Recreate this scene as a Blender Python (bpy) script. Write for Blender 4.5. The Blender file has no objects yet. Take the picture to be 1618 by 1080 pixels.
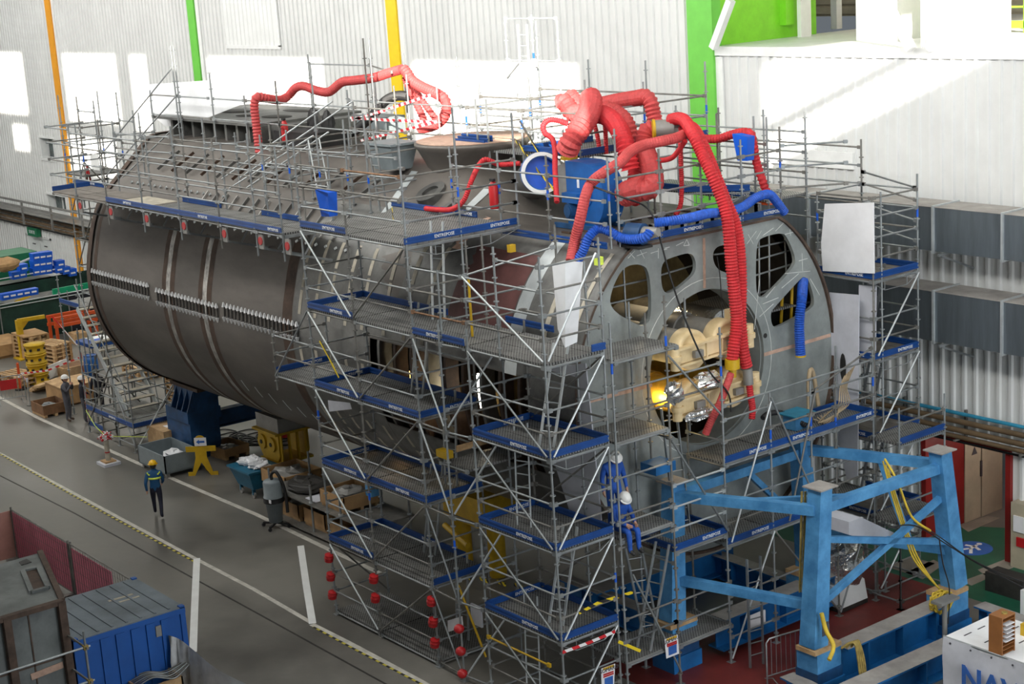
import bpy, random
from math import *
from mathutils import Vector, Matrix
random.seed(11)
SC = bpy.context.scene
COL = SC.collection
V = Vector
# ---------------------------------------------------------------- camera model (1618 x 1080)
FL = 2615.9
YAW, PIT, ROL = radians(142.942), radians(13.273), radians(3.7206)
CF = V((cos(PIT)*cos(YAW), cos(PIT)*sin(YAW), -sin(PIT)))
r0 = V((sin(YAW), -cos(YAW), 0)); d0 = CF.cross(r0)
CR = cos(ROL)*r0 + sin(ROL)*d0
CD = -sin(ROL)*r0 + cos(ROL)*d0
CP = V((0, 0, 16.2))
cam = bpy.data.cameras.new('camera'); co = bpy.data.objects.new('camera', cam); COL.objects.link(co)
m = Matrix((CR, -CD, -CF)).transposed().to_4x4(); m.translation = CP
co.matrix_world = m
cam.sensor_width = 36; cam.lens = FL/1618*36; cam.clip_end = 400; cam.clip_start = .5
SC.camera = co
def ray(px, py): return CF + CR*((px-809)/FL) + CD*((py-540)/FL)
def G(px, py, z=0.):            # measured point on a level plane
    v = ray(px, py); return CP + v*((z-CP.z)/v.z)
def AY(px, py, y):              # measured point on a plane along the hall
    v = ray(px, py); return CP + v*((y-CP.y)/v.y)
def AX(px, py, x):              # measured point on a plane across the hall
    v = ray(px, py); return CP + v*((x-CP.x)/v.x)

# ---------------------------------------------------------------- mesh builder
class MB:
    def __init__(s): s.v = []; s.f = []; s.mi = []; s.sm = []; s.cur = 0
    def add(s, vs, fs, smooth=False):
        o = len(s.v); s.v += [tuple(v) for v in vs]
        for f in fs: s.f.append([o+i for i in f]); s.mi.append(s.cur); s.sm.append(smooth)
        return s
    def hexa(s, p):             # 8 points: bottom ring, top ring
        return s.add(p, [(3,2,1,0),(4,5,6,7),(0,1,5,4),(1,2,6,5),(2,3,7,6),(3,0,4,7)])
    def box(s, a, b):
        x0,y0,z0 = [min(a[i],b[i]) for i in range(3)]; x1,y1,z1 = [max(a[i],b[i]) for i in range(3)]
        return s.hexa([(x0,y0,z0),(x1,y0,z0),(x1,y1,z0),(x0,y1,z0),(x0,y0,z1),(x1,y0,z1),(x1,y1,z1),(x0,y1,z1)])
    def cbox(s, c, d): return s.box([c[i]-d[i]/2 for i in range(3)], [c[i]+d[i]/2 for i in range(3)])
    def frame(s, p, q, up=(0,0,1)):
        p, q = V(p), V(q); a = (q-p).normalized(); u = V(up)
        if abs(a.dot(u)) > .98: u = V((1,0,0)) if abs(a.x) < .9 else V((0,1,0))
        w = a.cross(u).normalized(); u = w.cross(a).normalized()
        return p, q, a, w, u
    def beam(s, p, q, w, h, up=(0,0,1), w2=None, h2=None):
        p, q, a, W, U = s.frame(p, q, up); w2 = w if w2 is None else w2; h2 = h if h2 is None else h2
        r = []
        for c, ww, hh in ((p, w, h), (q, w2, h2)):
            r += [c-W*ww/2-U*hh/2, c+W*ww/2-U*hh/2, c+W*ww/2+U*hh/2, c-W*ww/2+U*hh/2]
        return s.add(r, [(0,1,2,3),(7,6,5,4),(4,5,1,0),(5,6,2,1),(6,7,3,2),(7,4,0,3)])
    def ibeam(s, p, q, w, h, t=.05, up=(0,0,1)):
        p, q, a, W, U = s.frame(p, q, up)
        s.beam(p+U*(h/2-t/2), q+U*(h/2-t/2), w, t, U); s.beam(p-U*(h/2-t/2), q-U*(h/2-t/2), w, t, U)
        return s.beam(p, q, t, h-2*t, U)
    def cyl(s, p, q, r, n=8, r2=None, cap=True):
        p, q, a, W, U = s.frame(p, q); r2 = r if r2 is None else r2
        vs = [c + (W*cos(2*pi*i/n) + U*sin(2*pi*i/n))*rr for c, rr in ((p, r), (q, r2)) for i in range(n)]
        s.add(vs, [(i, n+i, n+(i+1) % n, (i+1) % n) for i in range(n)], True)
        if cap:
            s.add(vs[:n], [tuple(range(n))]); s.add(vs[n:], [tuple(reversed(range(n)))])
        return s
    def pipe(s, p, q, r, ri, n=20):   # hollow ring
        p, q, a, W, U = s.frame(p, q); e = [(W*cos(2*pi*i/n) + U*sin(2*pi*i/n)) for i in range(n)]
        vs = [c+d*rr for c, rr in ((p, r), (q, r), (q, ri), (p, ri)) for d in e]
        for k in range(4):
            s.add([vs[k*n+i] for i in range(n)]+[vs[((k+1) % 4)*n+i] for i in range(n)],
                  [(i, n+i, n+(i+1) % n, (i+1) % n) for i in range(n)], k in (0, 2))
        return s
    def tube(s, pts, rf, n=8, cap=True):
        pts = [V(p) for p in pts]; N = len(pts); rings = []; U = None
        for i, p in enumerate(pts):
            a = (pts[min(i+1, N-1)] - pts[max(i-1, 0)]).normalized()
            if U is None:
                U = V((0,0,1)) if abs(a.z) < .9 else V((1,0,0))
            W = a.cross(U).normalized(); U = W.cross(a).normalized()
            r = rf(i) if callable(rf) else rf
            rings += [p + (W*cos(2*pi*k/n) + U*sin(2*pi*k/n))*r for k in range(n)]
        fs = [(i*n+k, (i+1)*n+k, (i+1)*n+(k+1) % n, i*n+(k+1) % n) for i in range(N-1) for k in range(n)]
        s.add(rings, fs, True)
        if cap: s.add(rings[:n], [tuple(range(n))]); s.add(rings[-n:], [tuple(reversed(range(n)))])
        return s
    def lathe(s, prof, c, n=16, axis=(0,0,1)):   # prof: (radius, height)
        p, q, a, W, U = s.frame(c, V(c)+V(axis))
        vs = [p + a*h + (W*cos(2*pi*k/n)+U*sin(2*pi*k/n))*max(r, .0005) for r, h in prof for k in range(n)]
        return s.add(vs, [(i*n+k, (i+1)*n+k, (i+1)*n+(k+1) % n, i*n+(k+1) % n) for i in range(len(prof)-1) for k in range(n)], True)
    def sphere(s, c, rx, ry=None, rz=None, n=12, m=8, rot=None):
        ry = rx if ry is None else ry; rz = rx if rz is None else rz; vs = []
        for i in range(m+1):
            t = pi*i/m
            for k in range(n):
                d = V((rx*sin(t)*cos(2*pi*k/n), ry*sin(t)*sin(2*pi*k/n), -rz*cos(t)))
                if rot: d = rot @ d
                vs.append(V(c)+d)
        return s.add(vs, [(i*n+k, i*n+(k+1) % n, (i+1)*n+(k+1) % n, (i+1)*n+k) for i in range(m) for k in range(n)], True)
    def prism(s, poly, o, u, v, w):              # polygon (a,b) on axes u,v extruded by vector w
        o, u, v, w = V(o), V(u), V(v), V(w); n = len(poly)
        A = [o+u*a+v*b for a, b in poly]; B = [p+w for p in A]
        s.add(A+B, [tuple(range(n)), tuple(reversed(range(n, 2*n)))] + [(i, i+n, (i+1) % n+n, (i+1) % n) for i in range(n)])
        return s
    def quad(s, a, b, c, d): return s.add([a, b, c, d], [(0,1,2,3)])
    def mesh(s, name):
        me = bpy.data.meshes.new(name); me.from_pydata(s.v, [], s.f)
        me.polygons.foreach_set('use_smooth', s.sm); me.polygons.foreach_set('material_index', s.mi); me.update()
        return me
def fixn(me):
    import bmesh
    b = bmesh.new(); b.from_mesh(me); bmesh.ops.recalc_face_normals(b, faces=b.faces); b.to_mesh(me); b.free()

# ---------------------------------------------------------------- things and parts
WORLD = {}
def thing(name, label, cat, loc=(0,0,0), group=None):
    o = bpy.data.objects.new(name, None); COL.objects.link(o); o.location = loc; o.empty_display_size = .2
    o['label'] = label; o['category'] = cat
    if group: o['group'] = group
    WORLD[o.name] = Matrix.Translation(V(loc)); return o
def part(name, mb, mat, parent=None, label=None):
    me = mb if isinstance(mb, bpy.types.Mesh) else mb.mesh(name)
    if isinstance(mb, MB): fixn(me)
    if not me.materials:
        for k in (mat if isinstance(mat, (list, tuple)) else [mat]): me.materials.append(k)
    o = bpy.data.objects.new(name, me); COL.objects.link(o)
    if parent is not None:
        o.parent = parent; o.matrix_parent_inverse = WORLD[parent.name].inverted()
    WORLD[o.name] = Matrix.Identity(4)
    if label: o['label'] = label
    return o
def solo(name, mb, mat, label, cat, group=None):
    o = part(name, mb, mat); o['label'] = label; o['category'] = cat
    if group: o['group'] = group
    return o
def struct(name, mb, mat):
    o = part(name, mb, mat); o['kind'] = 'structure'; return o
def dup(root, loc, rz=0., label=None, group=None, sc=None):
    r = root.copy(); COL.objects.link(r); r.location = loc; r.rotation_euler = (0,0,rz)
    if sc: r.scale = (sc, sc, sc)
    if label: r['label'] = label
    if group: r['group'] = group
    for ch in list(root.children):
        c = ch.copy(); COL.objects.link(c); c.parent = r
        for g in ch.children:
            d = g.copy(); COL.objects.link(d); d.parent = c
    return r

# ---------------------------------------------------------------- materials
def M(name, col, rough=.6, metal=0., nz=.18, sc=2.5, bump=0., col2=None, sc2=None, stretch=(1,1,1), spec=.5, rnz=0.):
    mt = bpy.data.materials.new(name); mt.use_nodes = True; nt = mt.node_tree; N = nt.nodes; L = nt.links
    b = N['Principled BSDF']; b.inputs['Metallic'].default_value = metal; b.inputs['Roughness'].default_value = rough
    b.inputs['Specular IOR Level'].default_value = spec
    tc = N.new('ShaderNodeTexCoord'); mp = N.new('ShaderNodeMapping'); L.new(tc.outputs['Object'], mp.inputs[0])
    mp.inputs['Scale'].default_value = stretch
    n1 = N.new('ShaderNodeTexNoise'); n1.inputs['Scale'].default_value = sc; n1.inputs['Detail'].default_value = 6
    n1.inputs['Roughness'].default_value = .65
    L.new(mp.outputs[0], n1.inputs['Vector'])
    rp = N.new('ShaderNodeValToRGB'); c = V(col)
    c2 = V(col2) if col2 else c*(1+nz)
    rp.color_ramp.elements[0].position = .36; rp.color_ramp.elements[1].position = .66
    rp.color_ramp.elements[0].color = (*(c*(1-nz)), 1); rp.color_ramp.elements[1].color = (*c2, 1)
    L.new(n1.outputs['Fac'], rp.inputs[0]); L.new(rp.outputs[0], b.inputs['Base Color'])
    if rnz:
        mr = N.new('ShaderNodeMapRange'); mr.inputs[3].default_value = max(.02, rough-rnz); mr.inputs[4].default_value = min(1, rough+rnz)
        mr.inputs[1].default_value = .35; mr.inputs[2].default_value = .65
        L.new(n1.outputs['Fac'], mr.inputs[0]); L.new(mr.outputs[0], b.inputs['Roughness'])
    if bump:
        n2 = N.new('ShaderNodeTexNoise'); n2.inputs['Scale'].default_value = sc2 or sc*6; n2.inputs['Detail'].default_value = 4
        L.new(mp.outputs[0], n2.inputs['Vector'])
        bp = N.new('ShaderNodeBump'); bp.inputs['Strength'].default_value = bump; bp.inputs['Distance'].default_value = .02
        L.new(n2.outputs['Fac'], bp.inputs['Height']); L.new(bp.outputs[0], b.inputs['Normal'])
    return mt
def emis(name, col, e):
    mt = bpy.data.materials.new(name); mt.use_nodes = True; b = mt.node_tree.nodes['Principled BSDF']
    b.inputs['Base Color'].default_value = (*col, 1); b.inputs['Emission Color'].default_value = (*col, 1); b.inputs['Emission Strength'].default_value = e
    return mt
def perforate(mt, axes, f, dark=.35, thr=.3):
    """punched holes: a regular grid of dark dots on the object's own axes"""
    nt = mt.node_tree; N = nt.nodes; L = nt.links; b = N['Principled BSDF']
    tc = N.new('ShaderNodeTexCoord'); sx = N.new('ShaderNodeSeparateXYZ'); L.new(tc.outputs['Object'], sx.inputs[0])
    out = []
    for ax, ff in zip(axes, f):
        mu = N.new('ShaderNodeMath'); mu.operation = 'MULTIPLY'; mu.inputs[1].default_value = 2*pi/ff; L.new(sx.outputs[ax], mu.inputs[0])
        si = N.new('ShaderNodeMath'); si.operation = 'SINE'; L.new(mu.outputs[0], si.inputs[0]); out.append(si)
    pr = N.new('ShaderNodeMath'); pr.operation = 'MULTIPLY'; L.new(out[0].outputs[0], pr.inputs[0]); L.new(out[1].outputs[0], pr.inputs[1])
    gt = N.new('ShaderNodeMath'); gt.operation = 'GREATER_THAN'; gt.inputs[1].default_value = thr; L.new(pr.outputs[0], gt.inputs[0])
    mx = N.new('ShaderNodeMix'); mx.data_type = 'RGBA'; src = b.inputs['Base Color'].links[0].from_socket
    L.new(gt.outputs[0], mx.inputs['Factor']); L.new(src, mx.inputs['A']); mx.inputs['B'].default_value = (.02*dark*3, .02*dark*3, .02*dark*3, 1)
    L.new(mx.outputs['Result'], b.inputs['Base Color'])
def stripes(name, ca, cb, pitch, axis_vec, rough=.5):
    mt = bpy.data.materials.new(name); mt.use_nodes = True; nt = mt.node_tree; N = nt.nodes; L = nt.links
    b = N['Principled BSDF']; b.inputs['Roughness'].default_value = rough
    tc = N.new('ShaderNodeTexCoord'); dt = N.new('ShaderNodeVectorMath'); dt.operation = 'DOT_PRODUCT'
    L.new(tc.outputs['Object'], dt.inputs[0]); dt.inputs[1].default_value = V(axis_vec)/pitch
    fr = N.new('ShaderNodeMath'); fr.operation = 'FRACT'; L.new(dt.outputs['Value'], fr.inputs[0])
    gt = N.new('ShaderNodeMath'); gt.operation = 'GREATER_THAN'; gt.inputs[1].default_value = .5; L.new(fr.outputs[0], gt.inputs[0])
    mx = N.new('ShaderNodeMix'); mx.data_type = 'RGBA'; L.new(gt.outputs[0], mx.inputs['Factor'])
    mx.inputs['A'].default_value = (*ca, 1); mx.inputs['B'].default_value = (*cb, 1); L.new(mx.outputs['Result'], b.inputs['Base Color'])
    return mt
m_clad = M('cladding', (.70,.71,.70), .5, 0, .05, .6)
m_white = M('white_paint', (.80,.81,.80), .5, 0, .05, 2)
m_orange = M('orange_paint', (.85,.36,.02), .45, 0, .05); m_green = M('green_paint', (.16,.58,.07), .45, 0, .05)
m_yel = M('yellow_paint', (.88,.60,.0), .45, 0, .05); m_lime = M('lime_paint', (.24,.68,.03), .5, 0, .08)
m_conc = M('concrete_floor', (.135,.128,.115), .42, 0, .30, .22, .15, (.20,.19,.168), 3, rnz=.12)
m_redfl = M('red_floor_paint', (.15,.022,.018), .5, 0, .25, .8); m_grnfl = M('green_floor_paint', (.012,.10,.055), .5, 0, .25, .8)
m_greyfl = M('pale_floor_paint', (.26,.24,.20), .55, 0, .2, .9); m_line = M('line_paint', (.52,.50,.45), .6, 0, .2, 3)
m_hull = M('bare_hull_plate', (.125,.112,.10), .50, .35, .22, .9, .12, None, 14, (.35,1,1))
m_hull2 = M('grey_hull_plate', (.13,.13,.125), .45, .45, .25, 1.3, .1, (.20,.20,.19), 10)
m_weld = M('ground_weld', (.36,.35,.33), .4, .6, .45, 3.5, .1); m_rustw = M('rust_weld', (.075,.045,.030), .7, .1, .3, 4)
m_chalk = M('masking_stripe', (.46,.42,.34), .8, 0, .2, 4); m_prim = M('red_oxide_primer', (.115,.045,.042), .65, 0, .25, 2)
m_bulk = M('bulkhead_plate', (.26,.285,.28), .5, .2, .20, .9, .06, (.34,.37,.36), 9)
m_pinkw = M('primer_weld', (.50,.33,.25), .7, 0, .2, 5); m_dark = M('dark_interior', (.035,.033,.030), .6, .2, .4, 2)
m_bronze = M('bronze_lining', (.16,.12,.055), .45, .4, .4, 1.5); m_mark = M('chalk_mark', (.60,.62,.60), .9)
m_galv = M('galvanised_tube', (.30,.32,.325), .42, .55, .22, 1.6); m_galvd = M('worn_galvanised_tube', (.20,.195,.18), .55, .4, .3, 2.2)
m_zinc = M('bright_zinc_tube', (.58,.62,.63), .35, .5, .12, 2)
m_deck = M('steel_deck', (.25,.25,.24), .6, .35, .28, 1.4); perforate(m_deck, (0,1), (.09,.075))
m_ply = M('worn_ply_deck', (.19,.17,.15), .75, 0, .25, 1.5)
m_toe = M('blue_toe_board', (.005,.055,.235), .45, 0, .18, 2.); m_txt = M('white_lettering', (.78,.80,.82), .6, 0, .03)
m_rust = M('rusty_tube', (.24,.13,.07), .7, .2, .4, 6)
m_red = M('red_fabric_hose', (.55,.022,.030), .62, 0, .15, 6, .25, None, 60); m_red2 = M('faded_red_hose', (.50,.060,.060), .65, 0, .15, 6, .2, None, 60)
m_blueh = M('blue_fabric_hose', (.012,.085,.46), .55, 0, .25, 9, .3, None, 50); m_black = M('black_rubber', (.014,.014,.015), .55, 0, .3, 5)
m_fan = M('blue_fan_paint', (.006,.10,.36), .42, 0, .14, 1.5); m_grey = M('grey_sheet', (.27,.265,.25), .5, .2, .15, 2)
m_frame = M('light_blue_steel', (.05,.23,.50), .5, 0, .22, 1.8, .05, (.10,.33,.62)); m_frame2 = M('blue_girder_paint', (.008,.12,.34), .5, 0, .25, 1.4)
m_yst = M('yellow_steel', (.55,.34,.008), .5, 0, .16, 2); m_bst = M('blue_support_paint', (.008,.06,.17), .55, 0, .3, 2)
m_cream = M('cream_paint', (.74,.56,.30), .5, 0, .12, 2, .03, (.82,.66,.40)); m_goldglow = M('gold_glow_tint', (.60,.36,.05), .35, .4, .3, 2)  # gold: warm lamp glow put into the lower barrels' colour
m_foil = M('aluminium_foil', (.75,.75,.74), .18, .95, .15, 4, .9, None, 9)
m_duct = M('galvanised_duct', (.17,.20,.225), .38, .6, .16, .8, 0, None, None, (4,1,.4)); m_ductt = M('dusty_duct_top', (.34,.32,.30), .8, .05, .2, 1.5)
m_pipe = M('brown_pipe', (.15,.10,.055), .5, .1, .2, 1.5); m_cyan = M('blue_pipe', (.03,.25,.40), .5)
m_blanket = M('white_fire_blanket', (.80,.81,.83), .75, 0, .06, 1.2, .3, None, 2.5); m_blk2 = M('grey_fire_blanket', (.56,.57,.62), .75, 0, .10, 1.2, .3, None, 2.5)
m_wood = M('pallet_wood', (.46,.28,.13), .75, 0, .25, 2.5, .1, (.60,.40,.21)); m_ply2 = M('crate_plywood', (.42,.25,.11), .7, 0, .2, 2.)
m_woodd = M('dark_crate_wood', (.20,.10,.045), .75, 0, .3, 2.5)
m_bluebox = M('blue_plastic', (.005,.10,.60), .4, 0, .1); m_tarp = M('dark_green_netting', (.008,.038,.026), .8, 0, .35, 1.2, .2)
m_navy = M('navy_netting', (.012,.014,.022), .8, 0, .3, 1.2); m_emer = M('emerald_sheet', (.01,.36,.17), .5, 0, .1)
m_osaf = M('orange_red_paint', (.62,.085,.015), .5, 0, .12); m_redp = M('red_paint', (.45,.012,.015), .45, 0, .1)
m_pinkf = M('pink_fence_screen', (.62,.17,.24), .7, 0, .16, 1.2); m_peach = M('faded_pink_screen', (.50,.25,.21), .7, 0, .15, 1.2)
m_cont = M('blue_container_paint', (.004,.085,.36), .5, 0, .12, 1.2); m_roof = M('dusty_container_roof', (.16,.19,.22), .7, .1, .22, 1.2)
m_block = M('grey_primer_block', (.15,.165,.165), .6, .15, .28, 1.0, .08, (.21,.23,.225)); m_rusty = M('rusty_edge', (.085,.055,.04), .75, .1, .35, 3)
m_plast = M('polythene_sheet', (.58,.59,.60), .35, 0, .2, 2, .5, None, 5)
m_skin = M('skin', (.48,.26,.17), .6, 0, .08); m_helw = M('white_helmet', (.80,.80,.78), .3, 0, .04); m_hely = M('yellow_helmet', (.85,.48,.01), .3, 0, .04)
m_jack = M('teal_blue_jacket', (.008,.075,.19), .7, 0, .15, 6); m_navyt = M('navy_trousers', (.012,.014,.03), .8, 0, .2, 6)
m_over = M('grey_overalls', (.085,.085,.10), .8, 0, .18, 6); m_vest = M('dark_vest', (.016,.017,.028), .8, 0, .2, 6)
m_royal = M('royal_blue_overalls', (.012,.085,.42), .7, 0, .2, 6); m_boot = M('brown_boots', (.09,.05,.03), .7); m_shoe = M('black_boots', (.02,.02,.02), .6)
m_hiviz = M('hi_vis_band', (.70,.85,.10), .6); m_hair = M('dark_hair', (.02,.015,.012), .7)
m_glass = M('dark_window_glass', (.05,.07,.07), .12, 0, .2, 2); m_doorw = M('white_door', (.70,.74,.73), .5, 0, .05)
m_beige = M('beige_panel', (.42,.37,.27), .6, 0, .1, 1.5); m_redw = M('dark_red_panel', (.22,.012,.010), .5, 0, .12, 1.2)
m_gsign = M('green_exit_sign', (.01,.16,.07), .5); m_paper = M('white_paper', (.78,.78,.80), .7, 0, .04); m_inkb = M('blue_ink', (.03,.12,.42), .6)
m_ink = M('dark_print', (.06,.06,.07), .7); m_brown = M('brown_laminate', (.30,.12,.035), .45, 0, .12, 3)
m_yhose = M('yellow_strap', (.62,.44,.04), .6, 0, .2, 4); m_olive = M('dirty_yellow_sling', (.30,.22,.06), .8, 0, .3, 8); m_tan = M('tan_hose', (.42,.32,.20), .6, 0, .15, 4)
m_grbin = M('grey_plastic', (.20,.235,.25), .5, 0, .12); m_teal = M('teal_cart', (.01,.115,.20), .5, 0, .15)
m_zebra = stripes('black_yellow_tape', (.8,.6,.02), (.02,.02,.02), .22, (1,.7,1)); m_rw = stripes('red_white_tape', (.65,.02,.03), (.82,.80,.80), .3, (1,.8,.6))
m_ryel = stripes('yellow_black_line', (.55,.47,.06), (.03,.03,.03), .3, (1,0,0))
m_lampw = emis('lit_tube', (1,.95,.8), 9); m_lampo = emis('warm_work_lamp', (1,.55,.15), 5)

# text meshes
TXT = {}
def text_mesh(s, size, depth=.004, bold=.0):
    k = (s, size)
    if k not in TXT:
        c = bpy.data.curves.new('lettering', 'FONT'); c.body = s; c.size = size; c.extrude = depth; c.offset = bold; c.align_x = 'CENTER'; c.align_y = 'CENTER'; c.resolution_u = 2
        o = bpy.data.objects.new('lettering', c); COL.objects.link(o); bpy.context.view_layer.update()
        me = bpy.data.meshes.new_from_object(o.evaluated_get(bpy.context.evaluated_depsgraph_get()))
        bpy.data.objects.remove(o); bpy.data.curves.remove(c); TXT[k] = me
    return TXT[k]
def text_on(name, s, size, pos, right, up, mat, parent, depth=.004, bold=0.):
    me = text_mesh(s, size, depth, bold)
    if not me.materials: me.materials.append(mat)
    o = bpy.data.objects.new(name, me); COL.objects.link(o)
    r, u = V(right).normalized(), V(up).normalized(); n = r.cross(u)
    mw = Matrix((r, u, n)).transposed().to_4x4(); mw.translation = V(pos)
    o.parent = parent; o.matrix_parent_inverse = WORLD[parent.name].inverted(); o.matrix_basis = mw
    return o
# ================================================================ the hall
W = 34.3
floor = MB(); floor.box((-112, -12, -.3), (6, 52, 0)); struct('floor', floor, m_conc)
def cladding(name, x0, x1, z0, z1, y, holes=(), pitch=.34, d=.06, mat=None):
    mb = MB(); n = int(round((x1-x0)/pitch)); p = (x1-x0)/n
    for i in range(n):
        a = x0+i*p; c = a+p/2; segs = [(z0, z1)]
        for hx0, hx1, hz0, hz1 in holes:
            if hx0 < c < hx1:
                ns = []
                for s0, s1 in segs:
                    if hz0 > s0: ns.append((s0, min(s1, hz0)))
                    if hz1 < s1: ns.append((max(s0, hz1), s1))
                segs = [q for q in ns if q[1]-q[0] > .01]
        xs = [(a, y), (a+p*.62, y), (a+p*.70, y-d), (a+p*.92, y-d), (a+p, y)]
        for s0, s1 in segs:
            vs = [(x, yy, z) for z in (s0, s1) for x, yy in xs]
            mb.add(vs, [(k, k+1, k+6, k+5) for k in range(4)])
    return part(name, mb, mat or m_clad)
win = [(-86.2, -84.35, 7.0, 8.05), (-86.2, -83.8, 4.15, 5.0)]
dl = (-90.0, -86.5, 0, 2.45); dr = (-27.25, -24.72, 0, 2.93)
o = cladding('wall_back', -112, -35.25, 0, 17.2, W, win+[dl]); o['kind'] = 'structure'
o = cladding('wall_back', -34.5, -10, 0, 12.9, W, [dr], .355); o['kind'] = 'structure'
mb = MB(); mb.box((-112, W+.3, 0), (-90, W+.5, 17)).box((-90, W+.3, 8.1), (-84, W+.5, 17)).box((-90, W+.3, 2.5), (-86.3, W+.5, 8.1)).box((-83.7, W+.3, 0), (-35.2, W+.5, 17)).box((-35.2, W+.35, 0), (-27.3, W+.5, 12.6)).box((-24.6, W+.3, 0), (-10, W+.5, 12.6)).box((-27.3, W+.3, 3.), (-24.6, W+.5, 12.6))
struct('wall_back_lining', mb, m_grey)
for i, (x, w, mt) in enumerate([(-82.75, .62, m_orange), (-67.0, .60, m_green), (-51.25, .66, m_yel)]):
    mb = MB(); mb.box((x-w/2, W-.14, 0), (x+w/2, W, 17.2)); struct('trim_%d' % (i+1), mb, mt)
mb = MB(); mb.box((-35.75, W-.16, 0), (-34.72, W+.2, 17.2)); struct('trim_4', mb, m_green)
for x in (-82.75, -67., -51.25, -35.25):
    mb = MB(); mb.box((x+.34+(.18 if x > -40 else 0), W-.07, 0), (x+.62+(.18 if x > -40 else 0), W-.01, 12.85 if x > -40 else 17.2)); struct('trim_5', mb, m_white)
mb = MB(); mb.box((-34.72, W-.1, 12.88), (-10, W+.1, 13.14)); mb.box((-32.9, W-.07, 0), (-32.62, W-.01, 12.88)); struct('trim_6', mb, m_white)
# low panel beside the upper duct
mb = MB(); mb.box((-33.2, W-.12, 9.9), (-29.6, W-.05, 10.35)); struct('trim_7', mb, m_white)
# framed panel high on the wall
mb = MB(); mb.box((-64.2, W-.08, 12.9), (-59.6, W-.02, 13.05)).box((-59.75, W-.08, 13.0), (-59.6, W-.02, 17)).box((-64.2, W-.05, 13.05), (-59.75, W-.02, 17)); struct('trim_8', mb, m_white)
for i, (x0, x1, z0, z1) in enumerate(win):
    mb = MB(); t = .1
    mb.box((x0-t, W-.1, z1), (x1+t, W+.3, z1+t)).box((x0-t, W-.12, z0-t*1.6), (x1+t, W+.3, z0)).box((x0-t, W-.04, z0), (x0, W+.5, z1)).box((x1, W-.04, z0), (x1+t, W+.5, z1)).box(((x0+x1)/2-.03, W+.28, z0), ((x0+x1)/2+.03, W+.34, z1))
    f = struct('window_%d' % (i+1), mb, m_white); mb = MB(); mb.box((x0, W+.42, z0), (x1, W+.46, z1)); part('pane', mb, m_glass, f)
# left double door
mb = MB(); mb.box((dl[0], W-.06, 0), (dl[0]+.12, W+.2, 2.5)).box((dl[1]-.12, W-.06, 0), (dl[1], W+.2, 2.5)).box((dl[0], W-.06, 2.4), (dl[1], W+.2, 2.5))
d = struct('door_1', mb, m_white)
for a, b in ((dl[0]+.12, -88.27), (-88.23, dl[1]-.12)):
    mb = MB(); mb.box((a, W+.02, .03), (b, W+.1, 2.4)); lf = part('door_leaf', mb, m_doorw, d)
    mb = MB(); mb.box(((a+b)/2-.2, W-.01, 1.95), ((a+b)/2+.2, W+.02, 2.0)); part('door_plate', mb, m_ink, lf)
mb = MB(); mb.box((-88.95, W-.35, 2.52), (-87.6, W-.12, 2.98)); t = solo('exit_sign', mb, m_gsign, 'green exit sign box above the white double door', 'sign')
text_on('sign_lettering', 'SORTIE', .26, (-88.27, W-.355, 2.75), (1,0,0), (0,0,1), m_txt, t)
# right doorway with its side passage
mb = MB(); mb.box((-27.4, W-.1, 0), (-27.25, W+.1, 3.05)).box((-24.72, W-.1, 0), (-24.57, W+.1, 3.05)).box((-27.25, W-.1, 2.93), (-24.72, W+.1, 3.05)).box((-27.55, W+.1, 0), (-27.25, 35.85, 3.4)).box((-27.3, W+.3, 3.05), (-23, 39, 3.2)); mb.box((-23.1, W+.3, 0), (-23, 39, 3.2)).box((-28, 39, 0), (-23, 39.1, 3.2))
struct('door_2', mb, m_redw)
mb = MB(); mb.box((-27.45, 35.85, 0), (-27.22, 36.55, 2.75)).box((-27.45, 36.58, 0), (-27.2, 37.5, 2.75))
t = solo('electrical_cabinet', mb, m_beige, 'beige double-door electrical cabinet standing in the red doorway recess', 'cabinet')
mb = MB(); mb.box((-27.21, 36.5, 1.2), (-27.17, 36.56, 1.65)); part('handle', mb, m_ink, t)
mb = MB(); mb.prism([(-.12, 0), (.12, 0), (0, .22)], (-27.21, 36.25, 1.9), (0,1,0), (0,0,1), (.01,0,0)); part('warning_triangle', mb, m_ink, t)
mb = MB(); mb.box((-27.24, 35.0, .9), (-27.2, 35.25, 2.3)); t = solo('hazard_strip', mb, m_zebra, 'yellow and black hazard strip on red passage wall behind blue leg', 'sign')
mb = MB(); mb.box((-24.4, 34.0, 0), (-22.3, 34.35, 1.75)); o = solo('concrete_pillar', mb, m_beige, 'beige concrete block base at the right edge beside the red doorway', 'pillar')
mb = MB(); mb.box((-24.3, 33.96, 1.0), (-23.75, 34., 1.42)); t = solo('notice_board', mb, m_paper, 'white notice board on the beige pillar right of the doorway', 'sign')
mb = MB(); mb.box((-24.2, 33.95, .62), (-23.8, 33.995, .86)); t = solo('fire_sign', mb, m_redp, 'red sign below the notice board at the right edge', 'sign')
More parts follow.
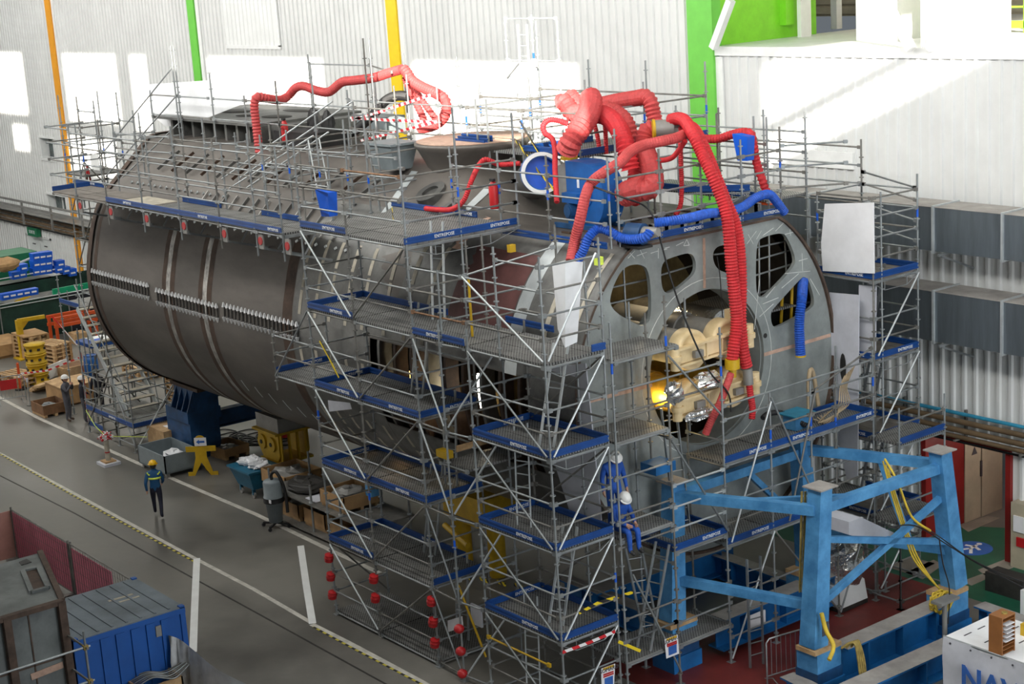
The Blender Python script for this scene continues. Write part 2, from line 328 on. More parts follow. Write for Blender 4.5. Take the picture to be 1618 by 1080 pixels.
# terrace above the low wall
mb = MB(); mb.box((-35.2, W+.1, 12.7), (-5, 52, 13.12)); struct('terrace_floor', mb, m_white)
gq = AX(1290, 48, -35.1)
mb = MB(); mb.box((-35.4, W+.1, 13.12), (-35.1, gq.y, 22)); mb.box((-35.1, gq.y-1.6, 13.5), (-34.85, gq.y-1.25, 22)); struct('wall_terrace_left', mb, m_lime)
mb = MB(); mb.box((-60, 47, 13.12), (-5, 47.2, 22))
for k in range(26): mb.box((-60, 46.9, 13.2+k*.35), (-5, 47, 13.42+k*.35))
struct('wall_terrace_back', mb, m_beige)
def col_at(p, q, y2, mt=m_white):
    a, b = G(*p, 13.12), G(*q, 13.12); mb = MB(); mb.box((a.x, a.y, 13.12), (b.x, a.y+y2, 22)); return mb
c = 0
sl = AX(1264, 52, -34.6); sl2 = AX(1276, 52, -34.6); mb = MB(); mb.box((-34.7, sl.y, 13.12), (-34.55, sl2.y+.12, 22)); solo('terrace_column', mb, m_white, 'slim white steel column in front of lime green wall', 'column', 'white columns on the upper terrace'); c = 1
for p, q, d in [((1353,64),(1420,64),1.6), ((1468,68),(1540,68),1.6), ((1455,76),(1462,76),.2), ((1313,46),(1322,46),.25)]:
    solo('terrace_column', col_at(p, q, d), m_white, ['slim white steel column in front of lime green wall', 'broad white ribbed column left of the brace joint', 'broad white ribbed column right of the brace joint', 'thin white post meeting the two sloping braces', 'narrow white column beside the grey louvres'][c], 'column', 'white columns on the upper terrace'); c += 1
c = 0
for p, q, lab in [((1127,76), (1155,0), 'white sloping brace crossing the lime green wall'), ((1440,78), (1352,-90), 'white sloping brace leaning left between broad columns'), ((1468,78), (1530,-60), 'white sloping brace leaning right from terrace edge')]:
    a = G(*p, 13.12); b = AY(*q, a.y); mb = MB(); mb.beam(a, b, .2, .2); solo('terrace_brace', mb, m_white, lab, 'brace', 'white braces on the upper terrace')
a = G(1545, 52, 13.12); t = thing('guard_rail', 'lime green guard rail on the terrace at upper right', 'railing', a)
for k in range(4):
    mb = MB(); mb.box((a.x+k*.75, a.y, 13.12), (a.x+k*.75+.06, a.y+.06, 14.4)); part('post', mb, m_lime, t)
for z in (13.25, 13.8, 14.5):
    mb = MB(); mb.box((a.x, a.y, z), (a.x+2.3, a.y+.04, z+(.2 if z < 13.3 else .05))); part('rail', mb, m_lime, t)
# added unseen stepped roof: low, clerestory, high; openings shaped to throw the sun patches
SUN = V((-.775, .63, -.329)).normalized()
YC = 14.; s = (W-YC)/.63; DX = .775*s; DZ = .329*s
holes = [(-105, -87.3, 9.2, 12.45), (-82., -75.5, 9.15, 12.45), (-74.1, -72.2, 9.0, 12.45), (-66.2, -56.5, 8., 12.45), (-50.4, -41, 6.9, 12.45), (-90, -87.7, 7.2, 8.6), (-82.5, -76.6, 6.4, 8.3)]
holes = [(a+DX, b+DX, c+DZ, d+DZ) for a, b, c, d in holes]
xs = sorted({-125+DX, -33+DX} | {h[0] for h in holes} | {h[1] for h in holes}); zs = sorted({6.15+DZ, 12.45+DZ} | {h[2] for h in holes} | {h[3] for h in holes})
mb = MB()
for i in range(len(xs)-1):
    for j in range(len(zs)-1):
        cx, cz = (xs[i]+xs[i+1])/2, (zs[j]+zs[j+1])/2
        if not any(h[0] < cx < h[1] and h[2] < cz < h[3] for h in holes): mb.box((xs[i], YC-.1, zs[j]), (xs[i+1], YC+.1, zs[j+1]))
mb.prism([(-33+DX, 6.15+DZ), (60, 6.15+DZ), (60, 25.2), (-25.3+DX, 12.95+DZ), (-32.2+DX, 10.05+DZ), (-33+DX, 9.7+DZ)], (0, YC-.1, 0), (1,0,0), (0,0,1), (0,.2,0))
mb.beam((-32.8+DX, YC, 10.8+DZ), (-27.4+DX, YC, 13.05+DZ), .45, .45)  # added bar, casts the slanted shadow stripe on the low wall
struct('sun_patch_clerestory', mb, m_clad)
mb = MB(); mb.box((-125, YC, 12.45+DZ), (-33+DX, W+.4, 12.7+DZ)); struct('sun_block_ceiling', mb, m_clad)  # unseen slab added to cut the sun above the wall patches
mb = MB(); mb.box((-125, -12, 6.15+DZ), (60, YC, 6.3+DZ)); struct('sun_block_ceiling_low', mb, m_clad)  # unseen slab, drawn out long to keep sun off the floor
mb = MB(); mb.box((-125, -12.3, 0), (60, -12, 6.3+DZ)); struct('sun_block_wall_front', mb, m_clad)  # unseen wall added to stop low sun entering under the roof
# lights
def area(name, loc, target, sx, sy, power, col=(1,1,1)):
    l = bpy.data.lights.new(name, 'AREA'); l.shape = 'RECTANGLE'; l.size = sx; l.size_y = sy; l.energy = power; l.color = col
    o = bpy.data.objects.new(name, l); COL.objects.link(o); o.location = loc
    o.rotation_euler = (V(target)-V(loc)).to_track_quat('-Z', 'Z').to_euler(); return o
sun = bpy.data.lights.new('sun', 'SUN'); sun.energy = 15.; sun.angle = radians(.6); sun.color = (1, .93, .82)
so = bpy.data.objects.new('sun', sun); COL.objects.link(so); so.rotation_euler = SUN.to_track_quat('-Z', 'Y').to_euler()
area('clerestory_fill', (-45, 14.6, 20.), (-45, 34.3, 20.5), 90, 3.4, 10500, (1,.985,.95))  # added fill lamp for the back wall, set inside the openings
area('side_fill', (-42, -11, 8), (-42, 30, 6), 90, 10, 700, (.95,.98,1))  # added fill lamp before the front wall; no window there
area('end_fill', (4, 22, 9.5), (-40, 26, 7), 26, 12, 4700, (.93,.97,1))  # unseen fill lamp added to brighten the hull end
area('far_fill', (-78, -8, 9), (-52, 24, 3), 36, 8, 2600, (1,.95,.88))  # unseen fill lamp added to lift the far left floor and hull side
wd = bpy.data.worlds.new('sky'); SC.world = wd; wd.use_nodes = True
wd.node_tree.nodes['Background'].inputs[0].default_value = (.80,.90,1.,1); wd.node_tree.nodes['Background'].inputs[1].default_value = .16
SC.view_settings.view_transform = 'Standard'; SC.view_settings.look = 'None'; SC.view_settings.exposure = .08; SC.view_settings.gamma = 1
# floor paint
def poly(name, pts, mt, z0=.004):
    mb = MB(); n = len(pts); mb.add([(p[0], p[1], z0) for p in pts] + [(p[0], p[1], .0005) for p in pts], [tuple(range(n)), tuple(range(2*n-1, n-1, -1))] + [(i, i+n, (i+1) % n+n, (i+1) % n) for i in range(n)])
    o = struct(name, mb, mt); return o
poly('floor_marking', [(-27.5, 22.6), (-23.3, 22.6), (-23.5, 25), (-24.1, 29.2), (-24.2, 31.6), (-27.5, 31.6)], m_redfl)
poly('floor_marking', [(-31, 31.6), (-16, 31.6), (-16, 37.2), (-24.7, 37.2), (-27.2, 35.6), (-27.2, 34.2), (-31, 34.2)], m_grnfl, .003)
for k, (a, b, c, d) in enumerate([((1400,895),(1440,880),(1478,890),(1440,908)), ((1430,905),(1475,884),(1490,892),(1458,915)), ((1520,918),(1556,905),(1565,912),(1535,925)), ((1545,900),(1618,872),(1618,890),(1560,912)), ((1515,830),(1560,815),(1580,818),(1530,840))]):
    poly('floor_marking', [G(*q) for q in (a, b, c, d)], m_greyfl, .007)
c0 = G(1537, 866); mb = MB(); mb.cyl((c0.x, c0.y, .004), (c0.x, c0.y, .012), .52, 32); t = part('floor_marking', mb, m_inkb); t['kind'] = 'structure'
mb = MB()
for a, b in (((-.05,.25), (-.02,-.05)), ((-.02,-.05), (.2,-.35)), ((-.02,-.05), (-.2,-.38)), ((-.03,.12), (.22,.0)), ((-.03,.12), (-.28,.05))): mb.beam((c0.x+a[0], c0.y+a[1], .014), (c0.x+b[0], c0.y+b[1], .014), .09, .006)
mb.cyl((c0.x-.06, c0.y+.36, .012), (c0.x-.06, c0.y+.36, .016), .075, 12); part('walking_figure', mb, m_white, t)
def stripe(pix, w, mt, z=.004, name='floor_marking'):
    pts = [G(*p) if len(p) == 2 else V(p) for p in pix]; mb = MB()
    for a, b in zip(pts, pts[1:]):
        a = V((a.x, a.y, z)); b = V((b.x, b.y, z)); mb.beam(a, b, w, .005)
    o = part(name, mb, mt); o['kind'] = 'structure'
stripe([(-6, 713), (150, 797), (310, 883), (400, 930), (493, 984)], .13, m_line)
stripe([(0, 717), (150, 802), (309, 888)], .07, m_ryel, .006)
stripe([(493, 986), (560, 1020), (690, 1090)], .16, m_line, .005); stripe([(495, 990), (558, 1024), (684, 1090)], .06, m_ryel, .006)
stripe([(-6, 625), (60, 660), (166, 708), (277, 758), (404, 812), (520, 868), (600, 905)], .16, m_line)
stripe([(-6, 748), (117, 810), (404, 967), (620, 1086)], .05, m_dark, .003)
stripe([(311, 882), (308, 950), (305, 1030)], .19, m_white, .007); stripe([(475, 862), (484, 925), (494, 985)], .19, m_white, .007)
# ducts on the wall
for z0, z1, lab in ((8.24, 9.34, 'upper galvanised rectangular air duct along the back wall'), (5.92, 7.2, 'lower galvanised rectangular air duct along the back wall')):
    t = thing('air_duct', lab, 'duct', (-22, 33.2, z0), 'rectangular ducts on the right wall'); x0 = -33.2 if z0 > 8 else -31
    mb = MB(); mb.box((x0, 33., z0), (-12, 34., z1)); part('duct_body', mb, m_duct, t)
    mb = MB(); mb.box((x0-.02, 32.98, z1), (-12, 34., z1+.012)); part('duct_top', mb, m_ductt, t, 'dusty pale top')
    for k in range(10):
        x = -12-k*2.05+.35
        if x < x0: break
        mb = MB(); mb.box((x-.03, 32.94, z0-.06), (x+.03, 34., z0)).box((x-.03, 32.94, z0), (x+.03, 33., z1)).box((x-.03, 32.94, z1), (x+.03, 34., z1+.05)); part('joint_flange', mb, m_zinc, t)
    for k in range(5):
        x = -14-k*3.9
        mb = MB(); mb.beam((x, 32.8, z0-.05), (x, 34.2, z0-.05), .06, .06).beam((x, 32.9, z0-.08), (x, 34.2, z0-.6), .05, .05); part('bracket', mb, m_galv, t)
# pipe run along the wall
for y, z, r, mt, lab in ((34.05, 3.78, .05, m_cyan, 'light blue pipe, topmost of the wall pipe run'), (33.95, 3.60, .075, m_pipe, 'brown pipe just below the light blue wall pipe'), (33.85, 3.40, .075, m_pipe, 'brown pipe, middle of the three brown wall pipes'), (33.9, 3.20, .06, m_pipe, 'brown pipe, lowest of the brown wall pipes'), (34.1, 2.99, .03, m_black, 'black cable bundle under the brown wall pipes')):
    mb = MB(); mb.cyl((-110, y, z), (-12, y, z), r, 10); solo('wall_pipe', mb, mt, lab, 'pipe', 'pipes along the back wall')
t = thing('cable_tray', 'grey cable tray with rail on the far left wall', 'cable tray', (-90, 34, 3.4))
mb = MB(); mb.box((-110, 33.45, 3.9), (-60, 34.2, 3.94)); part('tray', mb, m_grey, t)
for z in (4.2, 4.5): mb = MB(); mb.box((-110, 33.42, z), (-60, 33.48, z+.12)); part('rail', mb, m_grey, t)
for k in range(12): mb = MB(); mb.box((-108+k*4, 33.4, 3.3), (-107.9+k*4, 33.5, 4.62)); part('upright', mb, m_grey, t)
for k in range(13):
    mb = MB(); x = -40+k*2.0; mb.box((x, 33.75, 3.1), (x+.06, 34.28, 3.14)).box((x, 34.2, 3.1), (x+.06, 34.28, 3.85)); solo('pipe_bracket', mb, m_galvd, 'grey wall bracket carrying the brown pipes', 'bracket', 'wall pipe brackets')
# ================================================================ the hull section
HY, HZ, HR = 26., 6.29, 4.19
hull = thing('submarine_hull_section', 'huge round grey-brown steel submarine hull section inside the scaffolding', 'submarine hull', (-40, HY, 0))
def rA(t):
    c, s_ = abs(cos(t)), sin(t); d = degrees(asin(max(-1, min(1, s_))))
    if d < 18: return HR
    lim = 4.35/(.677*c+.737*s_)
    r = HR + (4.39-HR)*(d-18)/21 if d < 39 else lim
    return min(r, 4.62/s_)
def rF(t): return min(HR, 3.45/sin(t)) if sin(t) > .01 else HR
def rX(x, t):
    k = min(1, max(0, (x+33.9)/2.5)); return rA(t)*(1-k)+rF(t)*k
def hp(x, deg, off=0.):
    t = radians(deg); r = rX(x, t)+off; return V((x, HY-r*cos(t), HZ+r*sin(t)))
TH = [-92+4*i for i in range(91)]
def shell(xs, off, skip):
    mb = MB(); n = len(TH)
    for x in xs: mb.v += [tuple(hp(x, t, off)) for t in TH]
    for i in range(len(xs)-1):
        for k in range(n-1):
            if skip and -34.9 < (xs[i]+xs[i+1])/2 < -28.4 and -24 <= TH[k] < 8: continue
            mb.f.append((i*n+k, (i+1)*n+k, (i+1)*n+k+1, i*n+k+1)); mb.mi.append(0); mb.sm.append(True)
    return mb
XS = [-52.23, -52.1, -49, -46, -43, -40, -38, -36.5, -35.6, -34.9, -33.9, -33.2, -32.4, -31.4, -30, -28.4, -27.5, -26.78]
so_ = part('shell', shell(XS, 0, True), m_hull, hull)
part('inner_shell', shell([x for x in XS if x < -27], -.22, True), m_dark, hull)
mb = MB(); prev = None
for x, off in ((-26.78, 0), (-26.78, -.06), (-26.9, -.06)):
    ring = [hp(x, t, off) for t in TH]
    if prev: mb.add(prev+ring, [(k, k+1, len(TH)+k+1, len(TH)+k) for k in range(len(TH)-1)], True)
    prev = ring
part('end_flange', mb, m_rusty, hull)
mb = MB(); ring = [hp(-52.2, t, .05) for t in TH]; mb.add(ring+[hp(-51.9, t, .05) for t in TH]+[hp(-52.23, t, -.3) for t in TH], [(k, k+1, len(TH)+k+1, len(TH)+k) for k in range(len(TH)-1)]+[(k, 2*len(TH)+k, 2*len(TH)+k+1, k+1) for k in range(len(TH)-1)], True)
part('end_flange', mb, m_rusty, hull)
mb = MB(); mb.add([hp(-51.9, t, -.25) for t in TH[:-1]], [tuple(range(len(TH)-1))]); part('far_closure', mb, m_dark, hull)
# bulkhead with cut-outs
XB = -26.86
def chaikin(p, n=2):
    for _ in range(n):
        q = []
        for i in range(len(p)):
            a, b = V(p[i]), V(p[(i+1) % len(p)]); q += [a*.75+b*.25, a*.25+b*.75]
        p = q
    return p
def pxloop(l): return [V((AX(x, y, XB).y, AX(x, y, XB).z)) for x, y in l]
holes = [pxloop(l) for l in (
 [(985,421),(1012,416),(1027,428),(1030,500),(1020,515),(1006,513),(962,487),(967,455)],
 [(1046,413),(1066,405),(1092,398),(1100,412),(1099,430),(1089,441),(1062,463),(1048,462),(1044,440)],
 [(1125,404),(1131,390),(1147,386),(1171,383),(1178,394),(1176,420),(1171,435),(1151,432),(1132,425)],
 [(1195,383),(1206,374),(1236,367),(1245,376),(1258,408),(1254,423),(1213,466),(1200,471),(1194,459)],
 [(1264,441),(1271,436),(1279,444),(1288,476),(1282,488),(1230,517),(1220,516),(1217,494),(1225,484)])]
cb = (25.92, 6.56); RB = 1.83
cu = bpy.data.curves.new('bulkhead', 'CURVE'); cu.dimensions = '2D'; cu.fill_mode = 'BOTH'; cu.extrude = .05
def addloop(p):
    s = cu.splines.new('POLY'); s.points.add(len(p)-1); s.use_cyclic_u = True
    for q, v in zip(s.points, p): q.co = (v[0], v[1], 0, 1)
addloop([(hp(-26.84, t, -.03).y, hp(-26.84, t, -.03).z) for t in range(-92, 268, 3)])
for h in holes: addloop(chaikin(h))
addloop([(cb[0]+RB*cos(2*pi*i/56), cb[1]+RB*sin(2*pi*i/56)) for i in range(56)])
tmp = bpy.data.objects.new('bulkhead', cu); COL.objects.link(tmp); bpy.context.view_layer.update()
me = bpy.data.meshes.new_from_object(tmp.evaluated_get(bpy.context.evaluated_depsgraph_get())); bpy.data.objects.remove(tmp)
me.transform(Matrix(((0,0,1,XB-.05),(1,0,0,0),(0,1,0,0),(0,0,0,1)))); me.materials.clear()
bk = part('bulkhead', me, m_bulk, hull)
# depth behind the cut-outs: a dark frame ring and inner partition
mb = MB(); mb.pipe((-27.6, cb[0], cb[1]), (-26.95, cb[0], cb[1]), RB+.04, RB-.02, 40); part('opening_ring', mb, m_bulk, hull)
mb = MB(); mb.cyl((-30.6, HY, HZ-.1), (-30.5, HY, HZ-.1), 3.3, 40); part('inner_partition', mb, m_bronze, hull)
for y, z, w in ((23.6, 7.6, 1.6), (28.4, 7.4, 1.6)):
    mb = MB(); mb.box((-29.5, y-w/2, z-.05), (-27.2, y+w/2, z)); part('inner_platform', mb, m_deck, hull)
def line_on_bulk(p, q, w, mt, nm, d=.012, px=True):
    a, b = (AX(*p, XB), AX(*q, XB)); mb = MB(); mb.beam((XB+.004, a.y, a.z), (XB+.004, b.y, b.z), w, d, (1,0,0)); part(nm, mb, mt, bk)
line_on_bulk((1112,376), (1113,455), .075, m_pinkw, 'primer_weld'); line_on_bulk((925,635), (1030,608), .085, m_pinkw, 'primer_weld'); line_on_bulk((1207,560), (1312,529), .085, m_pinkw, 'primer_weld')
mb = MB()
for p, q in [((992,408),(1003,396)),((1003,408),(993,397)),((1006,404),(1022,398)),((1010,392),(1018,408)),((1028,400),(1040,396)),((1040,408),(1040,392)),((1046,395),(1054,393)),((1050,392),(1058,390)),((1068,388),(1080,382)),((1080,388),(1085,378)),((1085,378),(1089,387)),((1080,388),(1089,387)),((1182,370),(1190,385)),((1180,385),(1195,365)),((1195,378),(1203,364)),((1205,372),(1222,360)),((1225,365),(1238,352)),((1240,370),(1256,366)),((1248,362),(1249,372)),((1210,470),(1225,452)),((1205,480),(1230,470)),((1235,455),(1262,432)),((1200,500),(1222,480)),((1262,412),(1276,408)),((1267,400),(1268,428)),((1240,432),(1280,428)),((1280,440),(1295,466)),((1200,440),(1192,520)),((985,400),(980,410))]:
    a, b = AX(*p, XB), AX(*q, XB); mb.beam((XB+.003, a.y, a.z), (XB+.003, b.y, b.z), .014, .006, (1,0,0))
part('chalk_marks', mb, m_mark, bk)
mb = MB(); mb.pipe((XB, 25.92, 6.56), (XB+.006, 25.92, 6.56), RB+.26, RB+.245, 60); part('scribed_ring', mb, m_mark, bk)
for p, r in (((1209,530), .06), ((1021,581), .05)):
    a = AX(*p, XB); mb = MB(); mb.cyl((XB-.01, a.y, a.z), (XB+.01, a.y, a.z), r, 14); part('drilled_hole', mb, m_dark, bk)
for p, w, h in (((1330,565),.1,.5),): pass
# curved overlays on the shell
def patch(nm, x0, x1, a0, a1, mt, off=.006, lab=None):
    mb = MB(); n = max(2, int(abs(a1-a0)/4)+1); k = max(1, int((x1-x0)/1.5)); xs = [x0+(x1-x0)*i/k for i in range(k+1)]
    for x in xs: mb.v += [tuple(hp(x, a0+(a1-a0)*i/n, off)) for i in range(n+1)]
    for j in range(k):
        for i in range(n): mb.f.append((j*(n+1)+i, (j+1)*(n+1)+i, (j+1)*(n+1)+i+1, j*(n+1)+i+1)); mb.mi.append(0); mb.sm.append(True)
    return part(nm, mb, mt, so_, lab)
for x in (-46.25, -43.85):
    patch('weld_band', x-.42, x+.42, -88, 32, m_rustw, .004); patch('weld_band', x-.13, x+.13, -88, 32, m_weld, .009)
for x in (-51.6,): patch('weld_band', x-.12, x+.1, -60, 40, m_rustw, .005)
patch('weld_band', -39.3, -38.8, -80, 36, m_rustw, .004)
patch('plate_course', -38.75, -26.8, 8.5, 55, m_hull2, .005, 'bare grey plates of the forward courses'); patch('plate_course', -38.75, -34.95, -80, 8.5, m_hull2, .005); patch('plate_course', -34.9, -26.8, -80, -24.5, m_hull2, .005); patch('plate_course', -28.35, -26.8, -24, 8.5, m_hull2, .005)
for x in (-38.4, -37.6, -36.9, -36.1, -35.3, -34.3, -33.4, -32.6):
    for k, (a0, a1) in enumerate(((10, 19), (20, 28), (29, 44), (-34, -27), (-46, -36), (-60, -48), (-12, -2) if x < -35 else (-72, -62))):
        patch('masking_stripe', x-.07+.03*(k % 2), x+.07+.02*(k % 2), a0, a1, m_chalk, .012)
patch('primer_panel', -31.75, -29.35, 16, 47, m_prim, .012, 'dark red primed plate'); patch('bright_strip', -29.3, -28.85, 8, 54, m_zinc, .013)
for x in (-31.1, -30.3): patch('masking_stripe', x-.07, x+.07, 38, 46, m_chalk, .018)
patch('masking_stripe', -28.15, -28.0, 12, 50, m_chalk, .014); patch('masking_stripe', -27.2, -27.08, 20, 52, m_chalk, .014)
for k in range(9): patch('ground_spot', -43+k*.7, -42.93+k*.7, -34-k*1.5, -28-k*1.5, m_zinc, .012)
m_zinc2 = M('bright_shim', (.78,.79,.80), .35, .3, .1)
# ring frames in the side opening
for k in range(9):
    x = -34.6+k*.72; mb = MB(); r_ = [hp(x+d, a, o) for a in range(-26, 11, 4) for d, o in ((0, -.02), (.1, -.02), (.1, -.4), (0, -.4))]; n_ = len(r_)//4
    for i in range(n_-1):
        for j in range(4): mb.add([r_[i*4+j], r_[i*4+(j+1) % 4], r_[i*4+4+(j+1) % 4], r_[i*4+4+j]], [(0,1,2,3)])
    part('ring_frame', mb, (m_hull2, m_rustw, m_rustw)[k % 3], hull)
for x, z, w in ((-33.6, 5.2, 1.6), (-31.2, 5.5, 1.5)):
    mb = MB(); mb.cyl((x, 23.6, z), (x+w, 23.9, z), .35, 16).box((x, 23.2, z-.9), (x+w, 24.2, z-.6)); part('inner_machinery', mb, m_bronze, hull)
# strongbacks bridging the horizontal seam
for k in range(62):
    x = -51.75+k*.218; a = 3.2 if k < 20 else 2.4; a = 3.2 if k < 20 else 2.2 if k < 41 else 3.4
    if k in (20, 21, 41): continue
    mb = MB(); p, q = hp(x, a-2.7, .0), hp(x, a+2.7, .0); o = V((0,-.03,0)); mb.beam(p+o, q+o, .03, .035, (1,0,0)); mb.cur = 1
    mb.beam(q+V((0,-.05,-.05)), q+V((0,-.05,.09)), .10, .07, (1,0,0), .03, .02); mb.beam(p+V((0,-.05,.05)), p+V((0,-.05,-.09)), .10, .07, (1,0,0), .03, .02)
    part('strongback', mb, [m_dark, m_zinc2], hull)
# lugs and stiffeners on the upper shoulder
for row, (a, x0, n, st) in enumerate(((35.5, -51.2, 30, .5), (48.5, -50.8, 16, .42))):
    for k in range(n):
        p = hp(x0+k*st, a, .03); mb = MB(); mb.beam(p, p+V((.12,-.01,.05)), .03, .06); part('lug', mb, m_zinc, hull)
for k in range(13):
    x = -49.5+k*1.0; p, q = hp(x, 56, .02), hp(x+.5, 66, .02); mb = MB(); mb.beam(p+V((0,-.05,.1)), q+V((0,-.05,.1)), .09, .03, (1,0,0)); part('stiffener', mb, m_rustw if k % 2 else m_hull2, hull)
for k in range(14):
    x = -45.5+k*.62; p, q = hp(x, 38, .03), hp(x, 50, .03); mb = MB(); mb.beam(p, q, .1, .05, (1,0,0)); part('stiffener', mb, m_hull2 if k % 3 else m_weld, hull)
# deck casing with plated top
mb = MB(); mb.box((-51.4, 25.3, 10.4), (-44.4, 28.4, 11.45)); cs = part('deck_casing', mb, m_hull2, hull)
mb = MB(); mb.box((-52.2, 24.75, 11.45), (-45.2, 28.7, 11.53)); part('top_plate', mb, m_hull2, cs)
for cx, cy, rx, ry in ((-50.2, 26.8, 1.0, .45), (-48.2, 26.2, .5, .3), (-46.6, 26.4, .7, .4), (-47.6, 27.8, .9, .3)):
    mb = MB(); mb.lathe([(0, 0), (rx, 0), (rx, .012), (0, .012)], (cx, cy, 11.53), 20); mb.v = [(x, cy+(y-cy)*ry/rx, z) for x, y, z in mb.v]; part('top_cutout', mb, m_dark, cs)
for k in range(9):
    x = -51.2+k*.75; mb = MB(); mb.box((x, 24.95, 10.45), (x+.14, 25.35, 11.45)); part('bracket_web', mb, m_hull2, cs)
text_on('frame_number', '39', .5, (-47.8, 25.28, 10.95), (1,0,0), (0,0,1), m_chalk, cs)
mb = MB(); mb.box((-44.4, 25.0, 10.3), (-42.2, 26.2, 11.35)); part('black_screen', mb, m_black, hull)
# flared trunk under the sail and raised pads
c = AY(748, 240, 25.6); mb = MB(); mb.lathe([(0,-.8), (1.15,-.8), (1.2,-.3), (1.45,.18), (1.55,.3), (1.53,.38), (0,.38)], (c.x, 25.6, 11.1), 28); part('flared_trunk', mb, m_hull, hull)
mb = MB(); mb.lathe([(0,0), (1.48,0), (1.48,.03), (0,.03)], (c.x, 25.6, 11.48), 28); part('trunk_plate', mb, m_pinkw, hull)
for x, a, r in ((-35.4, 50, .45), (-34.6, 62, .42), (-33.4, 58, .32), (-33.0, 47, .4)):
    p = hp(x, a, .02); n = (p-V((x, HY, HZ))).normalized(); mb = MB(); mb.pipe(p-n*.1, p+n*.12, r, r*.55, 20).cyl(p-n*.1, p+n*.04, r*.56, 20); part('hatch_ring', mb, m_weld if x > -33.2 else m_hull2, hull)
patch('pale_plate', -34.4, -32.2, 44, 60, m_pinkw, .01); patch('bright_strip', -36.2, -35.9, 40, 70, m_zinc, .012); patch('bright_strip', -33.2, -33.0, 60, 74, m_zinc, .012)
# deck fittings forward
for k in range(10):
    y = 23.7+k*.48; mb = MB(); mb.box((-27.3, y, 9.7), (-27.18, y+.12, 10.05)).box((-27.3, y, 9.7), (-27.1, y+.03, 10.05)); part('deck_bracket', mb, m_galv, hull)
for k in range(12): mb = MB(); mb.box((-29.6+.2*(k % 3), 24+k*.36, 9.72), (-29.3+.2*(k % 3), 24.08+k*.36, 9.78)); part('deck_lug', mb, m_rustw, hull)
# lower support skirt, seams on dark underside
ir = thing('inner_guard_rail', 'scaffold tubes seen inside the right cut-outs of the bulkhead', 'railing', (-27.5, 28, 7))
def irail(p, q, x=-27.3, mt=None, r=.024): a, b = AX(*p, x), AX(*q, x); mb = MB(); mb.cyl(a, b, r, 7); part('rail', mb, mt or m_galv, ir)
for p, q in (((1199,372),(1200,470)), ((1215,365),(1216,475)), ((1240,372),(1243,440)), ((1190,392),(1255,378)), ((1190,412),(1260,392)), ((1190,436),(1258,415)), ((1190,466),(1215,458)), ((1215,492),(1290,475)), ((985,420),(990,515)), ((962,455),(1030,440)), ((962,480),(1030,465)), ((1042,435),(1102,417)), ((1268,440),(1272,500)), ((1128,402),(1178,396))): irail(p, q)
for p, q in (((1237,452),(1234,510)), ((1252,440),(1250,505))): irail(p, q, -27.35, m_yst, .04)
# ---- torpedo tube pairs in the round opening
def tube_pair(cl, cr, lab, low):
    A, B = AX(*cl, -26.25), AX(*cr, -26.25); d = (B-A).normalized()
    t = thing('twin_tube_assembly', lab, 'tube assembly', (A+B)/2, 'cream tube pairs in the round opening')
    for c in (A, B):
        mb = MB(); mb.cyl(c+V((-3.6,0,0)), c+V((-.05,0,0)), .40, 28).cyl(c+V((-1.5,0,0)), c+V((-1.3,0,0)), .45, 28); part('tube_barrel', mb, m_goldglow if low else m_grey, t)
        mb = MB(); mb.lathe([(.40,-.35), (.47,-.3), (.47,.0), (.44,.06), (.36,.06), (.33,.02), (.2,.05), (0,.06)], c, 32, (1,0,0)); part('end_ring', mb, m_cream, t)
        mb = MB(); mb.cbox(c+V((.2,0,-.05)), (.1,.26,.15)); part('latch_plate', mb, m_grey, t)
    mb = MB(); p, q = A-d*.62, B+d*.62; mb.beam(p+V((.08,0,-.03)), q+V((.08,0,-.03)), .12, .30).beam(p+V((.12,0,.16)), q+V((.12,0,.16)), .20, .045).beam(p+V((.12,0,-.22)), q+V((.12,0,-.22)), .20, .045); part('clamp_beam', mb, m_cream, t)
    for c in (p, q):
        mb = MB(); mb.cyl(c+V((.12,0,-.3)), c+V((.12,0,.24)), .11, 14).cyl(c+V((.12,0,-.08)), c+V((.12,0,.03)), .15, 14); part('hinge_lug', mb, m_cream, t)
    for c in (A+d*.3, B-d*.3):
        mb = MB(); mb.cbox(c+V((.17,0,-.03)), (.05,.03,.34)); part('stiffening_web', mb, m_cream, t)
    mb = MB(); mb.cbox(B+d*.35+V((-.05,0,.52)), (.3,.35,.22)); part('upper_block', mb, m_cream, t)
    return A, B
tube_pair((1093,553), (1147,536), 'upper pair of cream steel tubes clamped in the round hull opening', False)
A, B = tube_pair((1096,632), (1157,612), 'lower pair of cream steel tubes with foil in the hull opening', True)
def crumple(c, sx, sy, sz, n=9, seed=1, amp=.25):
    rnd = random.Random(seed); mb = MB(); m = n
    for i in range(m+1):
        t = pi*i/m
        for k in range(n):
            a = 2*pi*k/n; r = 1+rnd.uniform(-amp, amp); mb.v.append((c[0]+sx*r*sin(t)*cos(a), c[1]+sy*r*sin(t)*sin(a), c[2]-sz*r*cos(t)))
    for i in range(m):
        for k in range(n): mb.f.append((i*n+k, i*n+(k+1) % n, (i+1)*n+(k+1) % n, (i+1)*n+k)); mb.mi.append(0); mb.sm.append(False)
    return mb
for p, s_, lab in (((1066,620), (.16,.26,.25), 'crumpled foil wad on the left end of lower tube clamp'), ((1120,600), (.25,.42,.2), 'crumpled foil sheet lying between the two lower tubes'), ((1108,653), (.2,.5,.12), 'foil strip hanging beneath the lower left tube')):
    c = AX(*p, -26.0); solo('foil_wrap', crumple(c, *s_, seed=p[0]), m_foil, lab, 'foil', 'foil around the tubes')
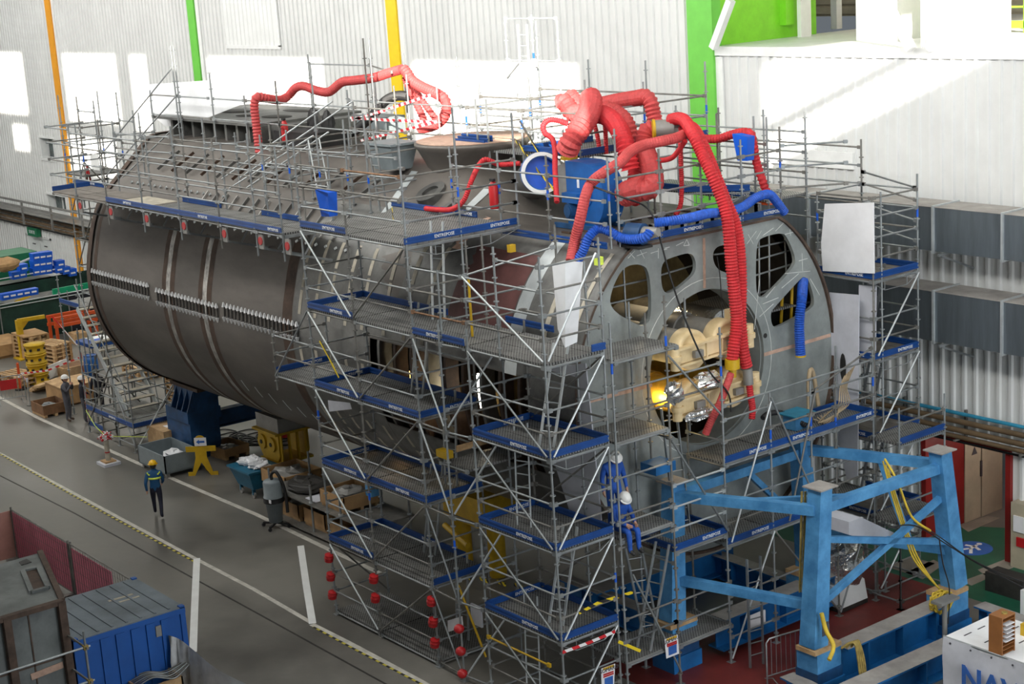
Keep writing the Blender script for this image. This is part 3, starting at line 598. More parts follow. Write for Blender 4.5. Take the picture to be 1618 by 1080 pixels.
c = AX(1090, 507, -27.6); mb = MB(); mb.cyl(c+V((-2,.3,-.1)), c+V((.8,.3,-.1)), .42, 20); solo('wrapped_tube', mb, m_foil, 'silver plastic-wrapped pipe above the upper tube pair', 'pipe')
# ---- supports
def yellow_support(x, y, lab, k=1.):
    t = thing('support_cradle', lab, 'support', (x, y, 0), 'yellow hull supports')
    zt = HZ - sqrt(HR**2-(HY-y-.3)**2)
    mb = MB(); mb.prism([(-.55, 1.75), (-.55, 1.2), (-.3, .85), (.55, .75), (.75, 1.05), (.75, 1.75)], (x, y-.55, 0), (1,0,0), (0,0,1), (0,.05,0)); part('side_plate', mb, m_yst, t)
    mb = MB(); mb.prism([(-.55, 1.75), (-.55, 1.2), (-.3, .85), (.55, .75), (.75, 1.05), (.75, 1.75)], (x, y+.5, 0), (1,0,0), (0,0,1), (0,.05,0)); part('side_plate', mb, m_yst, t)
    mb = MB(); mb.box((x-.65, y-.7, 1.75), (x+.85, y+.65, 1.82)); part('top_plate', mb, m_yst, t)
    mb = MB(); mb.hexa([(x-.6, y-.55, 1.82), (x+.8, y-.55, 1.82), (x+.8, y+.6, 1.82), (x-.6, y+.6, 1.82), (x-.6, y-.55, zt+.12), (x+.8, y-.55, zt+.12), (x+.8, y+.6, zt-.1), (x-.6, y+.6, zt-.1)]); part('packing_block', mb, m_grey, t)
    mb = MB(); mb.box((x-.4, y-.65, .78), (x+.8, y+.65, .86)); part('bottom_plate', mb, m_yst, t)
    for dx in (-.25, .35):
        mb = MB(); mb.cyl((x+dx, y-.62, 1.38), (x+dx, y-.5, 1.38), .24, 20); part('boss', mb, m_yst, t); mb = MB(); mb.cyl((x+dx, y-.64, 1.38), (x+dx, y-.6, 1.38), .07, 12); part('pin_hole', mb, m_dark, t)
    for k in range(4): mb = MB(); mb.box((x+.72, y-.5+k*.3, .86), (x+.85, y-.46+k*.3, 1.75)); part('rib', mb, m_yst, t)
    mb = MB(); mb.cyl((x, y, 0), (x, y, .8), .28, 20); part('column', mb, m_yst, t)
yellow_support(-45.6, 24.9, 'yellow steel hull support with two round bosses under the hull')
t = thing('support_stand', 'yellow twin-column hull stand behind the front scaffold', 'support', (-35, 24.6, 0), 'yellow hull supports')
for dx, dy in ((-.55, 0), (.55, .3)): mb = MB(); mb.cyl((-34.3+dx, 24.2+dy, 0), (-34.3+dx, 24.2+dy, 1.5), .26, 18); part('column', mb, m_yst, t)
mb = MB(); mb.box((-35.2, 23.9, 1.5), (-33.4, 25, 2.3)); part('head', mb, m_yst, t)
mb = MB(); mb.cyl((-34.9, 23.7, 1.35), (-33.6, 23.5, 1.15), .08, 10); part('handle', mb, m_yst, t)
for k in range(5): mb = MB(); mb.box((-33.8+k*.5, 23.4+k*.18, .25), (-33.45+k*.5, 23.44+k*.18, .33)); part('hazard_edge', mb, m_zebra, t)
# blue support with trolley beams
x, y = -50.5, 24.2
t = thing('hull_support_trolley', 'dark blue steel trolley support under the far end of hull', 'support', (x, y, 0))
mb = MB(); mb.prism([(-.75, .5), (-.35, 0), (.55, 0), (.8, .55), (.8, 1.35), (-.95, 1.35), (-.95, .5)], (x, y-.5, 0), (1,0,0), (0,0,1), (0,1.1,0)); part('base_block', mb, m_bst, t)
mb = MB(); mb.box((x-.85, y-.55, 1.35), (x+.8, y+.7, 1.75)); part('slide_plate', mb, m_bst, t)
mb = MB(); mb.box((x-.55, y-.3, 1.75), (x+.9, y+.6, 2.5)); part('pedestal', mb, m_bst, t)
for k in range(4): mb = MB(); mb.prism([(0,0), (.28,0), (0,.7)], (x-.4+k*.4, y-.3, 1.76), (0,-1,0), (0,0,1), (.06,0,0)); part('gusset', mb, m_bst, t)
mb = MB(); mb.hexa([(x-.7, y-.35, 2.5), (x+1.3, y-.35, 2.5), (x+1.3, y+.9, 2.5), (x-.7, y+.9, 2.5), (x-.7, y-.35, 2.62), (x+1.3, y-.35, 2.62), (x+1.3, y+.9, 2.32), (x-.7, y+.9, 2.32)]); part('packing_block', mb, m_rustw, t)
for z, w, h in ((1.1, .35, .6), (2.1, .3, .4)): mb = MB(); mb.ibeam((x, y+.3, z), (x+.1, y+4.6, z), w, h); part('cross_beam', mb, m_bst, t)
for dx in (-1.0, -.75): mb = MB(); mb.cyl((x+dx, y-.2, .3), (x+dx, y-.2, 1.6), .09, 10); part('jack', mb, m_redp, t)
# ================================================================ scaffolding
class Scaf:
    def __init__(s, label, loc, name='scaffold_tower', group='tube scaffolds around the hull'):
        s.t = thing(name, label, 'scaffold', loc, group); s.k = 0
    def mat(s):
        s.k += 1; return m_galvd if s.k % 3 == 0 else m_galv
    def post(s, x, y, z0, z1, mt=None, col=None):
        mb = MB(); mb.cyl((x,y,z0), (x,y,z1), .026, 7)
        z = z0+.25
        while z < z1-.1: mb.cyl((x,y,z-.012), (x,y,z+.012), .062, 7); z += .5
        if z0 < .05: mb.box((x-.08,y-.08,z0), (x+.08,y+.08,z0+.012)).cyl((x,y,z0), (x,y,z0+.22), .036, 7)
        if col:
            for zz, c in col: mb.cur = 1; mb.cyl((x,y,zz), (x,y,zz+.22), .029, 7); mb.cur = 0
        return part('standard', mb, [mt or s.mat(), col[0][1] if col else m_bluebox], s.t)
    def led(s, p, q, mt=None, nm='ledger'):
        p, q = V(p), V(q); d = (q-p).normalized(); mb = MB(); mb.cyl(p, q, .0235, 7)
        for c in (p+d*.06, q-d*.06): mb.beam(c-d*.05, c+d*.05, .055, .085)
        return part(nm, mb, mt or s.mat(), s.t)
    def brace(s, p, q, mt=None):
        mb = MB(); mb.cyl(p, q, .024, 7); return part('diagonal_brace', mb, mt or (m_zinc if random.random() < .3 else m_galv), s.t)
    def deck(s, x0, x1, y0, y1, z, along='x', mt=None, edge=True):
        mb = MB(); n = max(1, int(round((y1-y0 if along == 'x' else x1-x0)/.32)))
        for i in range(n):
            if along == 'x': w = (y1-y0)/n; mb.box((x0+.03, y0+i*w+.006, z-.055), (x1-.03, y0+(i+1)*w-.006, z-.004*(i % 2)))
            else: w = (x1-x0)/n; mb.box((x0+i*w+.006, y0+.03, z-.055), (x0+(i+1)*w-.006, y1-.03, z-.004*(i % 2)))
        return part('deck_panel', mb, mt or m_deck, s.t)
    def toe(s, p, q, z, out, txt='', mt=None):
        p, q, n = V((p[0],p[1],z)), V((q[0],q[1],z)), V(out); d = (q-p).normalized(); mb = MB()
        mb.beam(p+V((0,0,.075)), q+V((0,0,.075)), .03, .15).beam(p+n*.018+V((0,0,.03)), q+n*.018+V((0,0,.03)), .02, .035).beam(p+n*.018+V((0,0,.12)), q+n*.018+V((0,0,.12)), .02, .035)
        o = part('toe_board', mb, mt or m_toe, s.t)
        if txt:
            r = V((0,0,1)).cross(n); text_on('maker_lettering', txt, .105, (p+q)/2+n*.032+V((0,0,.073))+d*(.3 if (q-p).length > 1 else 0), r, (0,0,1), m_txt, o)
        return o
    def ladder(s, a, b, w=.36, side=(1,0,0), mt=None):
        a, b, sd = V(a), V(b), V(side).normalized(); mb = MB(); L = (b-a).length; n = int(L/.28)
        for e in (-1, 1): mb.beam(a+sd*w/2*e, b+sd*w/2*e, .03, .06)
        for i in range(1, n): c = a+(b-a)*i/n; mb.cyl(c-sd*w/2, c+sd*w/2, .016, 6)
        return part('ladder', mb, mt or m_zinc, s.t)
    def lattice(s, p, q, h=.28):
        p, q = V(p), V(q); mb = MB(); mb.cyl(p-V((0,0,.05)), q-V((0,0,.05)), .02, 6); c1 = p+(q-p)*.25-V((0,0,h)); c2 = p+(q-p)*.75-V((0,0,h))
        for a, b in ((p-V((0,0,.06)), c1), (c1, c2), (c2, q-V((0,0,.06))), (c1, c1+V((0,0,h))), (c2, c2+V((0,0,h)))): mb.cyl(a, b, .012, 5)
        part('bridging_ledger', mb, m_galv, s.t)
T = 'ENTREPOSE'
# ---- A: five lift tower left of centre
A = Scaf('tall scaffold tower left of centre with red end caps on its feet', (-32.4, 20.8, 0))
ax, ay = [-34.65, -32.58, -30.12], [20.0, 21.6]
for i, x in enumerate(ax):
    A.post(x, ay[0], 0, (12.1, 11.35, 12.9)[i], None, [(5.2, m_bluebox)] if i == 0 else [(3.55, m_bluebox)] if i == 1 else None); A.post(x, ay[1], 0, 9.9)
AL = [.14, 2.02, 4.04, 6.06, 8.03, 10.04]
for li, z in enumerate(AL):
    x0 = ax[0]; top = z > 10; yb = 23.15 if top else ay[1]
    for i in range(2):
        A.led((ax[i], ay[0], z-.08), (ax[i+1], ay[0], z-.08)); A.deck(ax[i], ax[i+1], ay[0], yb, z)
        for dz in (.5, 1.0): A.led((ax[i], ay[0], z+dz), (ax[i+1], ay[0], z+dz))
        if not top: A.led((ax[i], ay[1], z-.08), (ax[i+1], ay[1], z-.08)); 
        if not top and li: A.led((ax[i], ay[1], z+1.), (ax[i+1], ay[1], z+1.))
    for i in (0, 2):
        A.led((ax[i], ay[0], z-.08), (ax[i], yb, z-.08))
        for dz in (.5, 1.): A.led((ax[i], ay[0], z+dz), (ax[i], yb, z+dz))
    if li:
        A.toe((ax[0], ay[0]), (ax[1], ay[0]), z, (0,-1,0), T)
        if li in (2, 3): A.toe((ax[1], ay[0]), (ax[2], ay[0]), z, (0,-1,0), T)
        if not top: A.toe((ax[0], ay[0]), (ax[0], ay[1]), z, (1,0,0), T if li > 1 else ''); A.toe((ax[0], ay[1]), (ax[2]-(.9 if li in (1,4) else 0), ay[1]), z, (0,-1,0), T if li == 1 else '')
        if li in (1, 2, 3): A.toe((ax[2], ay[0]), (ax[2], ay[1]), z, (1,0,0), T if li == 3 else '')
    if li < 5:
        z2 = AL[li+1]-.1
        A.brace((ax[0]+.05, ay[0]-.05, z2), (ax[1]-.05, ay[0]-.05, z+.05), m_zinc); A.brace((ax[1]+.05, ay[0]-.05, z+.05), (ax[2]-.05, ay[0]-.05, z2), m_galvd)
        xl = -31.9 if li % 2 else -30.75
        A.ladder((xl, ay[1]-.45, z), (xl+(.25 if li % 2 else -.15), ay[1]-.2, z2+.35), .36, (1,.25,0), m_zinc if li == 4 else m_galv)
A.brace((ax[0], ay[1], .2), (ax[0], ay[0], 2.), m_galvd)
A.toe((ax[2], 19.95), (ax[2], 21.5), AL[5], (1,0,0), T); A.toe((ax[2], 21.5), (ax[2], 23.1), AL[5], (1,0,0), T); A.toe((-35.3, 23.1), (ax[0]+1.4, 23.1), AL[5], (0,-1,0), ''); A.toe((ax[1]-.6, 23.15), (ax[2]-1.6, 23.15), AL[5], (0,-1,0), T)
A.led((ax[2], 21.5, 10.54), (ax[2], 23.15, 10.54)); A.led((ax[2], 21.5, 11.04), (ax[2], 23.15, 11.04)); A.led((ax[2], 20, 11.54), (ax[2], 23.15, 11.54)); A.led((ax[0], 20, 11.54), (ax[1], 20, 11.54), m_galvd); A.led((ax[1], 20, 11.54), (ax[2], 20, 11.54), m_rust)
A.post(ax[2], 23.15, 9.75, 12.6); A.post(ax[2], 21.5, 8.1, 12.9, None, [(10.9, m_bluebox)])
A.lattice((ax[2], 20, 9.98), (ax[2], 23.1, 9.98))
# cantilevered bay at lift three
for y in (20.0, 21.6): A.post(-36.6, y, 5.6, 7.25)
A.deck(-36.6, ax[0], 20., 21.6, 6.06); A.led((-36.6, 20, 5.98), (ax[0], 20, 5.98)); A.toe((-36.6, 20), (-36.6, 21.6), 6.06, (1,0,0), T)
for z in (6.56, 7.06): A.led((-36.6, 20, z), (ax[0], 20, z)); A.led((-36.6, 20, z), (-36.6, 21.6, z))
A.brace((-36.55, 19.95, 6.0), (ax[0], 19.95, 7.95), m_galv)
for x, zs_ in ((ax[0], (.55, 1.05, 1.55)), (ax[1], (1.05, 1.55)), (ax[2], (.62, 1.14, 1.66))):
    for z in zs_: mb = MB(); mb.cyl((x-.02, 19.92, z-.09), (x+.02, 19.92, z+.09), .11, 14).sphere((x, 19.92, z), .125, .125, .10, 12, 6); part('red_coupler_cap', mb, m_redp, A.t, 'red foam cap')
# ---- link bays between the two towers
K = Scaf('single row of scaffold posts bridging the two front towers', (-29, 20.8, 0), 'scaffold_link')
K.post(-29.05, 19.95, 0, 8.4, None, [(3.2, m_bluebox)]); K.post(-29.0, 21.6, 0, 8.3)
for z in (.14, 1.94, 3.95, 5.95, 7.95): K.led((ax[2], 20, z), (-29.05, 19.95, z)); K.led((-29.05, 19.95, z), (-28.2, 20.05, z)); K.led((-29.05, 19.95, z+.5), (-29.0, 21.6, z+.5))
for li in range(4): K.brace((ax[2]+.05, 19.94, AL[li+1]-.1), (-29.1, 19.94, AL[li]+.02), m_zinc if li > 1 else m_galv); K.brace((-29.0, 19.98, AL[li]+.0), (-28.2, 21.0, AL[li+1]-.1), m_zinc)
K.deck(ax[2], -28.15, 20., 21.6, 8.03); K.toe((ax[2], 20), (-29.05, 20), 8.03, (0,-1,0), T); K.toe((-29.05, 20), (-28.2, 20), 8.03, (0,-1,0))
for dz in (.5, 1., 1.5): K.led((ax[2], 20, 8.03+dz), (-28.15, 20.05, 8.03+dz), m_rust if dz == .5 else None)
K.post(-29.0, 20, 7.9, 9.6, None); K.post(-29.9, 21.9, 7.9, 10.0)
K.deck(ax[2]+.1, -29.0, 20.5, 22.0, 4.95); K.led((ax[2], 20.45, 4.9), (-29, 20.45, 4.9)); K.toe((ax[2], 22.), (-28.9, 22), 5.0, (0,-1,0)); K.toe((ax[2]+.05, 20.9), (ax[2]+.05, 22), 5.05, (1,0,0), '', m_wood)
mb = MB(); mb.box((ax[2]-.05, 20.4, 5.05), (ax[2]+.35, 20.6, 5.22)); part('yellow_bracket', mb, m_yst, K.t)
for z in (.75,1.3,.2): mb = MB(); mb.sphere((-29.05, 19.9, z), .125, .125, .11, 12, 6); part('red_coupler_cap', mb, m_redp, K.t, 'red foam cap')
mb = MB(); mb.cyl((ax[2]+.15, 20.6, 1.9), (-29.2, 20.7, .3), .03, 7); part('yellow_brace', mb, m_yst, K.t)
# ---- B: tower at centre
B_ = Scaf('scaffold tower at centre with ladder beside white hanging blankets', (-26.8, 20.8, 0))
bx, by = [-28.15, -25.5], [20.05, 21.62]; BL = [.12, 2.03, 4.04, 6.05, 8.03]
B_.post(bx[0], by[0], 0, 8.4); B_.post(bx[1], by[0], 0, 10.25); B_.post(bx[0], by[1], 0, 8.3); B_.post(bx[1], by[1], 0, 10.4, None, [(2.9, m_bluebox)]); B_.post(-27.0, by[0], 7.9, 10.3); B_.post(-27.05, 21.75, 7.9, 10.5, None, [(9.3, m_bluebox)]); B_.post(-26.2, 21.8, 8, 9.8)
for li, z in enumerate(BL):
    for a, b in (((bx[0],by[0]), (bx[1],by[0])), ((bx[0],by[1]), (bx[1],by[1])), ((bx[0],by[0]), (bx[0],by[1])), ((bx[1],by[0]), (bx[1],by[1]))):
        for dz in (-.08, .5, 1.0): B_.led((*a, z+dz), (*b, z+dz))
    if li: B_.deck(bx[0], bx[1], by[0], by[1], z)
    if 0 < li < 4:
        B_.toe((bx[0], by[0]), (bx[1], by[0]), z, (0,-1,0), T); B_.toe((bx[1], by[0]), (bx[1], by[1]), z, (1,0,0)); B_.toe((bx[0], by[0]), (bx[0], by[1]), z, (1,0,0), T); B_.toe((bx[0], by[1]), (bx[1], by[1]), z, (0,-1,0)); 
    if li: B_.lattice((bx[1], by[0], z-.05), (bx[1], by[1], z-.05))
    if li < 4:
        z2 = BL[li+1]-.1; B_.brace((bx[0]+.05, by[0]-.05, z2), (bx[1]-.05, by[0]-.05, z+.03)); B_.brace((bx[1]+.05, by[1]-.05, z2), (bx[1]+.05, by[0]+.05, z+.03), m_zinc); B_.brace((bx[0], by[1], z), (bx[1], by[1], z2), m_galvd)
        xl = (-27.25, -26.3, -27.2, -26.25)[li]
        B_.ladder((xl, 20.55, z), (xl+(-.35 if li % 2 == 0 else .25), 20.9, z2+.3), .36, (1,.3,0))
B_.brace((-28.1, 20.0, 9.55), (bx[1], 20.0, 8.1), m_zinc); B_.brace((bx[1]+.05, 20.1, 8.1), (bx[1]+.05, 21.5, 10.1), m_zinc)
for dz in (1.5, 2.0): B_.led((bx[0] if dz < 2 else -27.0, by[0], 8.03+dz), (bx[1], by[0], 8.03+dz)); B_.led((bx[1], by[0], 8.03+dz), (bx[1], by[1], 8.03+dz))
B_.led((-28.15, 20.05, 9.55), (-27.0, 21.7, 10.05), m_galv)
B_.toe((-29.3, 22.0), (-27.6, 22.0), 8.03, (0,-1,0)); B_.toe((bx[1], 21.3), (bx[1]+.02, 21.65), 8.05, (1,0,0)); mb = MB(); mb.cyl((-28.7, 20.6, 8.05), (-28.7, 20.6, 9.35), .03, 8); part('yellow_post', mb, m_yst, B_.t)
B_.led((bx[0], by[0]-.02, 1.35), (bx[1]-.4, by[0]-.02, 1.35), m_yst)
# ---- C: stages across the hull end
Cc = Scaf('scaffold stage with blue toe boards across the open hull end', (-26, 27, 0), 'scaffold_stage')
cy = [21.75, 23.3, 24.9, 26.4, 27.75, 28.6, 29.95]; cx = [-26.62, -25.42]
for y, z1, z0 in ((21.75, 8.6, 0), (23.3, 8.9, 0), (24.9, 7.9, 0), (26.4, 6.1, 0), (27.75, 6.1, 4.0), (28.6, 5.9, 0), (29.95, 6.6, 0)):
    Cc.post(cx[1], y, z0, z1, None, [(z1-1.1, m_bluebox)])
    if y < 25 or y > 29: Cc.post(cx[0]+.0, y+.05, 0, z1-.3)
Cc.post(-26.5, 23.7, 4.6, 8.3); Cc.post(-26.6, 25.0, 5.2, 8.4, None, [(7.2, m_bluebox)])
def stage(y0, y1, z, txt=True, toe=True, rails=(.5, 1.), mt=None):
    Cc.deck(cx[0], cx[1], y0, y1, z, 'y'); Cc.led((cx[1], y0, z-.08), (cx[1], y1, z-.08))
    if toe: Cc.toe((cx[1], y0), (cx[1], y1), z, (1,0,0), T if txt else '')
    for r in rails: Cc.led((cx[1], y0, z+r), (cx[1], y1, z+r), mt)
for y0, y1 in zip(cy[2:], cy[3:]): stage(y0, y1, 4.78, y1-y0 > 1.2)
for y0, y1 in ((24.9, 26.4), (26.4, 28.6), (28.6, 29.95)): stage(y0, y1, 2.85)
stage(21.75, 23.3, 3.85, False, False, (.5,)); stage(23.3, 24.9, 3.15, True, True, (.5, 1., 1.5), m_zinc); stage(21.75, 23.3, 6.0, False, False, (.5,)); stage(23.3, 25, .95, False, False); stage(21.75, 23.3, 1.0, False, False, (.5, 1.))
Cc.deck(cx[0], cx[1], 21.8, 23.65, 7.78, 'y'); Cc.led((cx[1], 21.8, 7.7), (cx[1], 23.65, 7.7)); Cc.led((cx[0], 23.65, 7.7), (cx[1], 23.65, 7.7))
for z in (6.6, 7.1): Cc.led((cx[1], 21.75, z), (cx[1], 24.9, z)); 
for z in (1.5, 3.65, 4.2, 5.2): Cc.led((cx[1], 21.65, z), (cx[1], 23.3, z))
for y in (23.3, 24.9, 29.95):
    for z in (.95, 2.85, 4.7, 5.75 if y < 24 else 5.3): Cc.led((cx[0], y, z), (cx[1], y, z))
Cc.toe((cx[0], 29.95), (cx[1], 29.95), 4.78, (1,0,0)); Cc.toe((cx[0]+.1, 28.2), (cx[0]+.1, 29.9), 4.78, (1,0,0)); Cc.toe((cx[0], 24.9), (cx[1], 24.9), 3.15, (0,-1,0)); Cc.toe((cx[0], 23.2), (cx[0], 24.8), 3.15, (1,0,0)); Cc.toe((cx[0], 23.3), (cx[1], 23.3), 3.15, (0,-1,0))
Cc.led((cx[1], 24.9, 6.1), (cx[1], 29.95, 6.15), m_galv); Cc.led((cx[1], 27.75, 5.8), (cx[1], 29.95, 6.45))
Cc.brace((cx[1]+.05, 23.3, 5.7), (cx[1]+.05, 24.9, 3.2), m_galv); Cc.brace((cx[1]+.05, 23.3, 7.6), (cx[1]+.05, 24.85, 5.9), m_galv); Cc.brace((cx[1]+.05, 25., 2.9), (cx[1]+.05, 26.4, 5.9), m_zinc); Cc.brace((cx[1]+.05, 24.9, .1), (cx[1]+.05, 26.4, 2.8), m_zinc)
Cc.brace((cx[1]+.05, 26.4, 6.0), (cx[1]+.05, 28., 2.8), m_galv); Cc.brace((cx[1]+.05, 26.4, 2.8), (cx[1]+.05, 28.6, .1), m_galvd); Cc.brace((cx[1]+.05, 28.6, .1), (cx[1]+.05, 29.9, 2.8), m_galv); Cc.brace((cx[1]+.05, 26.9, 2.9), (cx[1]+.05, 27.9, 5.9), m_galvd); Cc.brace((cx[1]+.05, 22., 3), (cx[1]+.05, 23.3, .3), m_galv)
for z in (.6, 1.6): Cc.led((cx[1], 24.9, z), (cx[1], 26.4, z)); Cc.led((cx[1], 26.4, z), (cx[1], 28.6, z))
Cc.ladder((-26.1, 24.2, 3.15), (-26.3, 24.1, 6.1), .36, (.3,1,0), m_galv); Cc.ladder((-25.7, 22.5, 1.), (-25.7, 23.2, 3.3), .36, (1,.2,0), m_galv); Cc.ladder((-24.85, 25.15, 0), (-24.9, 25.2, 2.6), .36, (.2,1,0), m_galv); Cc.ladder((-26.1, 23.1, 1.), (-26.0, 22.6, 3.3), .36, (.4,1,0), m_galv)
# ---- D: tower right of the hull
D_ = Scaf('scaffold tower right of the hull end below the air ducts', (-26.4, 31, 0))
dx, dy = [-27.35, -25.62], [30.25, 31.9]
for x in dx:
    for y in dy: D_.post(x, y, 0, 10.35 if (x > -26 and y > 31) else 9.95, None, [(9.3, m_bluebox)])
D_.post(-25.62, 30.55, 0, 10.1, m_galv)
for li, z in enumerate((.14, 2.05, 4.05, 6.05, 8.03)):
    for a, b in (((dx[0],dy[0]), (dx[1],dy[0])), ((dx[0],dy[1]), (dx[1],dy[1])), ((dx[0],dy[0]), (dx[0],dy[1])), ((dx[1],dy[0]), (dx[1],dy[1]))):
        for q in (-.08, .5, 1.) + ((1.5, 1.95) if li == 4 else ()): D_.led((*a, z+q), (*b, z+q))
    if li:
        D_.deck(dx[0], dx[1], dy[0], dy[1], z, 'x', m_ply)
        D_.toe((dx[1], dy[0]), (dx[1], dy[1]), z, (1,0,0), T if li % 2 else ''); D_.toe((dx[0], dy[0]), (dx[1], dy[0]), z, (0,-1,0), T); D_.toe((dx[0], dy[1]), (dx[1], dy[1]), z, (0,-1,0)); D_.lattice((dx[1], dy[0], z-.05), (dx[1], dy[1], z-.05))
        D_.brace((dx[1]+.04, dy[1], z-.1), (dx[1]+.04, dy[0]+.1, z-1.9), m_zinc)
        D_.ladder((-26.9, 31.4, z-1.9), (-26.5, 31.5, z+.1), .34, (1,.2,0), m_galv)
for x, y0, y1, z in ((-24.6, 29.9, 31.6, 4.2), (-24.6, 29.9, 31.6, 2.2)):
    for y in (y0, y1): D_.post(x, y, 0, z+.9)
    D_.deck(-25.6, x, y0, y1, z, 'y'); D_.toe((x, y0), (x, y1), z, (1,0,0)); D_.led((x, y0, z+.5), (x, y1, z+.5)); D_.led((x, y0, z-.08), (x, y1, z-.08))
D_.led((-24.6, 29.9, .2), (-24.6, 31.6, .2)); D_.led((-25.6, 31.6, .2), (-24.6, 31.6, .2)); D_.led((-24.6, 29.9, .2), (-25.6, 29.9, .2))
# ---- E: guard rails on the forward deck plate
E_ = Scaf('guard rail scaffold along the front edge of the hull deck', (-27, 26, 9.75), 'scaffold_guard_rail')
ey = [23.25, 23.5, 24.75, 26.0, 27.3, 28.6]; ex = -26.98
for y, h in zip(ey, (2.0, 2.0, 2.0, 1.9, 1.9, 2.05)): E_.post(ex, y, 9.75, 9.75+h, None, [(10.8, m_bluebox)] if y in (23.25, 28.6) else None)
for y0, y1 in zip(ey[1:], ey[2:]):
    E_.toe((ex, y0), (ex, y1), 9.76, (1,0,0), T)
    for h in (.55, 1.05, 1.5): E_.led((ex, y0, 9.75+h), (ex, y1, 9.75+h))
fx = [-32.6, -30.7, -28.9, ex]
for x in fx[:-1]: E_.post(x, 23.1, 9.72, 11.7, None, [(10.7, m_bluebox)])
for a, b in zip(fx, fx[1:]):
    for h in (.1, .55, 1.05, 1.5): E_.led((a, 23.1, 9.75+h), (b, 23.15, 9.75+h))
    E_.toe((a, 23.12), (b, 23.12), 9.76, (0,-1,0), T if b-a > 1.85 else '')
for x, y in ((ex-.5, 28.7), (-27.9, 28.7), (-29.2, 28.75), (-30.6, 28.8)): E_.post(x, y, 9.7, 12.0)
for h in (.6, 1.1, 1.6): E_.led((ex-.5, 28.7, 9.75+h), (-30.6, 28.8, 9.75+h)); E_.led((ex, 28.6, 9.75+h), (-26.3, 30.2, 9.7+h))
E_.deck(-33, -28, 29.2, 30.6, 9.9, 'x'); E_.toe((-33, 29.2), (-30.5, 29.2), 9.92, (0,-1,0)); E_.toe((-30.3, 29.2), (-28, 29.2), 9.92, (0,-1,0), T)
for x in (-32.6, -31., -29.4, -28.0): E_.post(x, 30.6, 9.5, 11.9)
for h in (.5, 1., 1.5): E_.led((-32.6, 30.6, 9.9+h), (-28., 30.6, 9.9+h)); 
E_.toe((-29.0, 27.2), (-27.6, 28.2), 10.3, (1,-.5,0)); E_.lattice((-29.0, 27.2, 10.3), (-27.6, 28.2, 10.3))
for x, y in ((-29.2, 26.6), (-28.6, 24.9), (-30.4, 26.9)): E_.post(x, y, 9.7, 12.1)
# rails running on to the right tower
R_ = Scaf('guard rail scaffold between hull deck and the right tower', (-28, 30, 9), 'scaffold_guard_rail')
for x in (-31., -29.2, -27.35): R_.post(x, 31.9, 7.9, 11.1)
for z in (9.0, 9.5, 10.0, 10.45, 10.9): R_.led((-31, 31.9, z), (-27.35, 31.9, z)); R_.led((-27.35, 31.9, min(z, 10.3)), (-25.62, 31.9, min(z-.3, 10.0)))
# ---- F: tower around the sail
F_ = Scaf('sunlit scaffold tower with blue toe boards above hull centre', (-35, 27, 10))
fp = {}
for x in (-36.9, -34.7, -32.4, -30.2):
    for y in (25.2, 27.3, 29.4):
        if y == 25.2 and x < -36: continue
        z1 = {25.2: 12.4, 27.3: 12.9, 29.4: 13.2}[y]; F_.post(x, y, 9.7, z1, m_galv if y > 26 else None, [(11.9, m_bluebox)])
for y in (25.2, 27.3, 29.4):
    for a, b in ((-36.9, -34.7), (-34.7, -32.4), (-32.4, -30.2)):
        if y == 25.2 and a < -36: continue
        for z in (11.0, 11.85, 12.35): F_.led((a, y, z), (b, y, z))
for x in (-34.7, -32.4, -30.2):
    for z in (11.0, 11.85, 12.35): F_.led((x, 25.2, z), (x, 27.3, z)); F_.led((x, 27.3, z), (x, 29.4, z))
F_.deck(-34.0, -32.4, 25.2, 27.3, 11.3); F_.deck(-32.4, -30.2, 25.2, 29.4, 11.35, 'y'); F_.toe((-32.4, 25.2), (-30.2, 25.2), 11.35, (0,-1,0)); F_.toe((-32.3, 25.2), (-32.2, 27.3), 11.35, (1,0,0), T); F_.toe((-30.2, 25.2), (-30.2, 29.4), 11.35, (1,0,0), T)
for k in range(3): F_.toe((-35.0, 25.0+k*.12), (-33.7, 25.0+k*.12), 11.42+k*.05, (0,-1,0))
F_.ladder((-33.9, 25.1, 9.9), (-33.9, 25.1, 12.6), .4, (1,.1,0), m_galv); F_.brace((-32.4, 25.15, 12.1), (-30.4, 25.15, 9.9), m_zebra)
F_.post(-37.5, 28.8, 10, 14.4, m_zinc); F_.post(-36.3, 28.8, 10, 14.45, m_zinc, [(13.2, m_bluebox)]); F_.post(-37.5, 29.9, 10, 14.2, m_zinc); F_.post(-35.2, 28.8, 10, 14.3, m_zinc)
for z in (13.2, 14.35): F_.led((-37.5, 28.8, z), (-36.3, 28.8, z), m_zinc); F_.led((-36.3, 28.8, z), (-35.2, 28.8, z), m_zinc)
F_.ladder((-36.6, 28.7, 11), (-36.6, 28.7, 14.2), .4, (1,0,0), m_zinc); F_.brace((-37.5, 28.75, 12.7), (-36.8, 28.75, 13.2), m_galv)
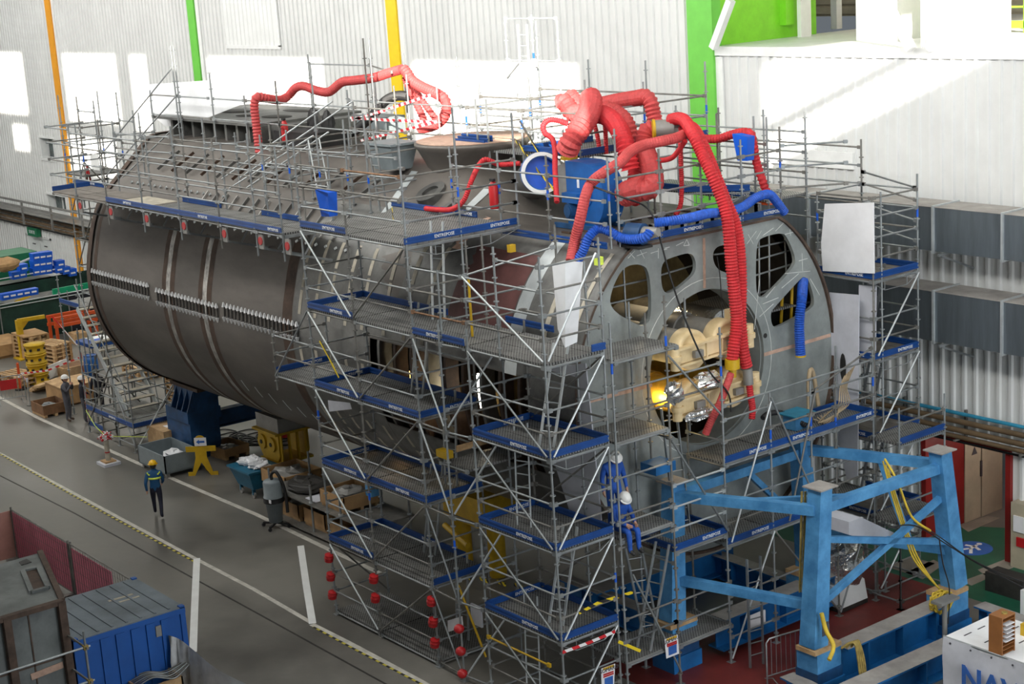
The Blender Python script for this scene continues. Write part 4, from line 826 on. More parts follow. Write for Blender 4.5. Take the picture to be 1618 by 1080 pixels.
# ---- Wk: walkway hung on the hull side
Wk = Scaf('long narrow scaffold walkway hung along the hull side on brackets', (-44, 21.5, 9.5), 'scaffold_walkway')
wx = [-50.2, -47.9, -45.4, -43.0, -40.6, -38.6, -37.2]; wz = 9.48
for i, x in enumerate(wx):
    Wk.post(x, 20.92, 8.75, 11.75+.25*(i % 2)); Wk.post(x+.35, 22.25, 9.2, 11.4)
    mb = MB(); mb.beam((x+.02, 21.0, 8.95), (x+.02, 22.35, 8.55), .04, .06).beam((x+.05, 21.5, 8.85), (x+.05, 21.9, 9.4), .03, .04).beam((x, 20.95, 9.38), (x, 22.3, 9.38), .05, .08); part('side_bracket', mb, m_galv, Wk.t)
    mb = MB(); mb.box((x+.05, 20.93, 8.95), (x+.3, 20.97, 9.35)); part('bracket_plate', mb, m_grey, Wk.t); mb = MB(); mb.cyl((x+.17, 20.91, 9.17), (x+.17, 20.935, 9.17), .11, 12); part('red_disc', mb, m_redp, Wk.t)
for i, (a, b) in enumerate(zip(wx, wx[1:])):
    Wk.deck(a, b, 20.92, 22.25, wz, 'x', m_ply if i < 2 else m_deck)
    for h in (-.08, .55, 1.05, 1.55, 2.0): Wk.led((a, 20.92, wz+h), (b, 20.92, wz+h))
    for h in (.55, 1.05): Wk.led((a+.35, 22.25, wz+h), (b+.35, 22.25, wz+h))
    if i > 0: Wk.toe((a, 20.9), (b, 20.9), wz, (0,-1,0), T if i % 2 else '')
    if i in (2, 4): Wk.toe((a, 22.25), (b, 22.25), wz, (0,-1,0), '', m_toe)
Wk.deck(-52.2, -50.2, 20.95, 22.3, wz, 'x', m_ply); Wk.led((-52.2, 20.95, wz-.08), (-50.2, 20.92, wz-.08)); Wk.toe((-53.6, 22.3), (-51.2, 22.3), wz, (0,-1,0), T); Wk.toe((-52.2, 20.95), (-52.2, 22.3), wz, (1,0,0))
for h in (.55, 1.05, 1.6, 2.1): Wk.led((-52.2, 20.95, wz+h), (-50.2, 20.92, wz+h)); Wk.led((-52.2, 20.95, wz+h), (-52.2, 22.3, wz+h))
mb = MB(); mb.box((-47.6, 21.05, wz+.002), (-45.6, 22.15, wz+.012)); part('ply_sheet', mb, m_chalk, Wk.t)
# ---- P: tangle of rails on the hull crown
P_ = Scaf('tangle of scaffold rails on the hull crown behind the walkway', (-43, 24, 10), 'scaffold_guard_rail')
for k, x in enumerate([-52.4, -50.3, -48.0, -45.9, -43.9, -41.8, -39.7, -37.6]):
    P_.post(x, 23.4, hp(x, 52).z-.1, 11.5+.35*(k % 2)); P_.post(x+.4, 24.7, 10.3, 12.4+.5*(k % 3))
    if k < 7:
        for h in (10.6, 11.1): P_.led((x, 23.4, h), (x+2.1, 23.4, h+.05*(k % 2)))
        for h in (11.6, 12.25): P_.led((x+.4, 24.7, h), (x+2.5, 24.7, h))
        P_.led((x, 23.4, 11.0), (x+.4, 24.7, 11.0))
for k, x in enumerate([-41.5, -40.0, -38.4, -37.0, -36.0]):
    P_.post(x, 22.9, 9.6, 11.6+.2*k, None, [(10.6, m_bluebox)]); P_.post(x+.5, 25.6, 10.6, 12.6+.25*k)
    for h in (10.2, 10.8, 11.3): P_.led((x, 22.9, h), (x+1.4, 22.9, h+.03)); 
    for h in (11.5, 12.3): P_.led((x+.5, 25.6, h), (x+1.9, 25.6, h)); P_.led((x, 22.9, h-1.0), (x+.5, 25.6, h-.9))
for a, b in (((-44.6, 23.2, 10.1), (-40.2, 24.6, 12.4)), ((-44.1, 23.5, 10.1), (-39.6, 24.9, 12.4)), ((-43.2, 23.2, 9.9), (-39.9, 24.2, 11.6)), ((-43.8, 23.0, 9.9), (-40.4, 24.0, 11.5))): P_.brace(a, b, m_zinc)
P_.ladder((-38.2, 22.9, 9.7), (-39.4, 23.4, 11.5), .35, (0,1,0), m_zinc); P_.ladder((-36.0, 23.3, 9.8), (-36.4, 23.3, 11.9), .35, (1,0,0), m_galv)
P_.brace((-53.6, 23.3, 10.2), (-49.9, 24.7, 13.3), m_galv); P_.brace((-53.0, 23.2, 9.6), (-49.8, 24.7, 12.4), m_galv); P_.brace((-51.8, 23.2, 9.6), (-49.8, 24.7, 11.5), m_galv)
for x in (-49.9, -49.7): P_.post(x, 24.6, 10.5, 13.9)
for x in (-39.3, -39.0): P_.post(x, 25.2, 10.8, 14.1)
for x, y, z1 in ((-46.2, 27.5, 13.4), (-42.6, 27.5, 13.3), (-40.8, 27.5, 13.5)): P_.post(x, y, 10.9, z1)
P_.led((-46.2, 27.5, 13.1), (-42.6, 27.5, 13.1)); P_.led((-42.6, 27.5, 13.1), (-39.2, 26, 13.1)); P_.led((-42.6, 27.5, 12.0), (-40.8, 27.5, 12)); P_.led((-44, 28.3, 11.9), (-36, 28.3, 11.9)); P_.led((-44, 28.3, 11.4), (-36, 28.3, 11.4))
# ---- S: stair tower at the far end
S_ = Scaf('slender scaffold tower climbing the far left end of hull', (-54, 22, 0))
sx, sy = [-57.2, -55.6], [23.6, 25.1]
for x in sx:
    for y in sy: S_.post(x, y, 0, 12.2 if y > 22 else 11.6, None, [(9.9, m_bluebox)])
for k, z in enumerate((.3, 2, 4, 6, 8, 9.4)):
    for a, b in (((sx[0],sy[0]), (sx[1],sy[0])), ((sx[0],sy[1]), (sx[1],sy[1])), ((sx[0],sy[0]), (sx[0],sy[1])), ((sx[1],sy[0]), (sx[1],sy[1]))):
        for q in ((0, 1.) if k < 5 else (0, .55, 1.1, 1.7)): S_.led((*a, z+q), (*b, z+q))
    if k < 5: S_.brace((sx[0], sy[0], z), (sx[1], sy[0], z+1.9), m_galvd); S_.brace((sx[1], sy[0], z+1.9), (sx[1], sy[1], z), m_galvd)
for x, y, z in ((-54.2, 23.6, 12.1), (-54.4, 25.1, 11.6), (-53.4, 22.5, 11.5)): S_.post(x, y, 8.6, z); S_.led((x, y, z-.4), (-55.6, 25.1 if y > 25 else 23.6, z-.4)); S_.led((x, y, z-1.2), (-55.6, 25.1 if y > 25 else 23.6, z-1.2))
S_.deck(-57.2, -55.6, 23.6, 25.1, 9.4)
# low stair scaffold
L_ = Scaf('low scaffold with stair flight under the far hull end', (-55, 23.5, 0), 'scaffold_stair')
lx, ly = [-56.3, -55.0, -53.7, -52.4], [22.85, 24.8]
for i, x in enumerate(lx):
    L_.post(x, ly[0], 0, 3.1 if i else 3.9); L_.post(x, ly[1], 0, 2.6)
    if i: 
        for z in (.25, 1.2, 1.7, 2.2): L_.led((lx[i-1], ly[0], z), (x, ly[0], z)); L_.led((lx[i-1], ly[1], z), (x, ly[1], z))
    for z in (.25, 1.2, 2.2): L_.led((x, ly[0], z), (x, ly[1], z))
L_.deck(lx[0], lx[3], ly[0], ly[1], .9); L_.toe((lx[0], ly[0]), (lx[3], ly[0]), .9, (0,-1,0), T); L_.toe((lx[3], ly[0]), (lx[3], ly[1]), .9, (1,0,0)); L_.toe((lx[0], ly[0]), (lx[1], ly[0]), .3, (0,-1,0))
L_.brace((lx[0], ly[0]-.04, .3), (lx[2], ly[0]-.04, 2.9), m_galvd); L_.brace((lx[3]+.04, ly[0], .1), (lx[3]+.04, ly[1], 2.5), m_zinc); L_.brace((lx[3], ly[0], .2), (lx[2], ly[0], 2.2), m_galv); L_.brace((lx[1], ly[1], .2), (lx[3], ly[1], 2.3), m_galvd)
for e in (23.4, 24.6): mb = MB(); mb.beam((-57.4, e, 4.4), (-53.9, e, .9), .05, .2); part('stair_stringer', mb, m_zinc, L_.t)
for k in range(13): f = k/13; mb = MB(); mb.box((-57.4+3.5*f, 23.4, 4.35-3.5*f), (-57.12+3.5*f, 24.6, 4.39-3.5*f)); part('stair_tread', mb, m_chalk, L_.t)
for e in (23.4, 24.6): mb = MB(); mb.tube([(-57.4, e, 5.3), (-54.1, e, 2.0), (-53.9, e, .95)], .022, 6); part('handrail', mb, m_galv, L_.t)
for e in (0, .5): L_.led((-57.4, 23.4, 4.4+e), (-57.4, 25.0, 4.4+e))
L_.deck(-59.2, -57.4, 23.5, 25.0, 4.4); L_.toe((-59.2, 23.5), (-57.4, 23.5), 4.4, (0,-1,0)); L_.post(-59.2, 23.5, 0, 5.4); L_.post(-59.2, 25.0, 0, 5.4); L_.post(-57.4, 23.5, 0, 5.5)
# ================================================================ blue trestle frame
t = thing('steel_trestle_frame', 'light blue four-legged steel trestle frame at lower right', 'trestle', (-24.6, 27, 0))
NL, NR, FLg, FR = V((-22.95,25.14,0)), V((-22.9,29.5,0)), V((-26.2,23.95,0)), V((-26.2,28.3,0)); zb, zt = 1.15, 4.6
for c, h in ((NL, 4.68), (NR, 4.56), (FLg, 4.4), (FR, 4.45)):
    ln = .16 if c is NL else .1 if c is FLg else -.25 if c is NR else -.1; b = V((c.x, c.y-ln, zb)); q = V((c.x, c.y+ln, h)); mb = MB(); mb.beam(b, q, .44, .44, (1,0,0), .36, .36); lg = part('leg', mb, m_frame, t)
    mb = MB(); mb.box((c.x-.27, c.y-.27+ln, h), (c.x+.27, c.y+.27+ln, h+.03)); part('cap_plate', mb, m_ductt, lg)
    if c is NL: mb = MB(); mb.box((c.x+.20, c.y-.12, 1.4), (c.x+.225, c.y+.08, 1.7)); part('data_plate', mb, m_ink, lg)
def at(c, z): return V((c.x, c.y, z))
for a, b, w in ((at(NL,4.2), at(NR,4.15), .2), (at(FLg,4.1), at(NL,4.2), .2), (at(FR,4.15), at(NR,4.15), .2), (at(FLg,4.1), at(FR,4.1), .2)): mb = MB(); mb.beam(a, b, w, .22); part('top_beam', mb, m_frame, t)
for a, b in ((at(NL,3.55), at(NR,2.3)), (at(NL,2.0), at(NR,3.5))): mb = MB(); mb.beam(a, b, .13, .14); part('cross_brace', mb, m_frame, t)
for a, b in ((at(FLg,2.1), at(NL,2.0)), (at(FR,2.1), at(NR,2.1))): mb = MB(); mb.beam(a, b, .18, .2); part('lower_beam', mb, m_frame, t)
for a, b in ((at(FLg,4.12).lerp(at(NL,4.2), .5), at(NL,4.15).lerp(at(NR,4.15), .32)), (at(FR,2.2), at(FR,4.1).lerp(at(FLg,4.1), .45)), (at(FR,4.1).lerp(at(NR,4.15), .55), at(FR,2.1).lerp(at(NR,2.1), .75))): mb = MB(); mb.beam(a, b, .12, .14); part('plan_brace', mb, m_frame, t)
k = 0
for c, lab in ((NL, 'blue jacking block under the nearest trestle leg'), (NR, 'blue jacking block under the right trestle leg'), (FLg, 'blue jacking block under the far left trestle leg'), (FR, 'blue jacking block under the far right trestle leg')):
    b = thing('jacking_block', lab, 'jack', (c.x, c.y, 0), 'blocks under the trestle')
    mb = MB(); mb.box((c.x-.36, c.y-.44, .0), (c.x+.36, c.y+.44, .38)); part('base', mb, m_frame2, b)
    mb = MB(); mb.box((c.x-.32, c.y-.4, .38), (c.x+.32, c.y+.4, .62)); part('wedge', mb, m_bst, b)
    mb = MB(); mb.box((c.x-.3, c.y-.38, .62), (c.x+.3, c.y+.38, 1.05)).box((c.x-.15, c.y+.38, .5), (c.x+.15, c.y+.55, 1.0)); part('upper_block', mb, m_frame, b)
    mb = MB(); mb.box((c.x-.28, c.y-.42, 1.05), (c.x+.28, c.y+.42, 1.15)); part('timber_pad', mb, m_wood, b)
def girder(a, b, w, h, lab, gp='blue floor girders', stiff=3):
    a, b = V(a), V(b); t = thing('steel_girder', lab, 'girder', (a+b)/2*1, gp); t.location.z = 0; WORLD[t.name] = Matrix.Translation(t.location)
    mb = MB(); mb.ibeam(a, b, w, h, .04); part('girder_body', mb, m_frame2, t)
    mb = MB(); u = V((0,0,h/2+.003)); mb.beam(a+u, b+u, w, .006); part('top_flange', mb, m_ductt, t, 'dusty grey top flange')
    for i in range(stiff):
        c = a+(b-a)*(i+.6)/stiff; mb = MB(); d = (b-a).normalized(); s_ = d.cross(V((0,0,1)))
        mb.beam(c-s_*w/2*.95, c+s_*w/2*.95, .03, h-.08); part('web_stiffener', mb, m_frame2, t)
    return t
g1 = girder((-22.85, 25.7, .52), (-22.85, 29.2, .52), .5, .8, 'blue girder between the two nearest jacking blocks')
girder((-21.8, 24.2, .3), (-21.7, 29.4, .3), .55, .6, 'blue girder with two white labels at the lower right')
g2 = girder((-25.9, 24.9, .55), (-25.9, 28.9, .55), .5, .75, 'blue girder with one white label beneath the stage')
girder((-23.4, 24.6, .22), (-21.5, 24.4, .22), .4, .44, 'short blue girder running to the bottom edge under nearest leg')
girder((-22.6, 30.3, .3), (-20.6, 30.2, .3), .4, .6, 'blue girder right of the yellow cable coil')
girder((-29.5, 24.2, .45), (-29.4, 29.0, .45), .5, .7, 'dark blue girder deep under the hull')
for x in (24.6, 28.4): girder((-31, x, .35), (-26.7, x, .35), .4, .6, 'blue girder along the hull axis behind the stage at left' if x < 26 else 'blue girder along the hull axis behind the stage at right')
mb = MB(); mb.box((-25.63, 25.75, .5), (-25.6, 26.25, .82)); sg = solo('notice_label', mb, m_paper, 'white label on the blue girder beneath the stage', 'label', 'labels on girders')
for k in range(3): text_on('label_line', 'XXXXXX'[:6-k], .07, (-25.598, 26.0, .75-.1*k), (0,1,0), (0,0,1), m_ink, sg) if False else None
for y0, y1, lab in ((27.75, 28.15, 'left white label on the nearest blue girder'), (28.2, 28.65, 'right white label on the nearest blue girder')):
    mb = MB(); mb.box((-21.44, y0, .1), (-21.41, y1, .48)); sg = solo('notice_label', mb, m_paper, lab, 'label', 'labels on girders')
    for k in range(5): mb = MB(); mb.box((-21.41, y0+.04, .15+.065*k), (-21.405, y1-.05-.03*(k % 2), .18+.065*k)); part('print_line', mb, m_ink, sg)
# crowd barrier by the trestle leg
def barrier_at(p, q, lab, panel=None, name='crowd_barrier'):
    p, q = V(p), V(q); d = (q-p).normalized(); t = thing(name, lab, 'barrier', ((p+q)/2).to_tuple(), 'crowd barriers'); U = V((0,0,1))
    mb = MB(); mb.tube([p+U*.02, p+U*1.0, p+U*1.08+d*.08, q+U*1.08-d*.08, q+U*1.0, q+U*.02], .02, 7).cyl(p+U*.2, q+U*.2, .017, 6); part('frame', mb, m_galv, t)
    n = int((q-p).length/.13)
    for i in range(1, n): c = p+(q-p)*i/n; mb = MB(); mb.cyl(c+U*.2, c+U*1.08, .009, 5); part('bar', mb, m_galv, t)
    for c in (p+d*.15, q-d*.15): mb = MB(); s_ = d.cross(U); mb.tube([c-s_*.3, c+U*.12, c+s_*.3], .014, 5); part('foot', mb, m_galv, t)
    if panel: mb = MB(); c = (p+q)/2; mb.beam(c-d*.35+U*.75, c+d*.3+U*.75, .02, .4); part('sign_panel', mb, panel, t)
barrier_at((-24.0, 24.6, 0), (-23.7, 26.3, 0), 'grey crowd barrier on the red floor beside the nearest trestle leg')
a, b = G(-6, 640), G(42, 632); barrier_at(a, b, 'small metal barrier with red sign at the left edge', m_redp)
# foil covered cabinet, its base crate
c = G(1335, 955); t = thing('wrapped_machine', 'foil-wrapped machine on a white base between trestle legs', 'machine', (c.x, c.y, 0))
mb = MB(); mb.hexa([(c.x-.6, c.y-.5, .12), (c.x+.3, c.y-.5, .12), (c.x+.3, c.y+.5, .12), (c.x-.6, c.y+.5, .12), (c.x-.6, c.y-.5, .8), (c.x+.2, c.y-.5, .6), (c.x+.2, c.y+.5, .6), (c.x-.6, c.y+.5, .8)]); part('base_cabinet', mb, m_white, t)
mb = crumple((c.x-.15, c.y+.02, 1.1), .58, .62, .72, 12, 5, .12); part('foil_cover', mb, m_foil, t)
mb = MB(); mb.box((c.x-.6, c.y-.5, 0), (c.x+.3, c.y+.5, .12)); part('skid', mb, m_dark, t)
P_ = [AX(x, y, -24.9) for x, y in ((1310,815),(1330,808),(1388,835),(1372,850),(1310,835))]
mb = MB(); mb.prism([(p.y, p.z) for p in P_], (-25.2,0,0), (0,1,0), (0,0,1), (.9,0,0)); solo('white_canopy', mb, m_blk2, 'white sheet canopy above the foil-wrapped machine', 'sheet')
# straps, slings and cables on the trestle
def rope(pts, r, mt, nm, lab, cat, group=None, n=6): mb = MB(); mb.tube(pts, r, n); return solo(nm, mb, mt, lab, cat, group)
def crom(P, seg=6):
    P = [V(p) for p in P]; out = []
    for i in range(len(P)-1):
        a, b, c, d = P[max(i-1,0)], P[i], P[i+1], P[min(i+2,len(P)-1)]
        for k in range(seg):
            u = k/seg; out.append(.5*((2*b)+(c-a)*u+(2*a-5*b+4*c-d)*u*u+(3*b-a-3*c+d)*u**3))
    out.append(P[-1]); return out
for i, dxx in enumerate((0, .09, .18)): mb = MB(); p, q = AX(1267+dxx*60, 776, -23.3), AX(1264+dxx*50, 935, -23.3); mb.beam(p, q, .06, .02); solo('hanging_strap', mb, m_olive, ['leftmost of three straps hanging on the nearest trestle leg', 'middle of three straps hanging on the nearest trestle leg', 'rightmost of three straps hanging on the nearest trestle leg'][i], 'strap', 'straps on the trestle leg')
rope(crom([AX(1298,968,-22.6), AX(1305,995,-22.5), AX(1317,1020,-22.3), AX(1310,1042,-22.2)]), .05, m_yhose, 'lifting_strap', 'yellow strap hanging down the front of the nearest jacking block', 'strap')
for i in range(3): rope(crom([AX(1395+i*4,728+i*6,-23.6), AX(1412+i*3,790,-23.2), AX(1428+i*3,840,-23), AX(1445+i*4,885,-22.9), AX(1480,925,-22.75), AX(1497,938,-22.7)]), .022, m_yhose, 'air_hose', ['left yellow hose draped from the trestle top to its coil', 'middle yellow hose draped from the trestle top to its coil', 'right yellow hose draped from the trestle top to its coil'][i], 'hose', 'yellow hoses on the trestle')
rope(crom([AX(1398,725,-23.5), AX(1418,760,-23), AX(1440,815,-22.8), AX(1470,838,-22.7)]), .03, m_yhose, 'air_hose', 'short thick yellow hose ending halfway down the trestle brace', 'hose')
c = AX(1487, 950, -22.6); pts = []
for k in range(150): a = k/150*2*pi*9; pts.append(c+V((.1*sin(k*.9), .30*cos(a)+.03*sin(k*2.3), .24*sin(a)+.03*cos(k*1.7))))
rope(pts, .02, m_yhose, 'hose_coil', 'coil of yellow hose hanging on the post by the right trestle leg', 'hose')
pp = AX(1495, 1005, -22.3); mb = MB(); mb.cyl((pp.x, pp.y-.05, 0), (pp.x, pp.y-.05, 1.25), .06, 8).box((pp.x-.15, pp.y-.35, 1.25), (pp.x+.15, pp.y+.3, 1.31)); solo('hose_stand', mb, m_grey, 'grey steel post with flat top carrying the yellow hose coil', 'stand')
for k, pts in enumerate(([(1400,835,-23),(1445,830,-22.8),(1500,862,-22.6),(1545,890,-21.5),(1625,932,-20)], [(1445,822,-23),(1485,848,-22.7),(1530,880,-21.8),(1580,905,-20.8),(1625,922,-20)], [(1484,850,-22.6),(1490,890,-22.5),(1500,930,-22.4),(1498,985,-22.3)])):
    rope(crom([AX(*p) for p in pts]), .016, m_black, 'electric_cable', ['lower black cable sagging from trestle to right edge', 'upper black cable sagging from trestle to right edge', 'black cable running down the right trestle leg'][k], 'cable', 'black cables on the trestle')
for k in range(6): pass
c = G(1345, 1035, .95); mb = MB(); 
for k in range(4): mb.tube(crom([c+V((.05*k-.1,-.2+.1*k,.2)), c+V((.12,-.05+.05*k,.35)), c+V((.2,.0+.06*k,-.1)), c+V((.25,.02+.06*k,-.75))]), .028, 6)
solo('rope_knot', mb, m_olive, 'dirty yellow sling knotted over the nearest blue girder', 'sling')
c = G(1515, 950, .7); mb = MB(); mb.beam((c.x, c.y, .5), (c.x+.05, c.y+.1, 1.0), .1, .1); solo('red_shackle', mb, m_redp, 'small red shackle beside the right jacking block', 'shackle')
# ================================================================ banner booth and cabinet, lower right
bA, bB, bC = G(1492, 1005, 2.0), G(1630, 1055, 2.0), G(1572, 968, 2.0); yb = bA.y
t = thing('banner_booth', 'white-topped booth with large blue-lettered banner at lower right corner', 'booth', (-18.8, yb+1, 0))
mb = MB(); mb.box((bA.x, yb, 1.93), (-16.5, bC.y, 2.0)); part('roof_sheet', mb, m_blanket, t)
for k in range(9): mb = MB(); x, y = bA.x+.25+.5*(k % 3), yb+.3+.45*(k//3); mb.box((x, y, 2.001), (x+.03, y+.24, 2.006)); part('sheet_slot', mb, m_ink, t)
mb = MB(); nx, nz = 16, 8
for j in range(nz+1):
    for i in range(nx+1): mb.v.append((bA.x+3.4*i/nx, yb-.03-.03*sin(i*.9+j*.5)-.02*sin(j*1.3-i*.3), 2.02-2.0*j/nz))
for j in range(nz):
    for i in range(nx): mb.f.append((j*(nx+1)+i, j*(nx+1)+i+1, (j+1)*(nx+1)+i+1, (j+1)*(nx+1)+i)); mb.mi.append(0); mb.sm.append(True)
bn = part('banner', mb, m_blk2, t)
q = AY(1520, 1047, yb-.1); text_on('banner_lettering', 'NAVAL GROUP', .68, (q.x+2.30, yb-.1, q.z-.30), (1,0,0), (0,0,1), m_inkb, bn, .003, .018)
mb = MB(); mb.cyl((bA.x, yb, 2.0), (-16.5, yb, 2.0), .025, 8).cyl((bA.x, yb, 0), (bA.x, yb, 2.02), .03, 8).cyl((bA.x, bC.y, 0), (bA.x, bC.y, 2.0), .03, 8); part('pole', mb, m_galv, t)
mb = MB(); mb.box((bA.x+.01, yb, .05), (bA.x+.04, bC.y, 1.95)); part('side_panel', mb, m_white, t)
for k in range(6): mb = MB(); mb.cyl((bA.x+.2+.5*k, yb-.075, 1.93), (bA.x+.2+.5*k, yb-.06, 1.93), .022, 8); part('eyelet', mb, m_ink, t)
c = G(1583, 1036, 2.0); t = thing('pigeonhole_cabinet', 'brown pigeonhole cabinet with papers on the white booth roof', 'cabinet', (c.x, c.y, 2.0))
h = .78; mb = MB(); mb.box((c.x-.3, c.y-.02, 2.0), (c.x+.02, c.y+.0, 2+h)).box((c.x-.3, c.y+.38, 2.0), (c.x+.02, c.y+.4, 2+h)).box((c.x-.3, c.y, 2.0), (c.x-.28, c.y+.38, 2+h)).box((c.x-.3, c.y-.02, 2+h), (c.x+.02, c.y+.4, 2+h+.03)); part('carcass', mb, m_brown, t)
for k in range(9): mb = MB(); mb.box((c.x-.28, c.y, 2.02+k*.085), (c.x+.01, c.y+.38, 2.03+k*.085)); part('shelf', mb, m_brown, t)
for k in range(3, 8): mb = MB(); mb.box((c.x-.25, c.y+.04+.02*(k % 3), 2.035+k*.085), (c.x+.06, c.y+.33, 2.05+k*.085)); solo('paper_stack', mb, m_paper, 'stack of white papers in the brown cabinet, ' + {3: 'lowest of the five', 4: 'second from the bottom', 5: 'middle one', 6: 'second from the top', 7: 'topmost of the five'}[k], 'paper', 'papers in the pigeonholes')
mb = MB(); mb.pipe((c.x-.1, c.y+.22, 2.81), (c.x-.1, c.y+.22, 2.84), .06, .03, 14); solo('tape_roll', mb, m_olive, 'roll of tape lying on top of the brown cabinet', 'tape')
c = G(1612, 1010, 1.9); mb = MB(); mb.box((c.x, c.y, .9), (c.x+.5, c.y+.5, 2.25)); solo('yellow_cabinet', mb, m_yst, 'yellow box at the right edge behind the booth', 'box')
c = G(1500, 955, 0); mb = MB(); c = G(1595, 935, 0); mb.box((c.x-.5, c.y-.3, 0), (c.x+.6, c.y+.2, .5)); solo('dark_crate', mb, m_dark, 'dark box on the green floor near the right edge', 'box')
c = G(1612, 960, .5); mb = MB(); mb.box((c.x, c.y, 0), (c.x+.5, c.y+.5, .95)); solo('white_box', mb, m_white, 'white box at the right edge above the booth', 'box')
# notice sheets on the scaffold
def sheet(quad, x, lab, lines, head):
    p = [AX(a, b, x) for a, b in quad]; t = thing('safety_notice', lab, 'notice', p[3].to_tuple(), 'notice sheets on the scaffold')
    mb = MB(); mb.add([v for v in p]+[v-V((.01,0,0)) for v in p], [(0,1,2,3), (7,6,5,4), (0,4,5,1), (1,5,6,2), (2,6,7,3), (3,7,4,0)]); part('sheet', mb, m_paper, t)
    r = (p[1]-p[0]); u = (p[0]-p[3]); c = p[0]+r*.5-u*.13
    text_on('heading', head, .13, c+V((.012,0,0)), r, u, m_ink, t)
    mb = MB(); mb.beam(p[0]+r*.12-u*.05+V((.008,0,0)), p[0]+r*.9-u*.05+V((.008,0,0)), .005, .05, u); part('yellow_bar', mb, m_yst, t)
    mb = MB()
    for k in range(2): mb.beam(p[0]+r*.12-u*(.3+.09*k)+V((.008,0,0)), p[0]+r*.86-u*(.3+.09*k)+V((.008,0,0)), .005, .035, u)
    part('red_line', mb, m_redp, t)
    mb = MB(); mb.beam(p[0]+r*.2-u*.66+V((.008,0,0)), p[0]+r*.8-u*.66+V((.008,0,0)), .005, .2, u); part('blue_picture', mb, m_inkb, t)
sheet([(1050,1010), (1071,1002), (1073,1032), (1053,1040)], -25.33, 'white notice sheet hanging on the blue-braced stage at bottom right', 3, 'ISOMARD')
sheet([(950,1056), (972,1048), (970,1085), (951,1092)], -25.4, 'white notice sheet cut by the bottom edge of picture', 3, 'ISOMARD')
mb = MB(); p = [AY(*q, 20.4) for q in ((707,980), (730,973), (732,990), (708,998))]; mb.add(p+[v+V((0,.01,0)) for v in p], [(0,1,2,3), (7,6,5,4), (0,4,5,1), (1,5,6,2), (2,6,7,3), (3,7,4,0)]); solo('blank_notice', mb, m_paper, 'blank white plastic sheet tied low on the link scaffold', 'notice')
mb = MB(); c = AY(752, 972, 20.8); mb.box((c.x-.2, c.y, c.z-.25), (c.x+.2, c.y+.05, c.z+.25)); solo('rubble_bag', mb, m_blk2, 'white bag in a blue holder near the bottom of the link scaffold', 'bag')
# tapes
def tape(pts, mt, lab, w=.07, group='warning tapes'):
    mb = MB(); pts = [V(p) for p in pts]
    for a, b in zip(pts, pts[1:]): mb.beam(a, b, .008, w)
    solo('warning_tape', mb, mt, lab, 'tape', group)
tape([AX(889,1030,-25.4), AX(930,1015,-25.4), AX(972,997,-25.4)], m_rw, 'red and white tape tied at the foot of the centre tower')
tape([AX(915,968,-25.4), AX(945,952,-25.4), AX(1000,935,-25.6)], m_zebra, 'black and yellow tape on the centre tower above its ladder')
tape([AX(977,1013,-25.4), AX(1012,1028,-25.4)], m_zebra, 'black and yellow tape low beside the notice sheet')
tape([AY(505,538,19.93), AY(520,565,19.93), AY(535,597,19.93)], m_zebra, 'black and yellow tape wound on the left tower brace')
tape([AY(555,190,25.5), AY(615,172,25.5), AY(680,150,25.5)], m_rw, 'upper red and white tape above the black hose'); tape([AY(553,186,25.5), AY(620,190,25.5), AY(690,193,25.5)], m_rw, 'middle red and white tape behind the sail trunk'); tape([AY(570,222,25.0), AY(640,205,25.0), AY(690,192,25.2)], m_rw, 'lower red and white tape sloping to the sail trunk')
tape([AY(815,222,25.2), AY(850,270,24.5), AY(880,305,24)], m_zebra, 'long black and yellow tape crossing the blue ring'); tape([AX(619,328,-32), AX(622,350,-31.9)], m_zebra, 'short black and yellow post marking on the top deck', .1)
# cap red balls exist on the towers; loose boards
for px, x, lab in (((516,320), -33.6, 'blue plastic sheet hung on rails above the left tower'), ((1175,232), -27.8, 'blue plastic sheet hung on rails right of the long red hoses')):
    c = AX(*px, x); t = thing('blue_hanging_sheet', lab, 'sheet', c.to_tuple(), 'blue hanging sheets'); mb = MB(); mb.hexa([c+V(v) for v in ((-.12,-.1,-.32), (.15,-.05,-.32), (.15,.18,-.32), (-.05,.12,-.32), (-.22,-.15,.32), (.18,-.05,.25), (.18,.2,.25), (-.1,.05,.32))]); part('sheet', mb, m_bluebox, t)
# ================================================================ hanging blankets
def sheetpoly(nm, pts, th, mt, lab, group='white fire blankets'):
    pts = [V(p) for p in pts]; n = len(pts); mb = MB(); th = V(th); mb.add(pts+[p+th for p in pts], [tuple(range(n)), tuple(range(2*n-1, n-1, -1))]+[(i, i+n, (i+1) % n+n, (i+1) % n) for i in range(n)]); return solo(nm, mb, mt, lab, 'blanket', group)
t = thing('fire_blanket', 'folded white fire blanket standing on the centre tower top deck', 'blanket', (-25.9, 20.9, 8), 'white fire blankets')
a = [AX(*p, -25.75) for p in ((893,412), (921,414), (912,540), (893,549))]; b = [AX(873,417,-26.1), AX(893,412,-25.75), AX(893,549,-25.75), AX(882,520,-26.0)]
for k, q in enumerate((a, b)): mb = MB(); mb.add(q+[v-V((.03,-.01,0)) for v in q], [(0,1,2,3), (7,6,5,4), (0,4,5,1), (1,5,6,2), (2,6,7,3), (3,7,4,0)]); part('fold', mb, m_blanket, t)
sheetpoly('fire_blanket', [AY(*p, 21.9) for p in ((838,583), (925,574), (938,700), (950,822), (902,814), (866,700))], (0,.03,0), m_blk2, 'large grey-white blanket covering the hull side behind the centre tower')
sheetpoly('fire_blanket', [AY(*p, 30.16) for p in ((1303,322), (1380,320), (1381,432), (1300,428), (1297,385))], (0,.03,0), m_blanket, 'bright white blanket on top level of the right tower')
